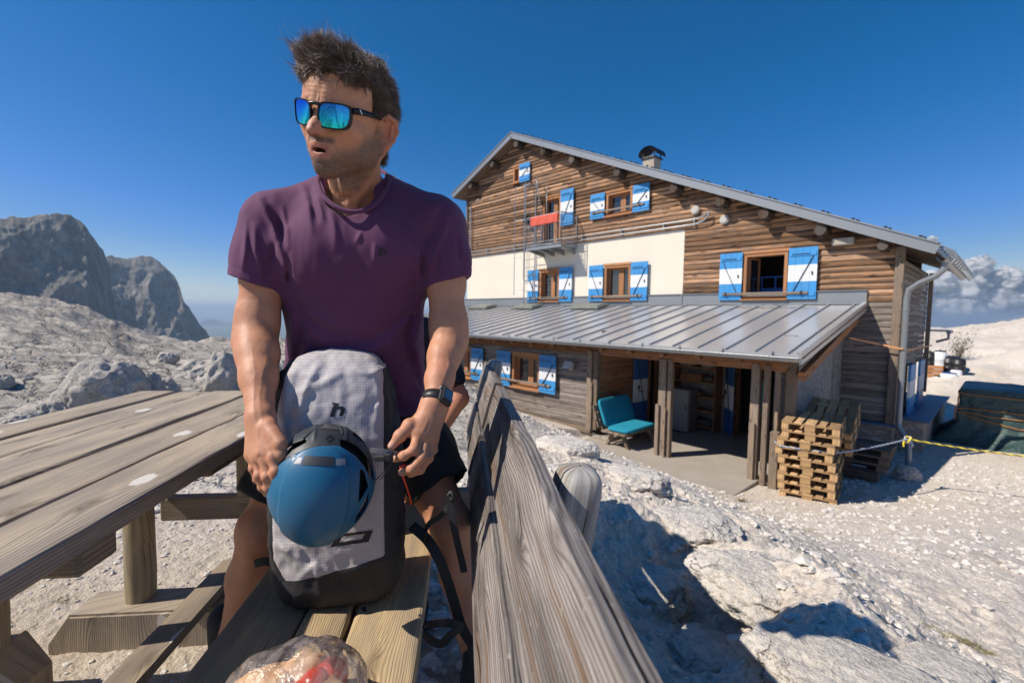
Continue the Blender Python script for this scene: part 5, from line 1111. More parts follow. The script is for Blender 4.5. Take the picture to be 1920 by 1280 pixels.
sack('pale lumpy sack at the left of the top shelf', -5.75, 11.76, -.19, .5, .32, .17, 1, SACK); sack('pale slumped sack at the right end of the top shelf', -5.2, 11.74, -.19, .36, .3, .13, 2, SACK); sack('dark bundle squeezed on top between the two pale sacks', -5.45, 11.8, -.17, .4, .3, .2, 3, SACKD); sack('dark bundle in the bottom compartment of the shelf unit', -5.3, 11.76, -1.70, .5, .3, .16, 4, SACKD); sack('dark cloth bundle at right of the second shelf', -5.17, 11.76, -.565, .3, .3, .16, 5, SACKD)
fe = thing('fridge', 'worn grey metal cabinet standing left of the shelves behind the porch post', 'cabinet', -5.62, 11.2, -1.84); m = MB(); m.box((0, .1, .57), (.5, .46, 1.1), 0, bev=.015); m.build('cabinet_body', m_plain('cabinet_grey', (.22, .215, .205), .5, .3, .2, 6.), fe); m = MB(); m.box((0, -.155, .57), (.47, .035, 1.06), 0, bev=.01); d_ = m.build('door', m_plain('cabinet_door', (.30, .29, .28), .45, .3, .15, 6.), fe); m = MB(); m.tube([(.2, -.2, .6), (.2, -.215, .66), (.2, -.2, .74)], .01); m.build('handle', METAL_DARK, d_)
m = MB(); P = []
for i, z in enumerate(np.linspace(-1.16, -.42, 12)):
    w_ = (.13+.03*sin(i*.8))*(1 if i < 10 else .6); P.append([(-4.0+w_*cos(a), 12.0-.03+.05*sin(a)*(1+.4*sin(a*5+i)), z) for a in np.linspace(0, 2*pi, 18, endpoint=False)])
m.grid(P, wrap=True); o = m.build('jacket', m_plain('teal_cloth', (.01, .28, .30), .9), org=(-4, 12, -1)); o.location = W(-4, 12, -1); o.rotation_euler = (0, 0, HROT); tag(o, 'turquoise garment hanging in the dark doorway at the back of the porch', 'jacket')
# tarpaulin-covered stack
def tarp():
    e = thing('tarpaulin_stack', 'waist high stack under a dark green tarpaulin lashed with orange cord', 'covered stack', .95, 16.9, -1.95)
    u0, u1, v0_, v1_, h_ = -1.70, 2.4, -1.2, 1.0, 1.42; ring = []; n = 220; V_ = []; per = []
    pts = [(u0, v0_), (u1, v0_), (u1, v1_), (u0, v1_)]; L = [u1-u0, v1_-v0_, u1-u0, v1_-v0_]; T_ = sum(L)
    for k in range(n):
        s_ = T_*k/n; i = 0
        while s_ > L[i]: s_ -= L[i]; i += 1
        a, b = pts[i], pts[(i+1) % 4]; t_ = s_/L[i]; p = np.array([a[0]+(b[0]-a[0])*t_, a[1]+(b[1]-a[1])*t_]); c = np.array([(u0+u1)/2, (v0_+v1_)/2]); d = p-c; per.append((p, d/np.linalg.norm(d)))
    rows = 40; P = []
    for j in range(rows):
        t_ = j/(rows-1); z = h_*(1-t_); row = []
        for k, (p, d) in enumerate(per):
            skirt = max(0, t_-.55)**1.6*1.5*(1+.7*float(pn(k*.09, t_*2, 2.)))*(1.3 if d[0] < -.5 else .8)
            fold = .045*float(pn(k*.13+t_*1.2, t_*3., 5.))+.05*t_*float(pn(k*.35, t_*1.4, 9.))*1.2+.03*float(pn(k*.5+t_*7, t_*6, 3.))
            q = p+d*(skirt+fold-.03*(t_ < .03)); zz = z+.03*float(pn(k*.2, 4., t_))*(1-t_)-.01*(j == 0); row.append((q[0], q[1], max(.0, zz)))
        P.append(row)
    m = MB(); m.grid(P, wrap=True); top = []
    for f in (1, .8, .4, .05): top.append([(p[0][0]*f if False else (u0+u1)/2+(P[0][k][0]-(u0+u1)/2)*f, (v0_+v1_)/2+(P[0][k][1]-(v0_+v1_)/2)*f, h_+.0+.03*(1-f)+.02*float(pn(k*.2, f*3, 0.))*(1 if f < 1 else 0)) for k, p in enumerate(per)])
    top[0] = P[0]; m.grid(top, wrap=True, flip=True)
    t = NT('green_tarpaulin'); c = t.coord(); n1 = t.noise(c, 2.5, 6, .6); cc = t.mix(n1, (.018, .042, .042), (.04, .085, .078)); t.fin(cc, .42, t.bump(t.noise(c, 6., 6, .6, .6), .7, .06)); m.build('tarpaulin', t.m, e)
    m = MB(); 
    for (k0, k1, t0, t1) in ((0, 95, .10, .16), (0, 95, .36, .30), (0, 95, .42, .62), (2, 60, .45, .95)):
        Q = []
        for i in range(40):
            s_ = i/39; k = int(k0+(k1-k0)*s_) % n; j = int((t0+(t1-t0)*s_)*(rows-1)); q = np.array(P[j][k]); dd = per[k][1]; Q.append((q[0]+dd[0]*.02, q[1]+dd[1]*.02-.02, q[2]))
        m.tube(Q, .014, 0, 5)
    Q = [tuple(np.array(P[j][0])+np.array([-.02, -.03, 0])) for j in range(3, 22)]; m.tube(Q, .015, 0, 5)
    m.build('cord', m_plain('orange_cord', (.36, .17, .06), .8), e)
tarp()
# barrels, crates and canisters stacked behind the hut
def can(label, px, py, D, w_, h_, mat, lid, kind='canister'):
    D *= 1.37; w_ *= 1.37; h_ *= 1.37
    r = ray(px, py); hz = hypot(r[0], r[1]); x, y = r[0]/hz*D, r[1]/hz*D; z = 1.11+r[2]/hz*D
    e = empty(kind, label, kind, (x, y, z), .6, 'containers stacked behind the hut'); m = MB(); R_ = w_/2
    m.tube([(0, 0, 0), (0, 0, .02), (0, 0, h_*.3), (0, 0, h_*.32), (0, 0, h_*.34), (0, 0, h_*.66), (0, 0, h_*.68), (0, 0, h_*.7), (0, 0, h_*.94), (0, 0, h_)], [R_*.92, R_, R_, R_*1.05, R_, R_, R_*1.05, R_, R_, R_*.8], 0, 18); m.build('body', mat, e)
    m = MB(); m.tube([(0, 0, h_+.002), (0, 0, h_+.05)], R_*.82, 0, 18); m.tube([(R_*.5, 0, h_+.05), (R_*.2, 0, h_+.11), (-R_*.2, 0, h_+.11), (-R_*.5, 0, h_+.05)], .012, 0, 5); m.build('lid', lid, e)

can('black canister nearest the hut wall, on top of the wooden crates', 1742, 690, 20, .34, .5, KB, KB); can('tall pale grey canister on top, second from the hut wall', 1760, 703, 20, .34, .75, KW, KB); can('black barrel in the middle, behind the two white canisters', 1782, 728, 20.3, .5, 1.0, KB, KB, 'barrel')
can('white canister standing on the ground at the left', 1760, 731, 19.6, .3, .42, KW, KB); can('larger white canister on the ground in the middle', 1777, 730, 19.6, .42, .5, KW, KBL); can('white canister on the ground at the right end', 1791, 729, 19.8, .28, .6, KW, KB); can('black canister on top at the right end', 1796, 699, 19.9, .34, .42, KB, KB); can('black canister topmost in the middle', 1778, 697, 20., .36, .45, KB, KB)
for k, (px, py, D, lb) in enumerate(((1748, 733, 19.8, 'lower'), (1747, 712, 19.8, 'upper'))):
    D *= 1.37; r = ray(px, py); hz = hypot(r[0], r[1]); p = (r[0]/hz*D, r[1]/hz*D, 1.11+r[2]/hz*D); e = empty('wooden_crate', '%s orange brown wooden crate beside the canisters behind the hut' % lb, 'crate', p, HROT, 'wooden crates behind the hut'); m = MB()
    for q in range(4): m.box((0, -.27, .08+q*.17), (.7, .02, .14), 0); m.box((.35, 0, .08+q*.17), (.02, .54, .14), 0); m.box((-.35, 0, .08+q*.17), (.02, .54, .14), 0); m.box((0, .27, .08+q*.17), (.7, .02, .14), 0)
    m.box((0, 0, .01), (.48, .38, .02), 0); m.build('slats', WOOD_FRAME, e)

# ================================================================== IMPLICIT BODY MODELLING
import openvdb as vdb
class SD:
    """signed-distance grid: smooth unions / cuts of tapered limbs and ellipsoids, meshed as one continuous surface"""
    def __init__(s, lo, hi, h):
        s.lo = np.array(lo, np.float32); s.h = h; s.n = np.ceil((np.array(hi)-lo)/h).astype(int)+1
        s.ax = [s.lo[i]+h*np.arange(s.n[i], dtype=np.float32) for i in range(3)]; s.d = np.full(s.n, .05, np.float32)
    def _sl(s, a, b, m):
        i0 = np.clip(np.floor((np.minimum(a, b)-m-s.lo)/s.h).astype(int), 0, s.n); i1 = np.clip(np.ceil((np.maximum(a, b)+m-s.lo)/s.h).astype(int)+1, 0, s.n)
        if (i1 <= i0).any(): return None, None
        sl = tuple(slice(i0[i], i1[i]) for i in range(3)); return sl, (s.ax[0][sl[0]][:, None, None], s.ax[1][sl[1]][None, :, None], s.ax[2][sl[2]][None, None, :])
    def _mix(s, sl, d, k, op):
        o = s.d[sl]
        if op == 'sub': d = -d; h = np.clip(.5-.5*(-(-d)-(-o))/k, 0, 1) if False else None
        if op == 'add': hh = np.clip(.5+.5*(o-d)/k, 0, 1); s.d[sl] = o+(d-o)*hh-k*hh*(1-hh)
        elif op == 'sub': hh = np.clip(.5-.5*(o-d)/k, 0, 1); s.d[sl] = o+(d-o)*hh+k*hh*(1-hh)
        elif op == 'and': hh = np.clip(.5-.5*(o-d)/k, 0, 1); s.d[sl] = o+(d-o)*hh+k*hh*(1-hh)
    def cone(s, a, b, ra, rb, k=.01, op='add', flat=None):
        a = np.array(a, np.float32); b = np.array(b, np.float32); sl, P = s._sl(a, b, max(ra, rb)+k+.012)
        if sl is None: return
        ba = b-a; L2 = max(1e-9, float(ba@ba)); x, y, z = P[0]-a[0], P[1]-a[1], P[2]-a[2]
        t = np.clip((x*ba[0]+y*ba[1]+z*ba[2])/L2, 0, 1); x, y, z = x-ba[0]*t, y-ba[1]*t, z-ba[2]*t
        if flat is not None:                                   # flat = (axis, factor): squash the section along that axis
            f = np.array(flat[0], np.float32); f = f/np.linalg.norm(f); q = x*f[0]+y*f[1]+z*f[2]; e = (1/flat[1]-1)*q; x, y, z = x+e*f[0], y+e*f[1], z+e*f[2]
            d = (np.sqrt(x*x+y*y+z*z)-(ra+(rb-ra)*t))*(.5+.5*flat[1])
        else: d = np.sqrt(x*x+y*y+z*z)-(ra+(rb-ra)*t)
        s._mix(sl, d.astype(np.float32), k, op)
    def chain(s, pts, rs, k=.008, op='add', **kw):
        for a, b, ra, rb in zip(pts[:-1], pts[1:], rs[:-1], rs[1:]): s.cone(a, b, ra, rb, k, op, **kw)
    def ell(s, c, r, R=None, k=.01, op='add'):
        c = np.array(c, np.float32); r = np.array(r, np.float32); m = float(max(r)); sl, P = s._sl(c, c, m+k+.012)
        if sl is None: return
        x, y, z = P[0]-c[0], P[1]-c[1], P[2]-c[2]
        if R is None: R = np.eye(3)
        R = np.array(R, np.float32); u = (x*R[0, 0]+y*R[1, 0]+z*R[2, 0])/r[0]; v = (x*R[0, 1]+y*R[1, 1]+z*R[2, 1])/r[1]; w_ = (x*R[0, 2]+y*R[1, 2]+z*R[2, 2])/r[2]
        k0 = np.sqrt(u*u+v*v+w_*w_); k1 = np.sqrt((u/r[0])**2+(v/r[1])**2+(w_/r[2])**2)+1e-6; d = k0*(k0-1)/k1
        s._mix(sl, d.astype(np.float32), k, op)
    def plane(s, p, n, k=.004):                                # keep the side the normal points away from
        n = np.array(n, float); n /= np.linalg.norm(n); d = ((s.ax[0]-p[0])*n[0])[:, None, None]+((s.ax[1]-p[1])*n[1])[None, :, None]+((s.ax[2]-p[2])*n[2])[None, None, :]
        s._mix((slice(None),)*3, d.astype(np.float32), k, 'and')
    def pos(s): return np.broadcast_arrays(s.ax[0][:, None, None], s.ax[1][None, :, None], s.ax[2][None, None, :])
    def near(s, w_): return np.nonzero(np.abs(s.d) < w_)
    def disp(s, fn, w_=.012):
        """displace the surface: fn(points Nx3) -> metres outwards, applied near the surface only"""
        i = s.near(w_); P = np.stack([s.ax[k][i[k]] for k in range(3)], 1); s.d[i] -= fn(P).astype(np.float32)
    def mesh(s):
        g = vdb.FloatGrid(); b = 4*s.h; g.background = b if False else g.background
        arr = np.clip(s.d, -b, b)/s.h; arr[0, :, :] = arr[-1, :, :] = 4; arr[:, 0, :] = arr[:, -1, :] = 4; arr[:, :, 0] = arr[:, :, -1] = 4
        g = vdb.FloatGrid(4.0); g.copyFromArray(arr.astype(np.float32)); p, q = g.convertToQuads(isovalue=0.0)
        return p.astype(np.float64)*s.h+s.lo, q.astype(np.int64)
def pix(P):
    d = P-CAM; z = d@fw; return 960+F*(d@rt)/z, 640-F*(d@up)/z
def polyd(px, py, pts):
    """distance in photo pixels from points to a polyline, and how far along it"""
    best = np.full(px.shape, 1e9); par = np.zeros(px.shape); pts = np.array(pts, float); L = np.concatenate([[0], np.cumsum(np.hypot(*np.diff(pts, axis=0).T))])
    for i in range(len(pts)-1):
        a, b = pts[i], pts[i+1]; ab = b-a; t = np.clip(((px-a[0])*ab[0]+(py-a[1])*ab[1])/(ab@ab), 0, 1); d = np.hypot(px-a[0]-ab[0]*t, py-a[1]-ab[1]*t); m = d < best; best = np.where(m, d, best); par = np.where(m, (L[i]+t*(L[i+1]-L[i]))/L[-1], par)
    return best, par
def smoothv(V, Q, it=2, lam=.5):
    n = len(V); 
    for _ in range(it):
        A = np.zeros((n, 3)); c = np.zeros(n)
        for i, j in ((0, 1), (1, 2), (2, 3), (3, 0)):
            np.add.at(A, Q[:, i], V[Q[:, j]]); np.add.at(A, Q[:, j], V[Q[:, i]]); np.add.at(c, Q[:, i], 1); np.add.at(c, Q[:, j], 1)
        V = V+lam*(A/np.maximum(c, 1)[:, None]-V)
    return V
def joinm(parts):
    V, Q = [], []; o = 0
    for v, q in parts: V.append(v); Q.append(q+o); o += len(v)
    return np.concatenate(V), np.concatenate(Q)
# ================================================================== THE MAN
def m_skin():
    t = NT('skin'); c = t.coord(); n = t.noise(c, 60., 5, .6); n2 = t.noise(c, 320., 4, .6); n3 = t.noise(c, 12., 4, .6)
    cc = t.mix(n3, (.46, .205, .110), (.60, .31, .180)); cc = t.mix(t.math('MULTIPLY', t.ramp(n, [(.45, 0.), (.75, 1.)]), .32), cc, (.38, .16, .09))
    cc = t.mix(t.math('MULTIPLY', t.attr('red'), .75, clamp=True), cc, (.44, .13, .085))
    cc = t.mix(t.attr('lip'), cc, (.36, .12, .10)); cc = t.mix(t.attr('dark'), cc, (.06, .02, .016))
    sv_ = t.vor(c, 480.); st = t.math('MULTIPLY', t.attr('stub'), t.ramp(t.math('ADD', sv_, t.math('MULTIPLY', n2, .5)), [(.40, 1.), (.95, .58)]))
    cc = t.mix(t.math('MULTIPLY', st, 1.15, clamp=True), cc, (.072, .057, .049)); cc = t.mix(t.attr('nail'), cc, (.60, .36, .29))
    hr = t.noise(t.mapv(c, (1, 1, .28)), 420., 2, .5); hm_ = t.math('MULTIPLY', t.attr('hairy'), t.ramp(hr, [(.60, 0.), (.75, .22)])); cc = t.mix(hm_, cc, (.12, .07, .045))
    h = t.math('ADD', t.math('MULTIPLY', n2, .5), n); h = t.math('ADD', h, t.math('MULTIPLY', t.attr('stub'), t.math('MULTIPLY', sv_, -1.2)))
    t.fin(cc, .55, t.bump(h, .35, .0016), Subsurface_Weight=.12, Subsurface_Scale=.006, Specular_IOR_Level=.45); t.b.inputs['Subsurface Radius'].default_value = (1, .35, .2); return t.m
SKIN = m_skin()
man = empty('person', 'man in purple t-shirt, mirrored sunglasses and black shorts standing astride the bench behind the backpack', 'person', (float(at(660, 800, 1.3)[0]), 1.3, 0))
MO = np.array([float(at(660, 800, 1.3)[0]), 1.3, 0])
def to_man(o): o.parent = man; o.location = Vector((-MO[0], -MO[1], 0)); return o
# head frame (fitted to the photo): f forward, l his left, u up
HC = np.array([-.361, 1.023, 1.508]); ya, pb, rc_ = 3.429, -.277, .213
_f = np.array([sin(ya)*cos(pb), cos(ya)*cos(pb), sin(pb)]); _l0 = np.cross([0, 0, 1.], _f); _l0 /= np.linalg.norm(_l0); _u0 = np.cross(_f, _l0)
HR = np.stack([_f, _l0*cos(rc_)-_u0*sin(rc_), _u0*cos(rc_)+_l0*sin(rc_)], 1)
def hd(p): return HC+HR@np.array(p, float)
NB = at(668, 372, 1.165)                                   # base of the neck
def build_head():
    lc = lambda P: (np.asarray(P)-HC)@HR
    nbl = lc(NB); s = SD((-.135, -.115, -.27), (.145, .115, .16), .0019)     # grid lives in the head frame
    s.ell((-.012, 0, .052), (.103, .0755, .082)); s.ell((.034, 0, .004), (.058, .057, .080), k=.03); s.ell((.040, 0, .058), (.052, .064, .058), k=.03)
    for sg in (-1, 1):
        s.cone((-.004, sg*.055, -.020), (.004, sg*.048, -.047), .014, .012, .03); s.cone((.004, sg*.047, -.047), (.072, sg*.013, -.083), .012, .015, .03)
        s.ell((.064, sg*.043, -.002), (.021, .018, .017), k=.022); s.cone((.055, sg*.042, -.015), (.050, sg*.040, -.045), .017, .015, .03)
        s.cone((.090, sg*.010, .036), (.068, sg*.050, .037), .0085, .009, .016)
    s.ell((.048, 0, -.042), (.050, .044, .044), k=.03); s.ell((.080, 0, -.081), (.018, .020, .016), k=.018); s.ell((.079, 0, -.046), (.020, .028, .028), k=.02)
    for sg in (-1, 1):
        s.ell((.100, sg*.033, .014), (.017, .019, .015), k=.014, op='sub'); s.ell((.074, sg*.032, .013), (.013, .013, .013), k=.004)
        s.cone((.083, sg*.018, .020), (.080, sg*.046, .018), .0045, .0045, .006)
        s.cone((.083, sg*.020, .004), (.078, sg*.044, .006), .0055, .005, .008)
    s.cone((.090, 0, .028), (.113, 0, -.004), .0085, .0105, .012); s.cone((.113, 0, -.004), (.1225, 0, -.0140), .0094, .0102, .006)
    for sg in (-1, 1): s.ell((.106, sg*.0112, -.017), (.012, .0062, .0082), k=.006); s.cone((.092, sg*.012, .016), (.106, sg*.010, -.006), .006, .007, .012)
    for sg in (-1, 1): s.ell((.112, sg*.0060, -.0245), (.0065, .0034, .0055), k=.002, op='sub')
    s.chain([(.0885, -.024, -.0475), (.0965, -.012, -.0400), (.0995, -.0045, -.0355), (.0985, 0, -.0365), (.0995, .0045, -.0355), (.0950, .012, -.0405), (.0885, .024, -.0475)], [.003, .0044, .0048, .0046, .0048, .0044, .003], .004)
    s.chain([(.0880, -.022, -.0510), (.0935, -.010, -.0590), (.0948, 0, -.0605), (.0935, .010, -.0590), (.0880, .022, -.0510)], [.003, .0054, .0060, .0054, .003], .004)
    s.ell((.099, 0, -.0490), (.018, .0150, .0048), k=.002, op='sub'); s.ell((.086, 0, -.071), (.005, .016, .004), k=.006, op='sub')
    s.chain([(.098, 0, -.028), (.1, 0, -.036)], [.0015, .0015], .003, op='sub')
    for sg in (-1, 1):                                       # ears
        E_ = lambda p: (-.016+(p[0]+.012)*1.05, sg*(p[1]-.0075), -.001+p[2]*1.04)
        s.ell(E_((-.015, .0865, .002)), (.022, .0058, .032), R=np.array(Matrix.Rotation(sg*radians(-33), 3, 'Z')), k=.006)
        hx = [E_(p) for p in ((.004, .079, .014), (.000, .083, .028), (-.012, .0925, .034), (-.026, .1015, .026), (-.031, .103, .008), (-.025, .099, -.010), (-.012, .0885, -.024), (-.002, .079, -.031))]
        s.chain(hx, [.0038, .0046, .0050, .0050, .0048, .0046, .0050, .0054], .003); s.ell(E_((-.004, .079, -.029)), (.009, .006, .009), k=.004)
        s.ell(E_((-.010, .0960, .001)), (.0125, .0115, .0175), k=.003, op='sub'); s.cone(E_((-.021, .0965, .018)), E_((-.020, .094, -.008)), .0030, .0030, .003); s.ell(E_((.006, .079, -.003)), (.005, .005, .0065), k=.003); s.cone(E_((-.006, .0955, .022)), E_((-.020, .1035, .020)), .0024, .0024, .003, op='sub')
    s.cone((-.024, 0, -.035), nbl+np.array([-.006, 0, 0]), .052, .059, .03)
    a0 = lc(at(645, 400, 1.095)); s.cone((-.012, .050, -.035), a0+np.array([-.012, .008, 0]), .016, .012, .035); s.cone((-.014, -.048, -.035), a0+np.array([-.012, -.018, 0]), .016, .012, .035)
    s.ell((.012, 0, -.120), (.012, .012, .018), k=.03)
    s.cone(nbl, lc(at(560, 395, 1.15)), .055, .045, .03); s.cone(nbl, lc(at(775, 400, 1.17)), .055, .045, .03); s.ell(lc(at(662, 425, 1.155)), (.07, .07, .05), k=.03)
    def det(P):
        f, l, u = P.T; r = np.zeros(len(P))
        fore = np.exp(-((u-.068)/.022)**2)*sst(.05, .075, f); r -= .0007*fore*np.maximum(0, np.sin(u*2*pi/.0085+fbm(l*30, 1., 3., 2)*2.2))**2*sst(.045, .02, np.abs(l+.005))
        crow = np.exp(-((u-.012)/.018)**2-((np.abs(l)-.062)/.010)**2); r -= .0005*crow*np.sin(u*900+f*300)
        la = np.abs(l); q = (u+.018)/-.030; r -= .0016*np.exp(-((la-(.021+.014*q))/.0045)**2)*((q > 0) & (q < 1.1))*sst(.06, .075, f)
        r -= .0012*np.exp(-((np.abs(l)-.004)/.0022)**2-((u-.045)/.01)**2)*sst(.06, .08, f)
        r += .0012*fbm(f*60, l*60, u*60, 3)
        return r
    s.disp(det); V, Q = s.mesh(); V = smoothv(V, Q, 1, .5); f, l, u = V.T; at_ = {}
    beard = sst(.0, -.02, u)*sst(-.012, .012, f)*sst(-.135, -.115, u)
    up_lip = np.exp(-((u+.029)/.007)**2)*sst(.080, .090, f)*sst(.036, .024, np.abs(l)); ck = sst(.020, -.012, f)*sst(.022, -.002, u)*sst(-.012, .0, f)
    jawl = sst(-.008-.0, -.040, u+.30*np.clip(f-.035, -.1, .06)*-1)
    stub = np.clip(np.maximum(np.maximum(sst(-.010, -.045, u-(.052-f)*.55)*sst(-.018, .002, f), up_lip), ck), 0, 1)
    lip = np.exp(-((u+.0490)/.0135)**4)*sst(.0885, .0915, f)*sst(.026, .020, np.abs(l)); inside = ((u+.0490)/.0052)**2+(l/.0150)**2 < 1.05
    dark = (inside & (f > .07) & (f < .0925)).astype(float); stub = stub*(1-np.clip(lip*1.6, 0, 1))*sst(-.150, -.118, u)*(1-.0*f)
    neckfade = sst(-.175, -.125, u); stub = np.clip(stub*(.82+.3*np.exp(-((u+.03)/.012)**2-(l/.03)**2)+.2*np.exp(-((u+.078)/.02)**2-(l/.03)**2)), 0, 1)*neckfade
    at_['stub'] = stub; at_['lip'] = np.clip(lip*.8, 0, 1); at_['dark'] = dark
    at_['red'] = np.clip(np.exp(-((f-.118)/.018)**2-(l/.016)**2-((u+.012)/.016)**2)+.7*sst(.072, .082, np.abs(l))*sst(.01, -.01, f)+.35*np.exp(-((f-.07)/.02)**2-((np.abs(l)-.045)/.018)**2-((u+.012)/.018)**2), 0, 1)
    return V@HR.T+HC, Q, at_
def limb_arm(pts, rs, bb, hand, h=.0018):
    s = SD(bb[0], bb[1], h); s.chain(pts, rs, .02); hand(s); 
    VE = [[(505, 655), (492, 700), (486, 745), (490, 790), (496, 830)], [(470, 640), (478, 700), (474, 760), (482, 815)], [(498, 800), (510, 835)], [(486, 790), (480, 840)], [(850, 660), (832, 710), (818, 750)], [(838, 650), (845, 700), (828, 740)], [(805, 785), (790, 812)], [(812, 785), (803, 815)]]
    def det(P):
        px, py = pix(P); r = .0008*fbm(P[:, 0]*30, P[:, 1]*30, P[:, 2]*20, 3)
        for v_ in VE: d, t = polyd(px, py, v_); r += .0006*np.exp(-(d/2.6)**2)*np.sin(pi*np.clip(t, 0, 1))**.5
        return r
    s.disp(det); return s
def bbox(pts, m): P = np.array(pts); return P.min(0)-m, P.max(0)+m
nails = []; knuck = []
def finger(s, P, r0, r1, k=.004, nail=None):
    """a finger: knuckle, two bends and a tip, slightly swollen at the joints"""
    rs = [r0, r0*.93, (r0+r1)/2, r1]; s.chain(P, rs, k)
    for i in (1, 2): s.ell(P[i], (rs[i]*1.10,)*3, k=.004); knuck.append(np.array(P[i]))
    knuck.append(np.array(P[0])); 
    if nail is not None: nails.append((np.array(P[3])+np.array(nail)*r1*.6, r1*.9))
def right_arm():
    sh, el_, wr = at(513, 420, 1.13), at(482, 622, 1.085), at(489, 782, .925)
    fm = [sh, at(494, 520, 1.11), el_+(sh-el_)*.12, el_, el_*.72+wr*.28, el_*.4+wr*.6, wr]
    def hand(s):
        s.cone(at(470, 590, 1.10), at(470, 640, 1.08), .030, .030, .04); s.cone(el_*.85+wr*.15+np.array([-.006, 0, 0]), el_*.5+wr*.5, .033, .027, .03)
        s.cone(wr+np.array([-.008, 0, 0]), at(480, 850, .895), .019, .020, .016); s.cone(wr+np.array([.006, 0, 0]), at(508, 845, .885), .019, .021, .016); s.cone(wr, at(494, 852, .888), .021, .021, .016)
        Kn = [(at(512, 856, .868), at(517, 884, .857), at(513, 905, .862), at(508, 917, .872)), (at(498, 862, .872), at(501, 893, .860), at(505, 913, .866), at(507, 925, .880)),
              (at(485, 860, .880), at(486, 890, .868), at(493, 912, .872), at(501, 925, .886)), (at(474, 850, .890), at(475, 877, .882), at(483, 898, .884), at(492, 910, .896))]
        for P, (a, b) in zip(Kn, ((.0098, .0076), (.0100, .0078), (.0096, .0074), (.0086, .0066))): finger(s, P, a, b, nail=(0, -.8, -.2)); s.cone(wr+(P[0]-wr)*.35, P[0], .0135, .0105, .010)
        s.cone(at(505, 800, .900), at(522, 824, .880), .015, .0125, .014); finger(s, (at(514, 812, .89), at(526, 832, .876), at(527, 852, .872), at(521, 868, .876)), .0125, .0088, .006, nail=(0, -.9, 0))
        for x0, x1 in ((508, 495), (496, 490), (486, 486)): s.cone(at(x0, 850, .866), at(x1, 800, .893), .0032, .0016, .006)
    pts = fm; rs = [.056, .049, .042, .041, .041, .034, .0245]; lo, hi = bbox(pts+[at(500, 930, .88), at(440, 700, 1.), at(530, 870, .85)], .035)
    lo[2] = at(500, 935, .86)[2]-.02; return limb_arm(pts, rs, (lo, hi), hand)
def left_arm():
    sh, el_, wr = at(822, 425, 1.15), at(840, 632, 1.115), at(815, 758, .985)
    pts = [sh, at(836, 530, 1.14), el_+(sh-el_)*.1, el_, el_*.7+wr*.3, el_*.35+wr*.65, wr]; rs = [.056, .046, .039, .0375, .0365, .030, .0235]
    def hand(s):
        s.cone(at(850, 600, 1.13), at(850, 645, 1.11), .025, .025, .04)
        s.cone(wr, at(795, 815, .955), .024, .023, .016); s.cone(wr+np.array([.010, .01, 0]), at(806, 812, .965), .020, .020, .016); s.cone(wr+np.array([-.01, 0, 0]), at(784, 810, .948), .019, .018, .016)
        finger(s, (at(789, 786, .965), at(768, 797, .945), at(750, 817, .932), at(735, 836, .925)), .0135, .0088, .008, nail=(-.1, -.8, .5))
        finger(s, (at(783, 818, .940), at(776, 843, .915), at(757, 854, .912), at(741, 860, .922)), .0105, .0078, nail=(-.4, -.6, .5))
        finger(s, (at(798, 826, .945), at(791, 858, .915), at(773, 878, .910), at(754, 885, .922)), .0105, .0080, nail=(-.4, -.6, .5))
        finger(s, (at(810, 824, .958), at(803, 858, .935), at(788, 880, .925), at(770, 888, .935)), .0100, .0076)
        finger(s, (at(818, 816, .975), at(812, 843, .960), at(800, 862, .945), at(786, 872, .945)), .0090, .0068)
        for x0, y0, x1, y1, d in ((783, 815, 802, 782, .938), (797, 820, 808, 786, .945), (808, 820, 814, 786, .955)): s.cone(at(x0, y0, d-.003), at(x1, y1, d+.020), .0030, .0018, .006)
        s.cone(at(792, 788, .958), at(778, 812, .945), .012, .009, .012)
    lo, hi = bbox(pts+[at(735, 836, .925), at(754, 890, .90), at(870, 640, 1.12)], .035); return limb_arm(pts, rs, (lo, hi), hand)
def legs():
    hl, hr_ = at(603, 772, 1.40), at(745, 777, 1.40); P = {}
    kr, ar = at(487, 992, 1.25), at(424, 1262, 1.30); kl, al = at(846, 985, 1.26), at(893, 1255, 1.33)
    s = SD(*bbox([hl, hr_, kr, ar, kl, al, at(420, 1290, 1.2)], .11), .0042)
    for h_, k_, a_, sg in ((hl, kr, ar, -1), (hr_, kl, al, 1)):
        s.chain([h_, h_*.5+k_*.5, k_+(h_-k_)*.08], [.088, .076, .056], .03); s.ell(k_+np.array([0, -.012, 0]), (.050, .052, .055), k=.03); m1 = k_*.68+a_*.32; m1b = m1+np.array([sg*.008, .028, 0])
        s.chain([k_, m1, k_*.3+a_*.7, a_], [.052, .052, .038, .033], .03); s.cone(k_+np.array([0, .02, -.03]), m1b, .036, .045, .03); s.cone(m1b, k_*.35+a_*.65+np.array([0, .01, 0]), .043, .026, .03); s.cone(k_+np.array([0, -.035, -.05]), a_+np.array([0, -.02, .05]), .014, .010, .02)
    s.cone(hl, hr_, .10, .10, .04); s.disp(lambda P: .0016*fbm(P[:, 0]*30, P[:, 1]*30, P[:, 2]*22, 3)); return s, (kr, ar, kl, al, hl, hr_)
hV, hQ, hA = build_head(); ra = right_arm(); la_ = left_arm(); lg, LJ = legs()
parts = [(hV, hQ)]; 
for s_ in (ra, la_, lg):
    v, q = s_.mesh(); parts.append((smoothv(v, q, 1, .4), q))
BV, BQ = joinm(parts)
body = mesh_np('body', BV, BQ, SKIN, None); to_man(body)
nh = len(hV)
for k in ('stub', 'lip', 'dark'): vcol(body, k, np.concatenate([hA[k], np.zeros(len(BV)-nh)]))
red = np.concatenate([hA['red'], np.zeros(len(BV)-nh)])
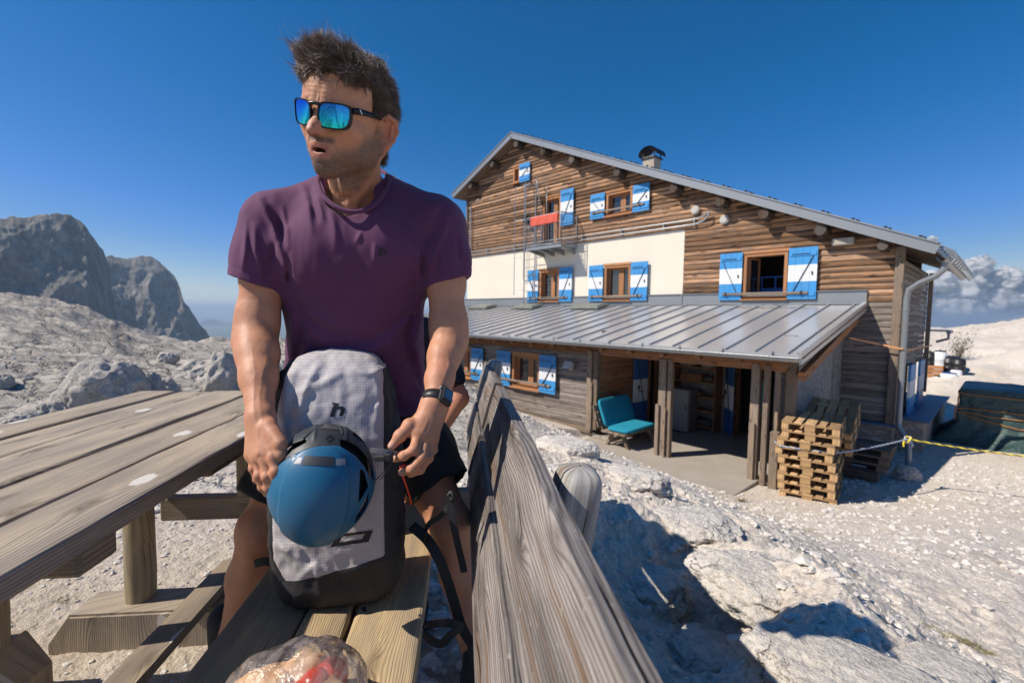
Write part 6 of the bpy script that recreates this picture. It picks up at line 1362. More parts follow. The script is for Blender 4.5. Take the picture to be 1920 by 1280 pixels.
for c in knuck: red = np.maximum(red, .55*np.exp(-(((BV-c)**2).sum(1)/.011**2)))
red[nh:] = np.maximum(red[nh:], .12+.25*np.clip(fbm(BV[nh:, 0]*22, BV[nh:, 1]*22, BV[nh:, 2]*22, 3), 0, 1)); vcol(body, 'red', red)
nl = np.zeros(len(BV))
for c, r in nails: nl = np.maximum(nl, sst(r*1.15, r*.85, np.sqrt(((BV-c)**2).sum(1))))
vcol(body, 'nail', nl*.6); hy = np.concatenate([np.zeros(nh), np.ones(len(BV)-nh)]); hy[nh:] *= sst(.0, .05, np.min([np.linalg.norm(BV[nh:]-c, axis=1) for c in (at(495, 880, .88), at(775, 850, .93))], axis=0)-.03); vcol(body, 'hairy', hy)
# ---------------------------------------------------------------- shirt
def m_shirt():
    t = NT('purple_jersey'); c = t.coord(); sep = t.n('SeparateXYZ', Vector=c); n = t.noise(c, 7., 4, .6); rib = t.math('SINE', t.math('MULTIPLY', sep.outputs[2], 2*pi/.0042)); wv = t.noise(c, 900., 2, .5)
    cc = t.mix(n, (.098, .032, .082), (.132, .044, .110)); cc = t.mix(t.math('MULTIPLY_ADD', rib, .04, .06), cc, (.060, .018, .056))
    return t.fin(cc, .78, t.bump(t.math('ADD', t.math('MULTIPLY', rib, .25), wv), .2, .0007), Sheen_Weight=.12, Sheen_Roughness=.5, Specular_IOR_Level=.2)
SHIRT = m_shirt()
Z3 = lambda *a: [(420+x/3.2, 320+y/3.2) for x, y in a]
FOLDS = [(Z3((395, 640), (430, 760), (520, 890), (680, 985), (860, 985)), 9, -.0055), (Z3((420, 690), (470, 800), (570, 900), (700, 950)), 8, .0045), (Z3((1190, 690), (1120, 860), (980, 960), (820, 1030), (640, 1060)), 9, -.0055), (Z3((1185, 760), (1100, 900), (960, 990)), 8, .0045),
         (Z3((1195, 700), (1165, 900), (1150, 1040), (1190, 1240)), 7, .006), (Z3((1160, 760), (1100, 1000), (1120, 1200)), 7, -.005), (Z3((400, 760), (420, 950), (390, 1120), (350, 1190)), 8, .005), (Z3((450, 850), (470, 1000), (440, 1130)), 7, -.0045), (Z3((560, 1040), (700, 1090), (900, 1075), (1060, 990)), 9, .005), (Z3((480, 1010), (600, 1085)), 8, -.004),
         (Z3((210, 170), (290, 330), (330, 470), (385, 590)), 6, .0055), (Z3((260, 180), (345, 330), (385, 480)), 6, -.005), (Z3((130, 300), (125, 480), (110, 620)), 6, .005), (Z3((350, 220), (375, 380), (390, 560)), 5, .004), (Z3((310, 430), (270, 560), (240, 680)), 6, -.005), (Z3((180, 330), (190, 480), (235, 650)), 6, .005),
         (Z3((470, 90), (500, 200), (525, 360)), 6, .0045), (Z3((560, 170), (600, 300)), 5, .004), (Z3((640, 240), (665, 360), (670, 470)), 7, .0045), (Z3((520, 110), (560, 300)), 5, -.004), (Z3((905, 440), (905, 540)), 4, .003), (Z3((820, 370), (795, 430)), 4, .003),
         (Z3((1315, 220), (1260, 330), (1195, 470)), 7, -.005), (Z3((1340, 300), (1290, 440), (1230, 600)), 6, .005), (Z3((1390, 380), (1410, 520), (1440, 620)), 6, -.0045), (Z3((1300, 420), (1280, 560), (1260, 700)), 6, -.004), (Z3((1200, 480), (1195, 600), (1200, 700)), 5, -.006), (Z3((385, 480), (385, 600), (395, 690)), 5, -.006), (Z3((700, 300), (720, 500), (690, 760)), 16, .003), (Z3((950, 560), (930, 760), (860, 900)), 16, .003)]
def build_shirt():
    h = .0029; s = SD((-.72, .90, .74), (.02, 1.50, 1.50), h); X, Y, Zg = s.pos()
    C = np.array([at(668, 345, 1.18), at(664, 400, 1.155), at(660, 470, 1.155), at(664, 540, 1.175), at(670, 620, 1.215), at(672, 700, 1.26), at(672, 760, 1.29)])
    a = np.array([.085, .150, .178, .176, .172, .178, .186]); b = np.array([.070, .098, .118, .122, .118, .116, .120]); zc = C[::-1, 2]
    def itp(v):
        q = np.interp(s.ax[2], zc, v[::-1]); kw = np.hanning(27); kw /= kw.sum(); return np.convolve(np.pad(q, 13, 'edge'), kw, 'valid').astype(np.float32)[None, None, :]
    cx, cy, aa, bb = itp(C[:, 0]), itp(C[:, 1]), itp(a), itp(b)
    u = (s.ax[0][:, None, None]-cx)/aa; v = (s.ax[1][None, :, None]-cy)/bb; r = (np.abs(u)**2.4+np.abs(v)**2.4)**(1/2.4)
    s.d = ((r-1)*np.minimum(aa, bb)*.95).astype(np.float32); top = C[0, 2]; s.plane((0, 0, top+.01), (0, 0, 1), .03); s.plane((0, 0, C[-1, 2]-.012), (0, 0, -1), .006)
    s.ell(at(600, 470, 1.09), (.075, .05, .07), k=.05); s.ell(at(725, 470, 1.10), (.075, .05, .07), k=.05)
    torso_ = s.d.copy(); s.d[:] = .05
    def sleeve(sh, nk, e, r0, r1, cav):
        s.cone(nk, sh, .050, .066, .05); s.chain([sh, sh*.45+e*.55, e], [r0, (r0+r1)/2+.001, r1], .030)
    R0, R1 = at(514, 418, 1.13), at(480, 534, 1.10); L0, L1 = at(818, 424, 1.155), at(838, 536, 1.145)
    sleeve(R0, at(612, 372, 1.165), R1, .068, .0605, None); sleeve(L0, at(724, 368, 1.175), L1, .066, .0600, None)
    for e, sh, n in ((R1, R0, rt*-.33-up*.94), (L1, L0, rt*.32-up*.94)):                          # open sleeve ends
        n = n/np.linalg.norm(n); c = e-n*.004; sl, P = s._sl(c-n*.02, c+n*.10, .14); x, y, z = P[0]-c[0], P[1]-c[1], P[2]-c[2]; t = x*n[0]+y*n[1]+z*n[2]; rr = np.sqrt(np.maximum(0, x*x+y*y+z*z-t*t))
        m = (rr < .14) & (t > -.03); o = s.d[sl]; o[m] = np.maximum(o, t)[m]
        ax3 = (e-sh)/np.linalg.norm(e-sh); s.cone(c-ax3*.030, c+ax3*.05, .0500, .0520, .003, 'sub')
    hh = np.clip(.5+.5*(s.d-torso_)/.03, 0, 1); s.d = s.d+(torso_-s.d)*hh-.03*hh*(1-hh); cz = C[-1]; s.cone(cz-np.array([0, 0, .05]), cz+np.array([0, 0, .02]), .10, .10, .004, 'sub')
    # neck opening
    s.cone(at(658, 378, 1.09), at(668, 330, 1.16), .055, .064, .006, 'sub'); s.cone(at(668, 330, 1.16), HC, .068, .10, .006, 'sub')
    def det(P):
        px, py = pix(P); ycen = np.interp(P[:, 2], zc, C[::-1, 1]); front = sst(.03, -.03, P[:, 1]-ycen); r = np.zeros(len(P))
        for pl, w_, amp in FOLDS:
            d, t = polyd(px, py, pl); r += 1.45*amp*np.exp(-(d/w_)**2)*np.sin(pi*np.clip(t*.9+.05, 0, 1))**.6
        r *= .35+.65*front
        hm2 = np.ones(len(P))
        for c, n in ((R1, rt*-.33-up*.94), (L1, rt*.32-up*.94)): n = n/np.linalg.norm(n); q = P-c; hm2 = np.minimum(hm2, np.where(np.linalg.norm(q, axis=1) < .11, .25+.75*sst(.012, .05, -(q@n)), 1.))
        r *= hm2
        r += .0035*fbm(P[:, 0]*14, P[:, 1]*14, P[:, 2]*5, 3)+.0022*ridged(P[:, 0]*18+P[:, 2]*9, P[:, 1]*14, P[:, 2]*13-P[:, 0]*6, 3)*sst(1.25, .95, P[:, 2])
        for (c, ax_, dist) in (((R1), rt*-.33-up*.94, .020), ((L1), rt*.32-up*.94, .020)):
            n = ax_/np.linalg.norm(ax_); q = P-(c-n*.004); t = -(q@n); r -= .0014*np.exp(-((t-.020)/.0022)**2)*(np.linalg.norm(q, axis=1) < .09)
        return r
    s.disp(det, .014); V, Q = s.mesh(); return smoothv(V, Q, 2, .5), Q
sV, sQ = build_shirt(); shirt = mesh_np('tshirt', sV, sQ, SHIRT); to_man(shirt)
# collar band follows the neckline
ring = [(596, 336, 1.085), (599, 352, 1.06), (609, 370, 1.045), (628, 387, 1.035), (655, 397, 1.035), (684, 394, 1.045), (707, 380, 1.062), (722, 360, 1.09), (729, 338, 1.13), (718, 322, 1.20), (680, 312, 1.24), (630, 316, 1.20), (603, 326, 1.13)]
def crm(P, n, closed=True):
    P = np.array(P, float); m = len(P); out_ = []
    for i in range(m if closed else m-1):
        p0, p1, p2, p3 = (P[(i-1) % m], P[i], P[(i+1) % m], P[(i+2) % m]) if closed else (P[max(0, i-1)], P[i], P[i+1], P[min(m-1, i+2)])
        for k in range(n): t = k/n; out_.append(.5*((2*p1)+(-p0+p2)*t+(2*p0-5*p1+4*p2-p3)*t*t+(-p0+3*p1-3*p2+p3)*t**3))
    if not closed: out_.append(P[-1])
    return np.array(out_)

m = MB(); R_ = crm([at(x, y, d) for x, y, d in ring], 8); m.tube(R_, .0052, 0, 8, closed=True); col_ = m.build('collar', SHIRT, None); col_.parent = shirt
# ---------------------------------------------------------------- hair
def m_hair():
    t = NT('hair'); a = t.attr('tone2'); cc = t.ramp(a, [(0., (.022, .014, .010)), (.5, (.10, .060, .036)), (.80, (.17, .115, .078)), (1., (.38, .32, .28))])
    return t.fin(cc, .38, Specular_IOR_Level=.6)
HAIR = m_hair()
def hairline(f, l, u):
    """>0 where hair grows (head frame)"""
    al = np.abs(l); front = .088-.30*np.maximum(0, al-.018)+.9*np.maximum(0, .0-(f-.055))*.0
    top = u-(.094-.35*np.clip(al-.022, 0, .03)+(.0))                       # forehead line height
    h1 = np.where(f > .03, top*1.0, 1.)                                     # forehead
    side = np.where((f <= .055) & (f > .002), u-(.028+np.clip(f-.012, 0, .05)*1.05), 1.)   # temples and sideburn
    ear = np.where((f <= .012) & (f > -.036), u-(.030-.0*f), 1.); back = np.where(f <= -.03, u+.055, 1.)
    return np.minimum(np.minimum(h1, side), np.minimum(ear, back))
def build_hair():
    rg = np.random.default_rng(5); lc = (hV-HC)@HR; f, l, u = lc.T
    A = lc[hQ]; cen = A.mean(1); n_ = np.cross(A[:, 1]-A[:, 0], A[:, 2]-A[:, 0]); ar = np.linalg.norm(n_, axis=1); n_ = n_/(ar[:, None]+1e-12)
    if (n_*(cen-np.array([-.01, 0, .04]))).sum(1).mean() < 0: n_ = -n_; print('flip')
    ok = (hairline(cen[:, 0], cen[:, 1], cen[:, 2]) > rg.normal(0, .0022, len(cen))) & (cen[:, 2] > -.06) & (np.abs(cen[:, 1]) < .0815) & ~((np.abs(cen[:, 1]) > .0705) & (cen[:, 2] < .038) & (cen[:, 0] > -.044))
    idx = np.nonzero(ok)[0]; N = 34000; _w = ar[idx]*(1+2.2*((cen[idx, 0] > -.01) & (cen[idx, 2] < .1))); ci = rg.choice(idx, N, p=_w/_w.sum()); c0 = cen[ci]+rg.normal(0, .0009, (N, 3)); E0 = np.array([-.012, 0, .052]); ER = np.array([.103, .0755, .082])
    def nrm(P): g = (P-E0)/ER**2; return g/(np.linalg.norm(g, axis=1)[:, None]+1e-9)
    u0, f0, l0 = c0[:, 2], c0[:, 0], c0[:, 1]; top = sst(.070, .112, u0); fr = sst(.0, .075, f0)*top; clump = pn(c0[:, 0]*70, c0[:, 1]*70, c0[:, 2]*70)
    L = (.015+.009*rg.random(N)+.008*sst(0, -.06, f0))*(1-top)+top*(.027+.026*fr+.012*rg.random(N)+.018*clump)*(1+.45*(rg.random(N) < .03)); K = 11; P = c0-n_[ci]*.002
    tf = sst(-.02, .03, f0)*(1-top); comb = ((1-top)*(1-tf))[:, None]*np.array([-.75, 0, -.55])+tf[:, None]*np.array([-.15, 0, -.75])+(top*(1-fr))[:, None]*np.array([-.55, -.30, .15])+fr[:, None]*np.array([.30, -.55, .55]); lift0 = .42*(1-top)+top*(1.0+.25*fr); rj = rg.normal(0, 1, (N, 3))*.16
    d = n_[ci]*lift0[:, None]+comb*.5+rj; d /= np.linalg.norm(d, axis=1)[:, None]; pts = [P]; am = (.22+.95*top)[:, None]
    ph = pn(c0[:, 0]*45+9, c0[:, 1]*45, c0[:, 2]*45)*6; frz = rg.random(N) < .05
    for k in range(K-1):
        t_ = k/(K-1); nn = nrm(P); fq = 30.; nz_ = np.stack([pn(P[:, 0]*fq+a_, P[:, 1]*fq, P[:, 2]*fq) for a_ in (3.3, 21.7, 47.1)], 1)
        sw = np.stack([np.sin(ph+t_*6), np.cos(ph*1.3+t_*5), np.sin(ph*.7+t_*7+1)], 1)*.30*top[:, None]
        tgt = comb+nn*(lift0*(.55-.75*t_))[:, None]+nz_*am*1.5+sw+rj*(1+1.5*frz[:, None]); tgt /= np.linalg.norm(tgt, axis=1)[:, None]+1e-9; d = d+(tgt-d)*.33; d /= np.linalg.norm(d, axis=1)[:, None]+1e-9
        P = P+d*(L/(K-1))[:, None]; q = (P-E0)/(ER+.0025); rr = np.linalg.norm(q, axis=1); inn = (rr < 1) & (P[:, 2] > .0); P = np.where(inn[:, None], E0+(P-E0)/np.maximum(rr, .3)[:, None], P); pts.append(P)
    P = np.stack(pts, 1); T = np.gradient(P, axis=1); T /= np.linalg.norm(T, axis=2)[..., None]+1e-9; S1 = np.cross(T, rg.normal(0, 1, (N, 1, 3))); S1 /= np.linalg.norm(S1, axis=2)[..., None]+1e-9; S2 = np.cross(T, S1); w_ = ((.00036+.00012*top)[:, None]*(1-np.linspace(0, 1, K)[None]**2*.8))[..., None]
    V = np.stack([P+(S1*cos(a_)+S2*sin(a_))*w_ for a_ in (0, 2.094, 4.189)], 1).reshape(-1, 3); base = (np.arange(N)*3*K)[:, None, None]; aa = np.arange(3)[None, :, None]; kk = np.arange(K-1)[None, None, :]
    F_ = np.stack([base+aa*K+kk, base+((aa+1) % 3)*K+kk, base+((aa+1) % 3)*K+kk+1, base+aa*K+kk+1], -1).reshape(-1, 4); tn_ = np.clip(.46+.20*top+.30*clump+rg.normal(0, .17, N), 0, 1)
    tt = (tn_[:, None, None]*np.linspace(.75, 1.2, K)[None, None]*np.ones((1, 3, 1))).reshape(-1)
    V = V@HR.T+HC; o = mesh_np('hair', V, F_, HAIR); vcol(o, 'tone2', np.clip(tt, 0, 1)); to_man(o); globals()['HAIRO'] = o
    # short dense undercoat
    m_ = ok & (hairline(cen[:, 0], cen[:, 1], cen[:, 2]) > .009) & ~((cen[:, 0] > .0) & (cen[:, 2] < .085)); vi = np.unique(hQ[m_]); mp = -np.ones(len(hV), int); mp[vi] = np.arange(len(vi)); nv = np.zeros_like(hV); 
    for k in range(4): np.add.at(nv, hQ[:, k], n_)
    nv /= np.linalg.norm(nv, axis=1)[:, None]+1e-9; _hl = sst(.0, .010, hairline(*lc[vi].T))[:, None]; P = lc[vi]+nv[vi]*(.0003+(.0018+.0040*sst(.05, .10, lc[vi, 2])[:, None])*_hl+.0005*fbm(lc[vi, 0]*300, lc[vi, 1]*300, lc[vi, 2]*300, 2)[:, None]); Qm = mp[hQ[m_]]; Qm = Qm[(Qm >= 0).all(1)]
    c = mesh_np('hair_undercoat', P@HR.T+HC, Qm, HAIR); vcol(c, 'tone2', np.full(len(P), .30)); c.parent = o
build_hair()
def brows():
    rg = np.random.default_rng(8); V_, F_ = [], []; off = 0
    for sg in (-1, 1):
        for k in range(160):
            t = rg.random(); p = np.array([.0985-.020*t**2, sg*(.012+.036*t), .0395+.004*sin(t*3)+rg.normal(0, .0016)]); d = np.array([-.2, sg*.8, .35-.6*t])*.007; w_ = np.array([.0002, 0, .0003]); V_ += [p-w_, p+w_, p+d+np.array([.002, 0, 0])]; F_.append((off, off+1, off+2, off+2)); off += 3
    V = np.array(V_)@HR.T+HC; o = mesh_np('eyebrows', V, np.array(F_)[:, :3], HAIR); vcol(o, 'tone2', np.full(len(V), .3)); to_man(o)
brows()
def arm_hair():
    rg = np.random.default_rng(4); c = BV[BQ].mean(1); n = np.cross(BV[BQ[:, 1]]-BV[BQ[:, 0]], BV[BQ[:, 2]]-BV[BQ[:, 0]]); n /= np.linalg.norm(n, axis=1)[:, None]+1e-12; ok = np.nonzero((hy[BQ[:, 0]] > .6) & (c[:, 2] > .2) & (c[:, 2] < 1.30))[0]; ar = ok[rg.integers(0, len(ok), 9000)]
    p = c[ar]; d = np.array([0, -.15, -1.])+n[ar]*.45+rg.normal(0, .35, (len(ar), 3)); d /= np.linalg.norm(d, axis=1)[:, None]; L = rg.uniform(.005, .012, len(ar))[:, None]; w_ = np.cross(d, n[ar]); w_ /= np.linalg.norm(w_, axis=1)[:, None]+1e-9
    V_ = np.stack([p-w_*.00005, p+w_*.00005, p+d*L*.6+w_*.00004, p+d*L], 1).reshape(-1, 3); k = np.arange(len(ar))*4; F_ = np.stack([k, k+1, k+2, k+3], 1); o = mesh_np('arm_hair', V_, F_, HAIR); vcol(o, 'tone2', np.full(len(V_), .75)); to_man(o)
arm_hair()
# ---------------------------------------------------------------- mirrored sunglasses
def glasses():
    e = bpy.data.objects.new('sunglasses', None); COL.objects.link(e); e.parent = man; e.location = Vector(HC-MO); 
    def T(p): return HR@np.array(p, float)
    cl = lambda l: .1125-6.2*l*l                                   # wrap of the front, in the head frame
    FR = NT('matt_black_frame').fin((.006, .008, .014), .30, Specular_IOR_Level=.35)
    zc_ = .0165
    def outline(sg, grow, n=64):
        P = []
        for k in range(n):
            a = 2*pi*k/n; c, s_ = cos(a), sin(a); r = (abs(c)**4.2+abs(s_)**4.2)**(-1/4.2); x = .0265*c*r; z = .0215*s_*r
            if z < 0: x *= 1-.10*(-z/.0215)
            x += .0015*(z/.0215); P.append((sg*(.0360+x+np.sign(x)*grow), zc_+z+np.sign(z)*grow+.0012*(x/.0265)))
        return P
    for sg in (-1, 1):
        m = MB(); o_ = outline(sg, .0023); i_ = outline(sg, -.0002); n = len(o_); rows = []
        for dl, ring_ in ((.0022, o_), (.0026, i_), (-.0030, i_), (-.0034, o_), (.0022, o_)): rows.append([T((cl(l)+dl, l, u)) for l, u in ring_])
        m.grid(rows, 0, False, wrap=True, flip=(sg < 0)); r = m.build('rim', FR, e)
        t = NT('mirror_lens'); c = t.coord('UV'); sp = t.n('SeparateXYZ', Vector=c).outputs[1]; cc = t.ramp(sp, [(0., (.02, .62, .62)), (.45, (.02, .42, .85)), (1., (.03, .18, .80))]); t.fin(cc, .03, Metallic=1.)
        m = MB(); i2 = outline(sg, .0006); R2 = []; ctr = np.array([sg*.036, zc_]); 
        V_, F_, UV = [], [], []
        for j in range(9):
            f_ = j/8; V_ += [T((cl(ctr[0]+(l-ctr[0])*f_)+.0006+.0015*(1-f_*f_), ctr[0]+(l-ctr[0])*f_, ctr[1]+(u-ctr[1])*f_)) for l, u in i2]; UV += [(0, .5+.5*((u-ctr[1])*f_)/.0215) for l, u in i2]
        fs, uv = [], []
        for j in range(8):
            for k in range(n):
                q = (j*n+k, j*n+(k+1) % n, (j+1)*n+(k+1) % n, (j+1)*n+k); fs.append(q if sg > 0 else q[::-1]); uv.append([UV[i] for i in fs[-1]])
        m._add(V_, fs, 0, uv, .5, True); m.build('lens', t.m, e)
    m = MB(); m.tube([T((cl(l)+.0005, l, zc_+.0165+.002*(1-(l/.012)**2))) for l in np.linspace(-.012, .012, 7)], .0036, 0, 8)
    for sg in (-1, 1):
        m.tube([T((.107, sg*.010, zc_+.006)), T((.1035, sg*.0125, zc_-.001)), T((.1015, sg*.0145, zc_-.007))], .0022, 0, 6)
    m.build('bridge', FR, e)
    for sg in (-1, 1):
        m = MB(); pts = [(cl(.066)-.001, sg*.0665, .0315), (.074, sg*.0735, .0320), (.05, sg*.0755, .0310), (.015, sg*.0765, .0295), (-.008, sg*.0775, .0270), (-.026, sg*.0775, .018), (-.036, sg*.0760, .004)]; hts = [.0060, .0055, .0048, .0042, .0036, .003, .0028]
        C = crm([np.array(p) for p in pts], 5, False); hh = np.interp(np.linspace(0, 1, len(C)), np.linspace(0, 1, len(hts)), hts); rows = []
        for c, h_ in zip(C, hh): rows.append([T((c[0]+dx, c[1]+dl, c[2]+du)) for dl, du, dx in ((-.0018, -h_, 0), (.0018, -h_, 0), (.0024, 0, 0), (.0018, h_, 0), (-.0018, h_, 0), (-.0024, 0, 0))])
        m.grid(rows, 0, True, wrap=True, flip=(sg > 0)); m._add([rows[0][k] for k in range(6)], [list(range(6))], 0, [[(0, 0)]*6], .5, False); tp = m.build('temple_arm', FR, e)
        m = MB(); m.poly([T((.0745+a, sg*.0765, .0320+b)) for a, b in ((.004, .004), (.001, .004), (-.006, -.004), (-.003, -.004))], T((0, sg*.0006, 0))); m.build('stripe', KW if False else PAINT_WHITE, tp)
glasses()
# ---------------------------------------------------------------- shorts, boots, watch
BLK = m_plain('black_softshell', (.013, .013, .015), .75, 0, .3, 20., .4, .002, bsc=300.)
def build_shorts():
    kr, ar, kl, al, hl, hr_ = LJ; s = SD(*bbox([hl, hr_, kr, kl, hl+np.array([0, 0, .12])], .16), .0045)
    s.cone(hl+np.array([.02, 0, .10]), hr_+np.array([-.02, 0, .10]), .115, .115, .03); s.cone(hl, hr_, .115, .115, .04)
    er, el_ = at(498, 940, 1.275), at(826, 915, 1.30)
    s.chain([hl, hl*.45+er*.55, er], [.112, .095, .084], .03); s.chain([hr_, hr_*.5+el_*.5, el_], [.112, .098, .088], .03)
    for e, h_ in ((er, hl), (el_, hr_)): n = (e-h_)/np.linalg.norm(e-h_); c = e-n*.004; sl, P = s._sl(c-n*.03, c+n*.2, .11); x, y, z = P[0]-c[0], P[1]-c[1], P[2]-c[2]; t = x*n[0]+y*n[1]+z*n[2]; rr = np.sqrt(np.maximum(0, x*x+y*y+z*z-t*t)); m = (rr < .13) & (t > -.05); o = s.d[sl]; o[m] = np.maximum(o, t)[m]; s.cone(c-n*.04, c+n*.03, .073, .075, .003, 'sub')
    s.disp(lambda P: .004*fbm(P[:, 0]*12, P[:, 1]*12, P[:, 2]*9, 3)+.003*ridged(P[:, 0]*10+P[:, 2]*6, P[:, 1]*10, P[:, 2]*12, 3)); v, q = s.mesh(); return smoothv(v, q, 1), q
v, q = build_shorts(); sh_ = mesh_np('shorts', v, q, BLK); to_man(sh_)
def boot(an, toe, label=None):
    s = SD(*bbox([an+np.array([0, 0, .1]), an+np.array([0, .08, -.12]), toe], .08), .0045); h_ = an+np.array([0, .03, -.07]); d = (toe-h_); d[2] = 0
    s.cone(an+np.array([0, 0, .12]), an+np.array([0, .01, -.02]), .045, .048, .01); s.cone(an+np.array([0, .01, -.02]), h_, .045, .042, .02); s.chain([h_, h_+d*.5, h_+d], [.043, .045, .040], .02); s.cone(an+np.array([0, -.02, 0]), h_+d*.6, .035, .032, .03)
    z0 = h_[2]-.035; s.plane((0, 0, z0), (0, 0, -1), .006); v, q = s.mesh(); o = mesh_np('boot', smoothv(v, q, 1), q, BLK); to_man(o)
ar_, al_ = LJ[1], LJ[3]
for a_ in (ar_, al_): a_z = float(ground_z(a_[0], a_[1])) if 'ground_z' in globals() else -.05; boot(np.array([a_[0], a_[1], a_z+.125]), np.array([a_[0]+(-.05 if a_[0] < -.4 else .02), a_[1]-.19, a_z+.05]))
def watch():
    wr = at(815, 762, .98); el_ = at(842, 640, 1.11); ax_ = (el_-wr)/np.linalg.norm(el_-wr); c = at(816, 749, .990); n1 = np.cross(ax_, [0, 1., 0]); n1 /= np.linalg.norm(n1); n2 = np.cross(ax_, n1); m = MB(); rows = []
    for dr, da in ((.0, -.011), (.0022, -.0105), (.0022, .0105), (.0, .011), (-.001, 0)): rows.append([c+ax_*da+(n1*cos(a)*(.0275+dr)+n2*sin(a)*(.0255+dr)) for a in np.linspace(0, 2*pi, 40, endpoint=False)])
    rows.append(rows[0]); m.grid(rows, wrap=True); wb = m.build('watch_strap', KB); to_man(wb)
    od = at(836, 752, .965)-c; od -= ax_*(od@ax_); od /= np.linalg.norm(od); sd_ = np.cross(ax_, od); cc = c+od*.0305; m = MB(); R3 = np.stack([od, sd_, ax_], 1); m.box(cc, (.012, .036, .040), 0, R3, .004); m.box(cc+od*.0065, (.003, .028, .030), 0, R3, .001)
    wc = m.build('watch_case', KB); to_man(wc); m = MB(); m.box(cc+od*.0083, (.001, .022, .022), 0, R3); k_ = m.build('display', GLASS); k_.parent = wc
    m = MB(); m.tube([cc+sd_*.019, cc+sd_*.022], .0025, 0, 8); m.tube([cc-sd_*.019+ax_*.01, cc-sd_*.022+ax_*.01], .0022, 0, 8); k_ = m.build('button', METAL_GALV); k_.parent = wc
watch()
# ---------------------------------------------------------------- decals: lettering and marks laid onto a curved surface
def decal(par, polys, org, ex, ey, nrm, mat, name, cell=.0011, off=.0007, holes=()):
    """fill 2-D polygons (metres, along ex / ey from org) with small quads dropped onto the parent mesh"""
    bpy.context.view_layer.update(); ex, ey, nrm = (np.array(a, float) for a in (ex, ey, nrm)); dg = bpy.context.evaluated_depsgraph_get(); mw = par.matrix_world; mi_ = mw.inverted()
    def inside(x, y, pl):
        c = False; n = len(pl)
        for i in range(n):
            x1, y1 = pl[i]; x2, y2 = pl[(i+1) % n]
            if (y1 > y) != (y2 > y) and x < (x2-x1)*(y-y1)/(y2-y1)+x1: c = not c
        return c
    xs = [p[0] for pl in polys for p in pl]; ys = [p[1] for pl in polys for p in pl]; x0, x1, y0, y1 = min(xs), max(xs), min(ys), max(ys); nx = int((x1-x0)/cell)+1; ny = int((y1-y0)/cell)+1; vid = {}; V_, F_ = [], []
    def vert(i, j):
        if (i, j) in vid: return vid[(i, j)]
        p = np.array(org)+ex*(x0+i*cell)+ey*(y0+j*cell)+nrm*.15; ok, loc, no, _ = par.ray_cast(mi_@Vector(p), (mi_.to_3x3()@Vector(-nrm)).normalized())
        if not ok: vid[(i, j)] = None; return None
        q = mw@(loc+no*off); vid[(i, j)] = len(V_); V_.append(tuple(q)); return vid[(i, j)]
    for i in range(nx):
        for j in range(ny):
            x, y = x0+(i+.5)*cell, y0+(j+.5)*cell
            if any(inside(x, y, pl) for pl in polys) and not any(inside(x, y, pl) for pl in holes):
                q = [vert(i, j), vert(i+1, j), vert(i+1, j+1), vert(i, j+1)]
                if None not in q: F_.append(q)
    print('DECAL', name, len(F_), nx, ny)
    if not F_: print('DECAL EMPTY', name); return None
    o = mesh_np(name, V_, F_, mat); o.parent = par; o.matrix_parent_inverse = mw.inverted(); return o
INK = m_plain('black_print', (.008, .009, .011), .5)
def n_mark(s_, slant=.18):
    """the maker's lower-case letter mark: left stem with a foot to the left, arched right leg"""
    q = lambda pts: [((x+slant*y)*s_, y*s_) for x, y in pts]
    return [q([(-.50, .50), (-.02, .50), (-.02, .42), (-.12, .10), (-.20, -.55), (-.52, -.55), (-.44, .05), (-.36, .36), (-.50, .36)]),
            q([(-.20, .02), (-.14, .16), (.0, .24), (.14, .28), (.34, .27), (.46, .18), (.50, .02), (.48, -.18), (.42, -.42), (.12, -.42), (.18, -.16), (.19, .0), (.14, .07), (.05, .07), (-.08, .0)])]
ex = rt; ey = up
cpt = at(718, 472, 1.06); decal(shirt, n_mark(.0185, .05), cpt, ex, ey, -ray(718, 472)/np.linalg.norm(ray(718, 472)), INK, 'chest_mark', cell=.0008)

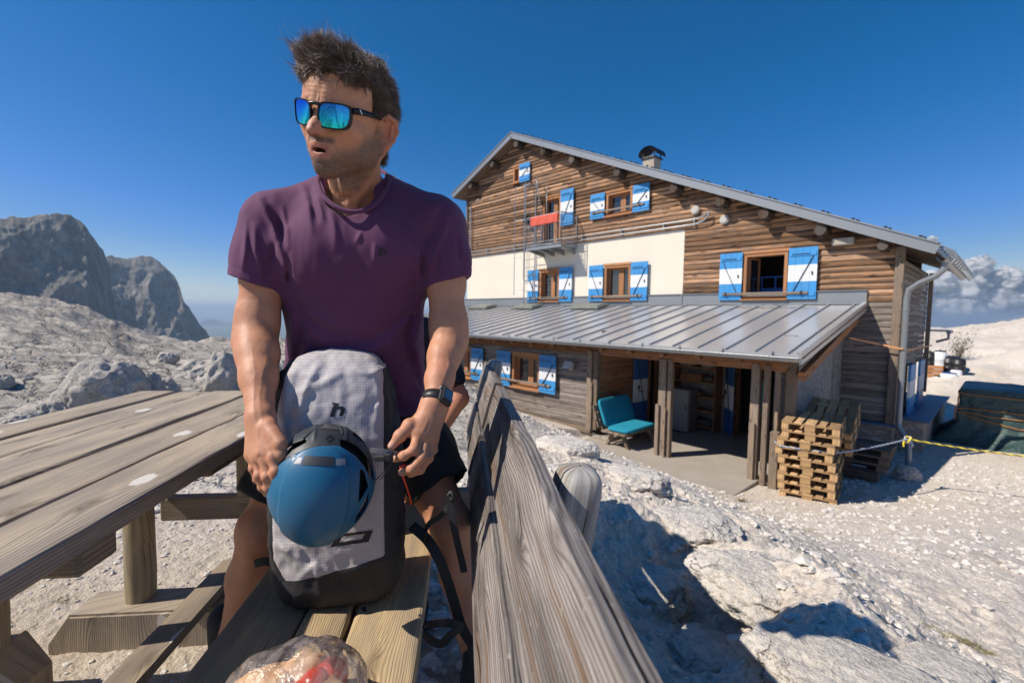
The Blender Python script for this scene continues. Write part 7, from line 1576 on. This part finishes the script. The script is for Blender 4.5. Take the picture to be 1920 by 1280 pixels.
# ================================================================== BACKPACK
pk = empty('backpack', 'grey ripstop climbing backpack with black sides standing upright on the bench', 'backpack', tuple(Bp(-.285, 1.10, .452)), -BAZ+radians(2))
PKM = Matrix.Translation(Vector(Bp(-.285, 1.10, .452)))@Matrix.Rotation(-BAZ+radians(2), 4, 'Z'); PKI = np.array(PKM.inverted()); PKW = np.array(PKM)
def pl(P): P = np.asarray(P, float); return P@PKI[:3, :3].T+PKI[:3, 3]
def pw(P): P = np.asarray(P, float); return P@PKW[:3, :3].T+PKW[:3, 3]
def build_pack():
    s = SD((-.20, -.17, -.015), (.20, .17, .60), .0032); zt = np.array([-.01, .0, .05, .15, .25, .35, .45, .52, .56, .59]); z = s.ax[2]
    hw = np.interp(z, zt, [.118, .128, .143, .148, .147, .142, .132, .118, .095, .06]); hd_ = np.interp(z, zt, [.085, .092, .102, .105, .104, .10, .092, .080, .062, .03]); cy = np.interp(z, zt, [.01, .0, -.005, -.005, 0., .006, .016, .026, .034, .04]); cx = np.interp(z, zt, [.0, .0, .0, .0, -.002, -.004, -.010, -.014, -.016, -.018])
    X = s.ax[0][:, None, None]-cx[None, None, :]; Y = s.ax[1][None, :, None]-cy[None, None, :]; u = X/hw[None, None, :]; v = Y/hd_[None, None, :]
    r = (np.abs(u)**3.2+np.abs(v)**3.2)**(1/3.2); d = (r-1)*np.minimum(hw, hd_)[None, None, :]; s.d = d.astype(np.float32); s.plane((0, 0, .564), (0, -.12, 1), .05); s.plane((0, 0, .0), (0, 0, -1), .03)
    F_ = [(((560, 700), (545, 760), (548, 830)), 9, -.005), (((600, 680), (575, 720), (560, 770)), 7, .005), (((700, 690), (712, 740), (705, 800)), 8, .004), (((725, 700), (738, 760), (733, 830)), 6, -.0045), (((540, 740), (590, 725), (640, 700)), 8, .0035), (((660, 690), (690, 700), (730, 690)), 6, .0035), (((690, 760), (735, 740)), 7, -.004), (((530, 790), (580, 770)), 8, -.0035), (((640, 690), (655, 740), (650, 770)), 9, -.002),
          (((560, 1060), (640, 1075), (760, 1040)), 9, .003), (((560, 1085), (590, 1060), (600, 1110)), 7, .004), (((620, 1060), (640, 1100)), 7, -.004), (((700, 1060), (710, 1110)), 8, -.004), (((752, 720), (760, 800), (757, 900), (762, 1000)), 5, -.006), (((772, 760), (778, 860), (785, 960)), 5, .004), (((525, 1000), (560, 1020), (590, 1060)), 6, -.004), (((520, 1020), (555, 1050)), 6, .004)]
    def det(P):
        W_ = pw(P); px, py = pix(W_); r = .0028*fbm(P[:, 0]*16, P[:, 1]*16, P[:, 2]*12, 4)+.0022*ridged(P[:, 0]*20+P[:, 2]*5, P[:, 1]*14, P[:, 2]*16, 3)-.0015
        fr = sst(.04, -.04, P[:, 1])
        for p_, w_, a in F_: d, t = polyd(px, py, p_); r += 1.3*a*np.exp(-(d/w_)**2)*np.sin(pi*np.clip(t*.9+.05, 0, 1))**.5*(.3+.7*fr)
        e = np.abs(P[:, 0]-pan(P[:, 2], 1)); e2 = np.abs(P[:, 0]-pan(P[:, 2], -1)); r -= .0022*np.exp(-(np.minimum(e, e2)/.003)**2)*fr
        return r
    s.disp(det, .016); V, Q = s.mesh(); return smoothv(V, Q, 1, .5), Q
def pan(z, sg): return np.interp(z, [.05, .3, .45, .56], [.112, .108, .104, .095]) if sg > 0 else -np.interp(z, [.05, .12, .3, .45, .56], [.085, .125, .130, .122, .10])
pkV, pkQ = build_pack()
cen = pkV[pkQ].mean(1); zlo = .075+.055*(cen[:, 0]+.10)/.2*.8-.0; grey = (cen[:, 1] < .03+.25*np.maximum(0, cen[:, 2]-.50)) & (cen[:, 0] < pan(cen[:, 2], 1)) & (cen[:, 0] > pan(cen[:, 2], -1)) & (cen[:, 2] > zlo)
def m_rip():
    t = NT('grey_ripstop'); c = t.coord(); sp = t.n('SeparateXYZ', Vector=c); g = 0
    def line(o): f = t.math('FRACT', t.math('MULTIPLY', o, 1/.0058)); return t.math('LESS_THAN', f, .17)
    ln = t.math('MAXIMUM', line(sp.outputs[0]), line(sp.outputs[2])); n = t.noise(c, 9., 5, .6)
    cc = t.mix(n, (.36, .33, .34), (.44, .41, .42)); cc = t.mix(t.math('MULTIPLY', ln, .6), cc, (.62, .60, .60)); return t.fin(cc, .62, t.bump(t.math('ADD', t.noise(c, 40., 5, .65), t.math('MULTIPLY', ln, .15)), .35, .003), Specular_IOR_Level=.35)
RIP = m_rip(); PKB = m_plain('black_pack_cloth', (.022, .021, .024), .72, 0, .3, 16., .5, .003, bsc=60.)
def submesh(name, V, Q, mask, mat, par, off=0.):
    q = Q[mask]; vi = np.unique(q); mp = np.zeros(len(V), int); mp[vi] = np.arange(len(vi)); return mesh_np(name, V[vi], mp[q], mat, par)
def snap(V, Q, mask, fn):
    a = np.zeros(len(V), bool); b = a.copy(); a[Q[mask].ravel()] = True; b[Q[~mask].ravel()] = True; i = np.nonzero(a & b)[0]; V[i] = fn(V[i]); return V
def _snp(P):
    P = P.copy(); zl = .075+.055*(P[:, 0]+.10)/.2*.8; low = P[:, 2] < zl+.006; e1 = np.abs(P[:, 0]-pan(P[:, 2], 1)) < .006; e2 = np.abs(P[:, 0]-pan(P[:, 2], -1)) < .006
    P[:, 2] = np.where(low & ~e1 & ~e2, zl, P[:, 2]); P[:, 0] = np.where(e1 & ~low, pan(P[:, 2], 1), np.where(e2 & ~low, pan(P[:, 2], -1), P[:, 0])); return P
pkV = snap(pkV, pkQ, grey, _snp)
fp = submesh('front_panel', pkV, pkQ, grey, RIP, pk); sb = submesh('side_and_base', pkV, pkQ, ~grey, PKB, pk)
bpy.context.view_layer.update()
o_ = at(634, 768, .95); nr = -ray(634, 768); nr /= np.linalg.norm(nr); ang = radians(-6); ex_ = rt*cos(ang)+up*sin(ang); ey_ = -rt*sin(ang)+up*cos(ang)
decal(fp, n_mark(.030, .05), o_, ex_, ey_, nr, INK, 'maker_mark', cell=.0010)
o_ = at(660, 1008, .97); nr = -ray(660, 1008); nr /= np.linalg.norm(nr); decal(fp, [[(-.047, -.020), (.036, -.008), (.046, .018), (-.030, .008)]], o_, rt, up, nr, INK, 'base_mark', cell=.0012, off=.0012, holes=[[(-.026, -.009), (.022, -.002), (.028, .010), (-.022, .003)]])
# straps, buckles, cords
WEB = m_plain('black_webbing', (.014, .014, .016), .7, 0, .2, 60.); WEBG = m_plain('grey_webbing', (.17, .165, .17), .75, 0, .2, 60.); REDC = m_plain('orange_red_cord', (.75, .06, .02), .5)
def strap(pts, w_, th, mat, name, par, side, n=8, world=True, twist=0.):
    C = crm([np.array(p, float) for p in pts], n, False); T = np.gradient(C, axis=0); T /= np.linalg.norm(T, axis=1)[:, None]; m = MB(); rows = []
    for i, c in enumerate(C):
        sd_ = np.array(side, float) if np.ndim(side) == 1 else np.array(side[0])*(1-i/(len(C)-1))+np.array(side[1])*(i/(len(C)-1)); sd_ = sd_-T[i]*(sd_@T[i]); sd_ /= np.linalg.norm(sd_)+1e-9; nn = np.cross(T[i], sd_); rows.append([c+sd_*w_/2+nn*th/2, c-sd_*w_/2+nn*th/2, c-sd_*w_/2-nn*th/2, c+sd_*w_/2-nn*th/2])
    m.grid(rows, 0, False, wrap=True, us=.02, vs_=.01); m._add(rows[0], [[0, 1, 2, 3]], 0, [[(0, 0)]*4], .5, False); m._add(rows[-1], [[3, 2, 1, 0]], 0, [[(0, 0)]*4], .5, False)
    o = m.build(name, mat)
    if par: o.parent = par; o.matrix_parent_inverse = PKM.inverted()
    return o
V3 = lambda *a: np.array(a, float)
strap([at(772, 985, 1.08), at(800, 1010, 1.06), at(822, 1045, 1.04), at(838, 1085, 1.03), at(852, 1130, 1.03), at(866, 1175, 1.04), at(884, 1205, 1.05)], .024, .003, WEB, 'hip_strap', pk, rt)
strap([at(800, 1015, 1.05), at(798, 995, 1.04), at(806, 980, 1.03), at(822, 970, 1.02), at(836, 955, 1.01), at(846, 935, 1.0), at(844, 924, 1.0)], .012, .003, WEB, 'shoulder_strap', pk, up)
strap([at(842, 926, 1.0), at(846, 960, .995), at(855, 1005, .99), at(866, 1052, .99), at(870, 1072, .99)], .015, .003, WEB, 'loose_strap', pk, rt)
strap([at(868, 1178, 1.02), at(848, 1168, 1.0), at(815, 1168, .99), at(797, 1178, .98), at(803, 1196, .97), at(826, 1206, .97), at(845, 1190, .97), at(858, 1180, .98)], .018, .003, WEB, 'strap_loop', pk, up)
strap([at(884, 1205, 1.05), at(888, 1240, 1.04), at(880, 1275, 1.03)], .022, .004, WEB, 'strap_end', pk, rt)
m = MB(); m.tube([at(840, 928, 1.), at(846, 921, 1.), at(850, 930, .995), at(846, 938, .995), at(840, 928, 1.)], .004, 0, 6); o = m.build('ring_buckle', KB); o.parent = pk; o.matrix_parent_inverse = PKM.inverted()
strap([at(520, 1058, 1.10), at(500, 1052, 1.09), at(478, 1056, 1.09)], .018, .004, WEB, 'side_strap', pk, up)
strap([at(510, 755, 1.12), at(500, 790, 1.09), at(510, 820, 1.06), at(528, 850, 1.04)], .02, .006, WEB, 'side_compression_strap', pk, rt)
m = MB(); m.tube(crm([at(752, 884, .94), at(760, 905, .955), at(768, 930, .97), at(771, 945, .975)], 6, False), .0018, 0, 6); m.tube(crm([at(751, 876, .93), at(757, 872, .925), at(764, 874, .925)], 4, False), .0028, 0, 6); m.tube(crm([at(516, 955, .99), at(512, 970, 1.), at(513, 985, 1.01)], 4, False), .003, 0, 6)

for o in m.split('red_cord', REDC): o.parent = pk; o.matrix_parent_inverse = PKM.inverted()
strap([at(563, 1056, .985), at(556, 1075, .975), at(550, 1090, .985)], .014, .002, WEB, 'haul_loop', pk, rt)
m = MB(); m.tube(crm([at(661, 1140, 1.0), at(664, 1152, .985), at(671, 1168, .965), at(681, 1166, .965), at(686, 1155, .975), at(682, 1138, .99)], 5, False), .0045, 0, 6); o = m.build('base_loop', WEB); o.parent = pk; o.matrix_parent_inverse = PKM.inverted()
# strap and buckle that hold the helmet
strap([at(694, 843, .905), at(712, 845, .905), at(735, 848, .91), at(752, 852, .925)], .009, .002, WEBG, 'helmet_strap', pk, up)
m = MB(); R3 = np.stack([rt, -ray(720, 857)/np.linalg.norm(ray(720, 857)), up], 1); R3[:, 1] = np.cross(R3[:, 2], R3[:, 0]); m.box(at(712, 859, .90), (.022, .008, .011), 0, R3, .002); m.box(at(727, 857, .902), (.014, .009, .015), 0, R3, .002); m.box(at(735, 856, .905), (.004, .01, .018), 0, R3, .001)
m.tube([at(737, 862, .91), at(722, 880, .905), at(705, 900, .91)], .0012, 0, 5); m.tube([at(737, 866, .91), at(714, 898, .91)], .0010, 0, 5)
o = m.build('buckle', KB); o.parent = pk; o.matrix_parent_inverse = PKM.inverted()
# ================================================================== HELMET strapped to the pack
HLC = at(606, 902, .925); hn = -ray(606, 902); hn /= np.linalg.norm(hn); hx = rt-hn*(rt@hn); hx /= np.linalg.norm(hx); hy_ = np.cross(hn, hx)
HLR = np.stack([hx, hy_, hn], 1)                                         # local x right, y up the dome, z out of the dome
def build_helmet():
    s = SD((-.112, -.130, -.020), (.112, .130, .115), .0015); X, Y, Zg = s.pos()
    def prof(g):
        yc = Y-.000; top = np.where(yc > 0, .1165, .1180)+g; w_ = (.1010-.010*np.clip(-yc/.12, 0, 1)**2+g)*(1-.0*yc); k = np.sqrt((X/w_)**2+(yc/top)**2+(np.maximum(Zg, -.0)/(.098+g))**2+(np.minimum(Zg, 0)/(.20))**2)
        return (k-1)*.095
    ys = .066-.9*(np.abs(X-.012)/.09)**2.3*.030-.022*np.clip((X-.03)/.07, 0, 1)-.008*np.clip((-X-.03)/.07, 0, 1)      # the seam between front and rear shells
    blue = Y < ys; r = np.hypot((X+.010)/.060, (Y+.030)/.098); cap = sst(1.0, .965, (np.abs((X+.012)/.062)**2.5+np.abs((Y+.035)/.100)**2.5)**(1/2.5))
    out_ = prof(0)-np.where(blue, .0025+.0026*cap, 0.)-.0006*np.clip(Y/.1, 0, 1)
    rib = np.exp(-((np.abs(X-.004)-.030)/.004)**2)*sst(.07, .09, Y)*.0015; out_ = out_-rib
    d = np.maximum(out_, -prof(-.007)); 
    def slot(poly):
        """polygon (x, y in metres) cut straight through the shell along z"""
        inside = np.zeros(X.shape[:2], bool); dist = np.full(X.shape[:2], 9.); x2, y2 = np.meshgrid(s.ax[0], s.ax[1], indexing='ij'); n = len(poly)
        for i in range(n):
            (xa, ya_), (xb, yb) = poly[i], poly[(i+1) % n]; cond = ((ya_ > y2) != (yb > y2)) & (x2 < (xb-xa)*(y2-ya_)/(yb-ya_+1e-12)+xa); inside ^= cond
            ab = np.array([xb-xa, yb-ya_]); t = np.clip(((x2-xa)*ab[0]+(y2-ya_)*ab[1])/(ab@ab), 0, 1); dist = np.minimum(dist, np.hypot(x2-xa-ab[0]*t, y2-ya_-ab[1]*t))
        return np.where(inside, -dist, dist)[:, :, None]-.0012
    front = Zg > -.01
    for poly in ([(.067, .022), (.073, .018), (.0835, -.010), (.070, -.036), (.068, -.010)], [(.087, -.026), (.0885, -.045), (.078, -.066), (.068, -.078), (.070, -.064), (.078, -.045)], [(-.096, .024), (-.091, .022), (-.094, -.004), (-.098, .004)],
                 [(-.079, .058), (-.064, .068), (-.041, .0775), (-.040, .0735), (-.060, .061), (-.078, .048)], [(.024, .078), (.035, .0765), (.056, .067), (.078, .045), (.092, .020), (.096, .004), (.089, .008), (.074, .030), (.054, .050), (.026, .066)], [(.050, .098), (.060, .092), (.071, .080), (.058, .084), (.048, .092)]):
        c = slot(poly); d = np.where(front, np.maximum(d, -np.broadcast_to(c, d.shape)), d)
    s.d = d.astype(np.float32); s.plane((0, 0, -.012), (0, 0, -1), .002); V, Q = s.mesh(); return V, Q
hlV, hlQ = build_helmet(); hl = empty('climbing_helmet', 'blue and black climbing helmet strapped to the front of the grey backpack', 'helmet', tuple(HLC)); hl.rotation_euler = Matrix(HLR.tolist()).to_euler()
cx_, cy_ = hlV[hlQ].mean(1)[:, 0], hlV[hlQ].mean(1)[:, 1]; ys_ = .066-.9*(np.abs(cx_-.012)/.09)**2.3*.030-.022*np.clip((cx_-.03)/.07, 0, 1)-.008*np.clip((-cx_-.03)/.07, 0, 1)
def _ysf(x): return .066-.9*(np.abs(x-.012)/.09)**2.3*.030-.022*np.clip((x-.03)/.07, 0, 1)-.008*np.clip((-x-.03)/.07, 0, 1)
def _snh(P): P = P.copy(); y = _ysf(P[:, 0]); P[:, 1] = np.where(np.abs(P[:, 1]-y) < .004, y, P[:, 1]); return P
hlV = snap(hlV, hlQ, cy_ < ys_, _snh)
HB = NT('blue_helmet_shell'); _c = HB.coord(); _n = HB.noise(_c, 30., 4, .6); HB.fin(HB.mix(_n, (.014, .115, .225), (.020, .135, .255)), HB.math('MULTIPLY_ADD', _n, .15, .33), HB.bump(HB.noise(_c, 500., 2, .5), .10, .0006), Specular_IOR_Level=.45)
HK = m_plain('black_helmet_shell', (.028, .032, .040), .5, 0, .12, 30., .15, .0006, bsc=500.)
submesh('front_shell', hlV, hlQ, cy_ < ys_, HB.m, hl); rs_ = submesh('rear_shell', hlV, hlQ, cy_ >= ys_, HK, hl)
def dome(x, y, g=0.): w_ = .1010+g-.010*np.clip(-y/.12, 0, 1)**2; return (.098+g)*sqrt(max(0., 1-(x/w_)**2-(y/(.1165+g))**2))
FOAM = m_plain('black_foam_liner', (.012, .012, .014), .9)
m = MB(); rows = []
for i in range(1, 26): f_ = i/25; rows.append([(.0905*f_*cos(a), .106*f_*sin(a), -.006+.088*sqrt(max(0, 1-f_*f_))) for a in np.linspace(0, 2*pi, 48, endpoint=False)])
m.grid(rows, wrap=True); m.build('foam_liner', FOAM, hl)
m = MB()                                                      # vent slot plate with two reflectors on the brow
def patch(mb, pts, g, mi=0, n=9):
    a, b, c, d_ = [np.array(p) for p in pts]; rows = []
    for j in range(n):
        v = j/(n-1); row = []
        for i in range(n): u = i/(n-1); p = (a*(1-u)+b*u)*(1-v)+(d_*(1-u)+c*u)*v; row.append((p[0], p[1], dome(p[0], p[1])+g))
        rows.append(row)
    mb.grid(rows, mi)
patch(m, [(-.041, .029), (.017, .027), (.015, .045), (-.038, .046)], .0066, 0); m.build('slot_plate', HK, hl)
REFL = m_plain('reflector_grey', (.27, .27, .28), .45, .2, .3, 200.)
for q in ([(-.060, .032), (-.043, .031), (-.041, .043), (-.058, .043)], [(.019, .029), (.037, .030), (.035, .042), (.018, .041)]): m = MB(); patch(m, q, .0068); m.build('reflector', REFL, hl)
m = MB(); patch(m, [(-.063, .027), (.041, .025), (.038, .048), (-.061, .048)], .0056); m.build('slot_recess', m_plain('recess_blue', (.008, .07, .15), .5), hl)
m = MB(); patch(m, [(-.018, .102), (.020, .100), (.014, .1125), (-.010, .1130)], .0032, 0, 7); m.build('glitter_patch', m_plain('reflective_speckle', (.12, .12, .13), .35, .6, .9, 900.), hl)
m = MB(); m.tube([(-.045, .080, dome(-.045, .080)+.003), (-.030, .098, dome(-.030, .098)+.002), (-.013, .112, dome(-.013, .112)+.002)], .0018, 0, 6); m.tube([(.026, .092, dome(.026, .092)+.002), (.022, .104, dome(.022, .104)+.002), (.016, .1135, .022)], .0018, 0, 6); m.build('rear_rib', HK, hl)
bpy.context.view_layer.update()
lw = lambda x, y: np.array(hl.matrix_world@Vector((x, y, .09)))
decal(rs_, [[(-.009, .0), (-.0035, .0075), (-.0005, .0055), (-.0055, .0), (.0005, -.0055), (-.0025, -.0085)], [(.0, .0095), (.0085, .0005), (.0, -.0085+.001), (-.0025, -.0035), (.0025, .0005), (-.003, .0068)]], lw(.004, .080), hx, hy_, hn, INK, 'maker_mark', cell=.0007, off=.0006)
# ================================================================== BAG OF FOOD at the near end of the bench
fb = empty('food_bag', 'clear crinkled plastic bag of bread and red fruit at the near bench end', 'plastic bag', tuple(at(548, 1265, .70)))
FBO = at(548, 1265, .70)
def blob(name, c, r, seed, mat, par, amp=.12, sub=1.0):
    bm = bmesh.new(); bmesh.ops.create_icosphere(bm, subdivisions=4, radius=1); sv = np.array([q.co[:] for q in bm.verts]); sf = np.array([[q.index for q in f.verts] for f in bm.faces]); bm.free()
    p = sv*(1+amp*fbm(sv[:, 0]*1.3+seed, sv[:, 1]*1.3, sv[:, 2]*1.3, 4, .5))[:, None]*np.array(r)+np.array(c); return mesh_np(name, p-FBO, sf, mat, par)
def m_bread():
    t = NT('bread_crust'); c = t.coord(); n = t.noise(c, 22., 5, .6); return t.fin(t.ramp(n, [(.3, (.50, .27, .12)), (.55, (.66, .42, .22)), (.75, (.30, .12, .045))]), .7, t.bump(t.noise(c, 90., 4, .6), .4, .002))
def m_fruit():
    t = NT('red_fruit'); c = t.coord(); n = t.noise(t.mapv(c, (1, 1, 3)), 25., 4, .6); return t.fin(t.ramp(n, [(.35, (.40, .012, .012)), (.6, (.55, .05, .02)), (.8, (.62, .28, .06))]), .3)
BREAD, FRUIT = m_bread(), m_fruit()
items = [('bread_roll', (500, 1296, .69), (.055, .045, .03), BREAD), ('bread_roll', (572, 1256, .725), (.036, .032, .024), BREAD), ('bread_roll', (535, 1282, .71), (.040, .036, .028), BREAD), ('apple', (622, 1264, .715), (.026, .026, .025), FRUIT), ('tomato', (590, 1282, .69), (.024, .024, .022), FRUIT), ('tomato', (560, 1306, .68), (.024, .024, .022), FRUIT), ('bread_roll', (610, 1305, .68), (.036, .028, .023), BREAD)]
for i, (nm, (x, y, d), r, mt) in enumerate(items): blob(nm, at(x, y, d), r, i*3.1, mt, fb, .12 if 'bread' in nm else .03)
def m_plastic():
    t = NT('clear_plastic'); c = t.coord(); n = t.noise(t.mapv(c, (1, 2.6, 1), rot=(.5, .3, .8)), 22., 5, .6, .6); n2 = t.noise(t.mapv(c, (1, .35, 1), rot=(.2, .9, .3)), 55., 4, .6, .4)
    bn = t.bump(t.math('ADD', n, t.math('MULTIPLY', n2, .4)), .8, .006); g = t.n('BsdfGlossy', Color=(.95, .95, .97, 1), Roughness=.16, Normal=bn); tr = t.n('BsdfTransparent', Color=(.95, .94, .94, 1)); df = t.n('BsdfTranslucent', Color=(.9, .88, .86, 1)); d2 = t.n('BsdfDiffuse', Color=(.8, .78, .76, 1)); ad = t.n('MixShader', _0=.5, _1=df.outputs[0], _2=d2.outputs[0])
    mx = t.n('MixShader', _0=t.ramp(n2, [(.40, .04), (.68, .42)]), _1=tr.outputs[0], _2=ad.outputs[0]); fr = t.n('Fresnel', IOR=1.32, Normal=bn); mx2 = t.n('MixShader', _0=fr.outputs[0], _1=mx.outputs[0], _2=g.outputs[0]); t.t.links.new(mx2.outputs[0], t.o.inputs['Surface']); return t.m
def build_bag():
    s = SD(*bbox([at(x, y, d) for _, (x, y, d), _, _ in items], .085), .003)
    for _, (x, y, d), r, _ in items: s.ell(at(x, y, d), np.array(r)+.009, k=.05)
    s.cone(at(642, 1272, .71), at(650, 1300, .69), .022, .026, .03); s.plane((0, 0, .4515), (0, 0, -1), .004)
    s.disp(lambda P: .0050*ridged(P[:, 0]*12+P[:, 2]*8, P[:, 1]*9, P[:, 2]*14, 3, .5)-.004+.0015*fbm(P[:, 0]*30, P[:, 1]*30, P[:, 2]*30, 2), .02); return s.mesh()
v, q = build_bag(); mesh_np('plastic_film', v-FBO, q, m_plastic(), fb)
# ================================================================== SECOND PERSON, seated beyond the man
EYEM = m_plain('eye_white', (.55, .52, .50), .15)
def second():
    e = empty('person', 'second person in a black t-shirt sitting behind the man, mostly hidden by his torso', 'person', tuple(Bp(-.30, 2.0, 0))); O = Bp(-.30, 2.0, 0)
    A = lambda x, y, z: Bp(x, y, z)
    s = SD(*bbox([A(-.75, 1.5, -.1), A(.25, 2.4, 1.40)], .02), .006)
    s.cone(A(-.30, 2.02, 1.14), A(-.30, 2.04, 1.02), .056, .062, .02)
    sr = (A(-.48, 2.05, .99), A(-.52, 2.0, .74), A(-.40, 1.78, .66)); sl2 = (A(-.12, 2.05, .99), A(-.02, 2.0, .74), A(-.10, 1.78, .64))
    for a, b, c in (sr, sl2):
        s.chain([a, b, c], [.048, .042, .028], .02); d = (c-b)/np.linalg.norm(c-b); s.cone(c, c+d*.06, .028, .024, .01)
        for k in range(4): o = np.array([(k-1.5)*.018, 0, 0]); s.chain([c+d*.06+o, c+d*.10+o+np.array([0, 0, -.004]), c+d*.125+o+np.array([0, 0, -.02])], [.010, .009, .008], .004)
        s.cone(c+d*.02, c+d*.06+np.array([-.035 if a is sl2[0] else .035, 0, -.01]), .012, .009, .006)
    for sg in (-1, 1):
        h_ = A(-.30+sg*.09, 2.02, .56); k_ = A(-.30+sg*.13, 1.62, .56); a_ = A(-.30+sg*.13, 1.66, .04) if sg < 0 else A(-.30+sg*.13, 1.66, .04); s.chain([h_, k_, k_*.6+a_*.4+np.array([0, .02, 0]), a_], [.08, .055, .052, .035], .02)
    v, q = s.mesh(); C2 = A(-.30, 1.975, 1.235); a2 = pi-.25; f2 = np.array([sin(a2), cos(a2), 0]); R2 = np.stack([f2, np.cross([0, 0, 1.], f2), [0, 0, 1.]], 1); h_l = (hV-HC)@HR; keep = h_l[:, 2] > -.135; qm = hQ[keep[hQ].all(1)]; h2 = h_l@R2.T+C2
    v, q = joinm([(h2, qm), (v, q)]); b = mesh_np('body', v-O, q, SKIN, e); nz = len(v)-nh
    for k in ('stub', 'lip', 'dark', 'red'): vcol(b, k, np.concatenate([hA[k]*(.5 if k == 'stub' else 1), np.full(nz, .3 if k == 'red' else 0.)]))
    for k in ('nail', 'hairy'): vcol(b, k, np.zeros(len(v)))
    M4 = lambda c, R: Matrix([[*R[i], c[i]] for i in range(3)]+[[0, 0, 0, 1]])
    hr2 = bpy.data.objects.new('hair', HAIRO.data); COL.objects.link(hr2); hr2.parent = e; hr2.matrix_local = Matrix.Translation(-Vector(O))@M4(C2, R2)@M4(HC, HR).inverted()
    for sg in (-1, 1):
        bm = bmesh.new(); bmesh.ops.create_uvsphere(bm, u_segments=20, v_segments=14, radius=.0128); me = bpy.data.meshes.new('eye'); bm.to_mesh(me); bm.free(); me.materials.append(EYEM); ey2 = bpy.data.objects.new('eye', me); COL.objects.link(ey2); ey2.parent = e; ey2.location = Vector(C2+R2@np.array([.0755, sg*.032, .0125])-O)
    s = SD(*bbox([A(-.75, 1.6, .5), A(.2, 2.3, 1.2)], .02), .006); s.cone(A(-.30, 2.04, 1.0), A(-.30, 2.04, .60), .13, .145, .03, flat=((0, 1, 0), .75)); s.cone(A(-.42, 2.05, 1.02), A(-.18, 2.05, 1.02), .07, .07, .03)
    for a, b2, c in (sr, sl2): s.cone(a, a*.35+b2*.65, .068, .064, .03)
    s.disp(lambda P: .005*fbm(P[:, 0]*12, P[:, 1]*12, P[:, 2]*8, 3)); v, q = s.mesh(); mesh_np('tshirt', v-O, q, m_plain('black_tshirt_cloth', (.016, .014, .022), .85, 0, .2, 8.), e)
    s = SD(*bbox([A(-.65, 1.5, .4), A(.05, 2.25, .75)], .03), .006); s.cone(A(-.38, 2.02, .56), A(-.22, 2.02, .56), .12, .12, .03)
    for sg in (-1, 1): s.cone(A(-.30+sg*.09, 2.02, .56), A(-.30+sg*.13, 1.70, .56), .10, .075, .02)
    s.plane(A(0, 0, .462), (0, 0, -1), .01); v, q = s.mesh(); mesh_np('shorts', v-O, q, BLK, e)
    for sg in (-1, 1):
        c = A(-.30+sg*.13, 1.66, .04); s = SD(*bbox([c, c-np.array([0, .2, 0])], .07), .006); s.cone(c+np.array([0, .02, -.03]), c+np.array([0, -.15, -.045]), .045, .04, .01); s.cone(c+np.array([0, 0, .06]), c, .045, .045, .02); v, q = s.mesh(); mesh_np('boot', v-O, q, BLK, e)
second()
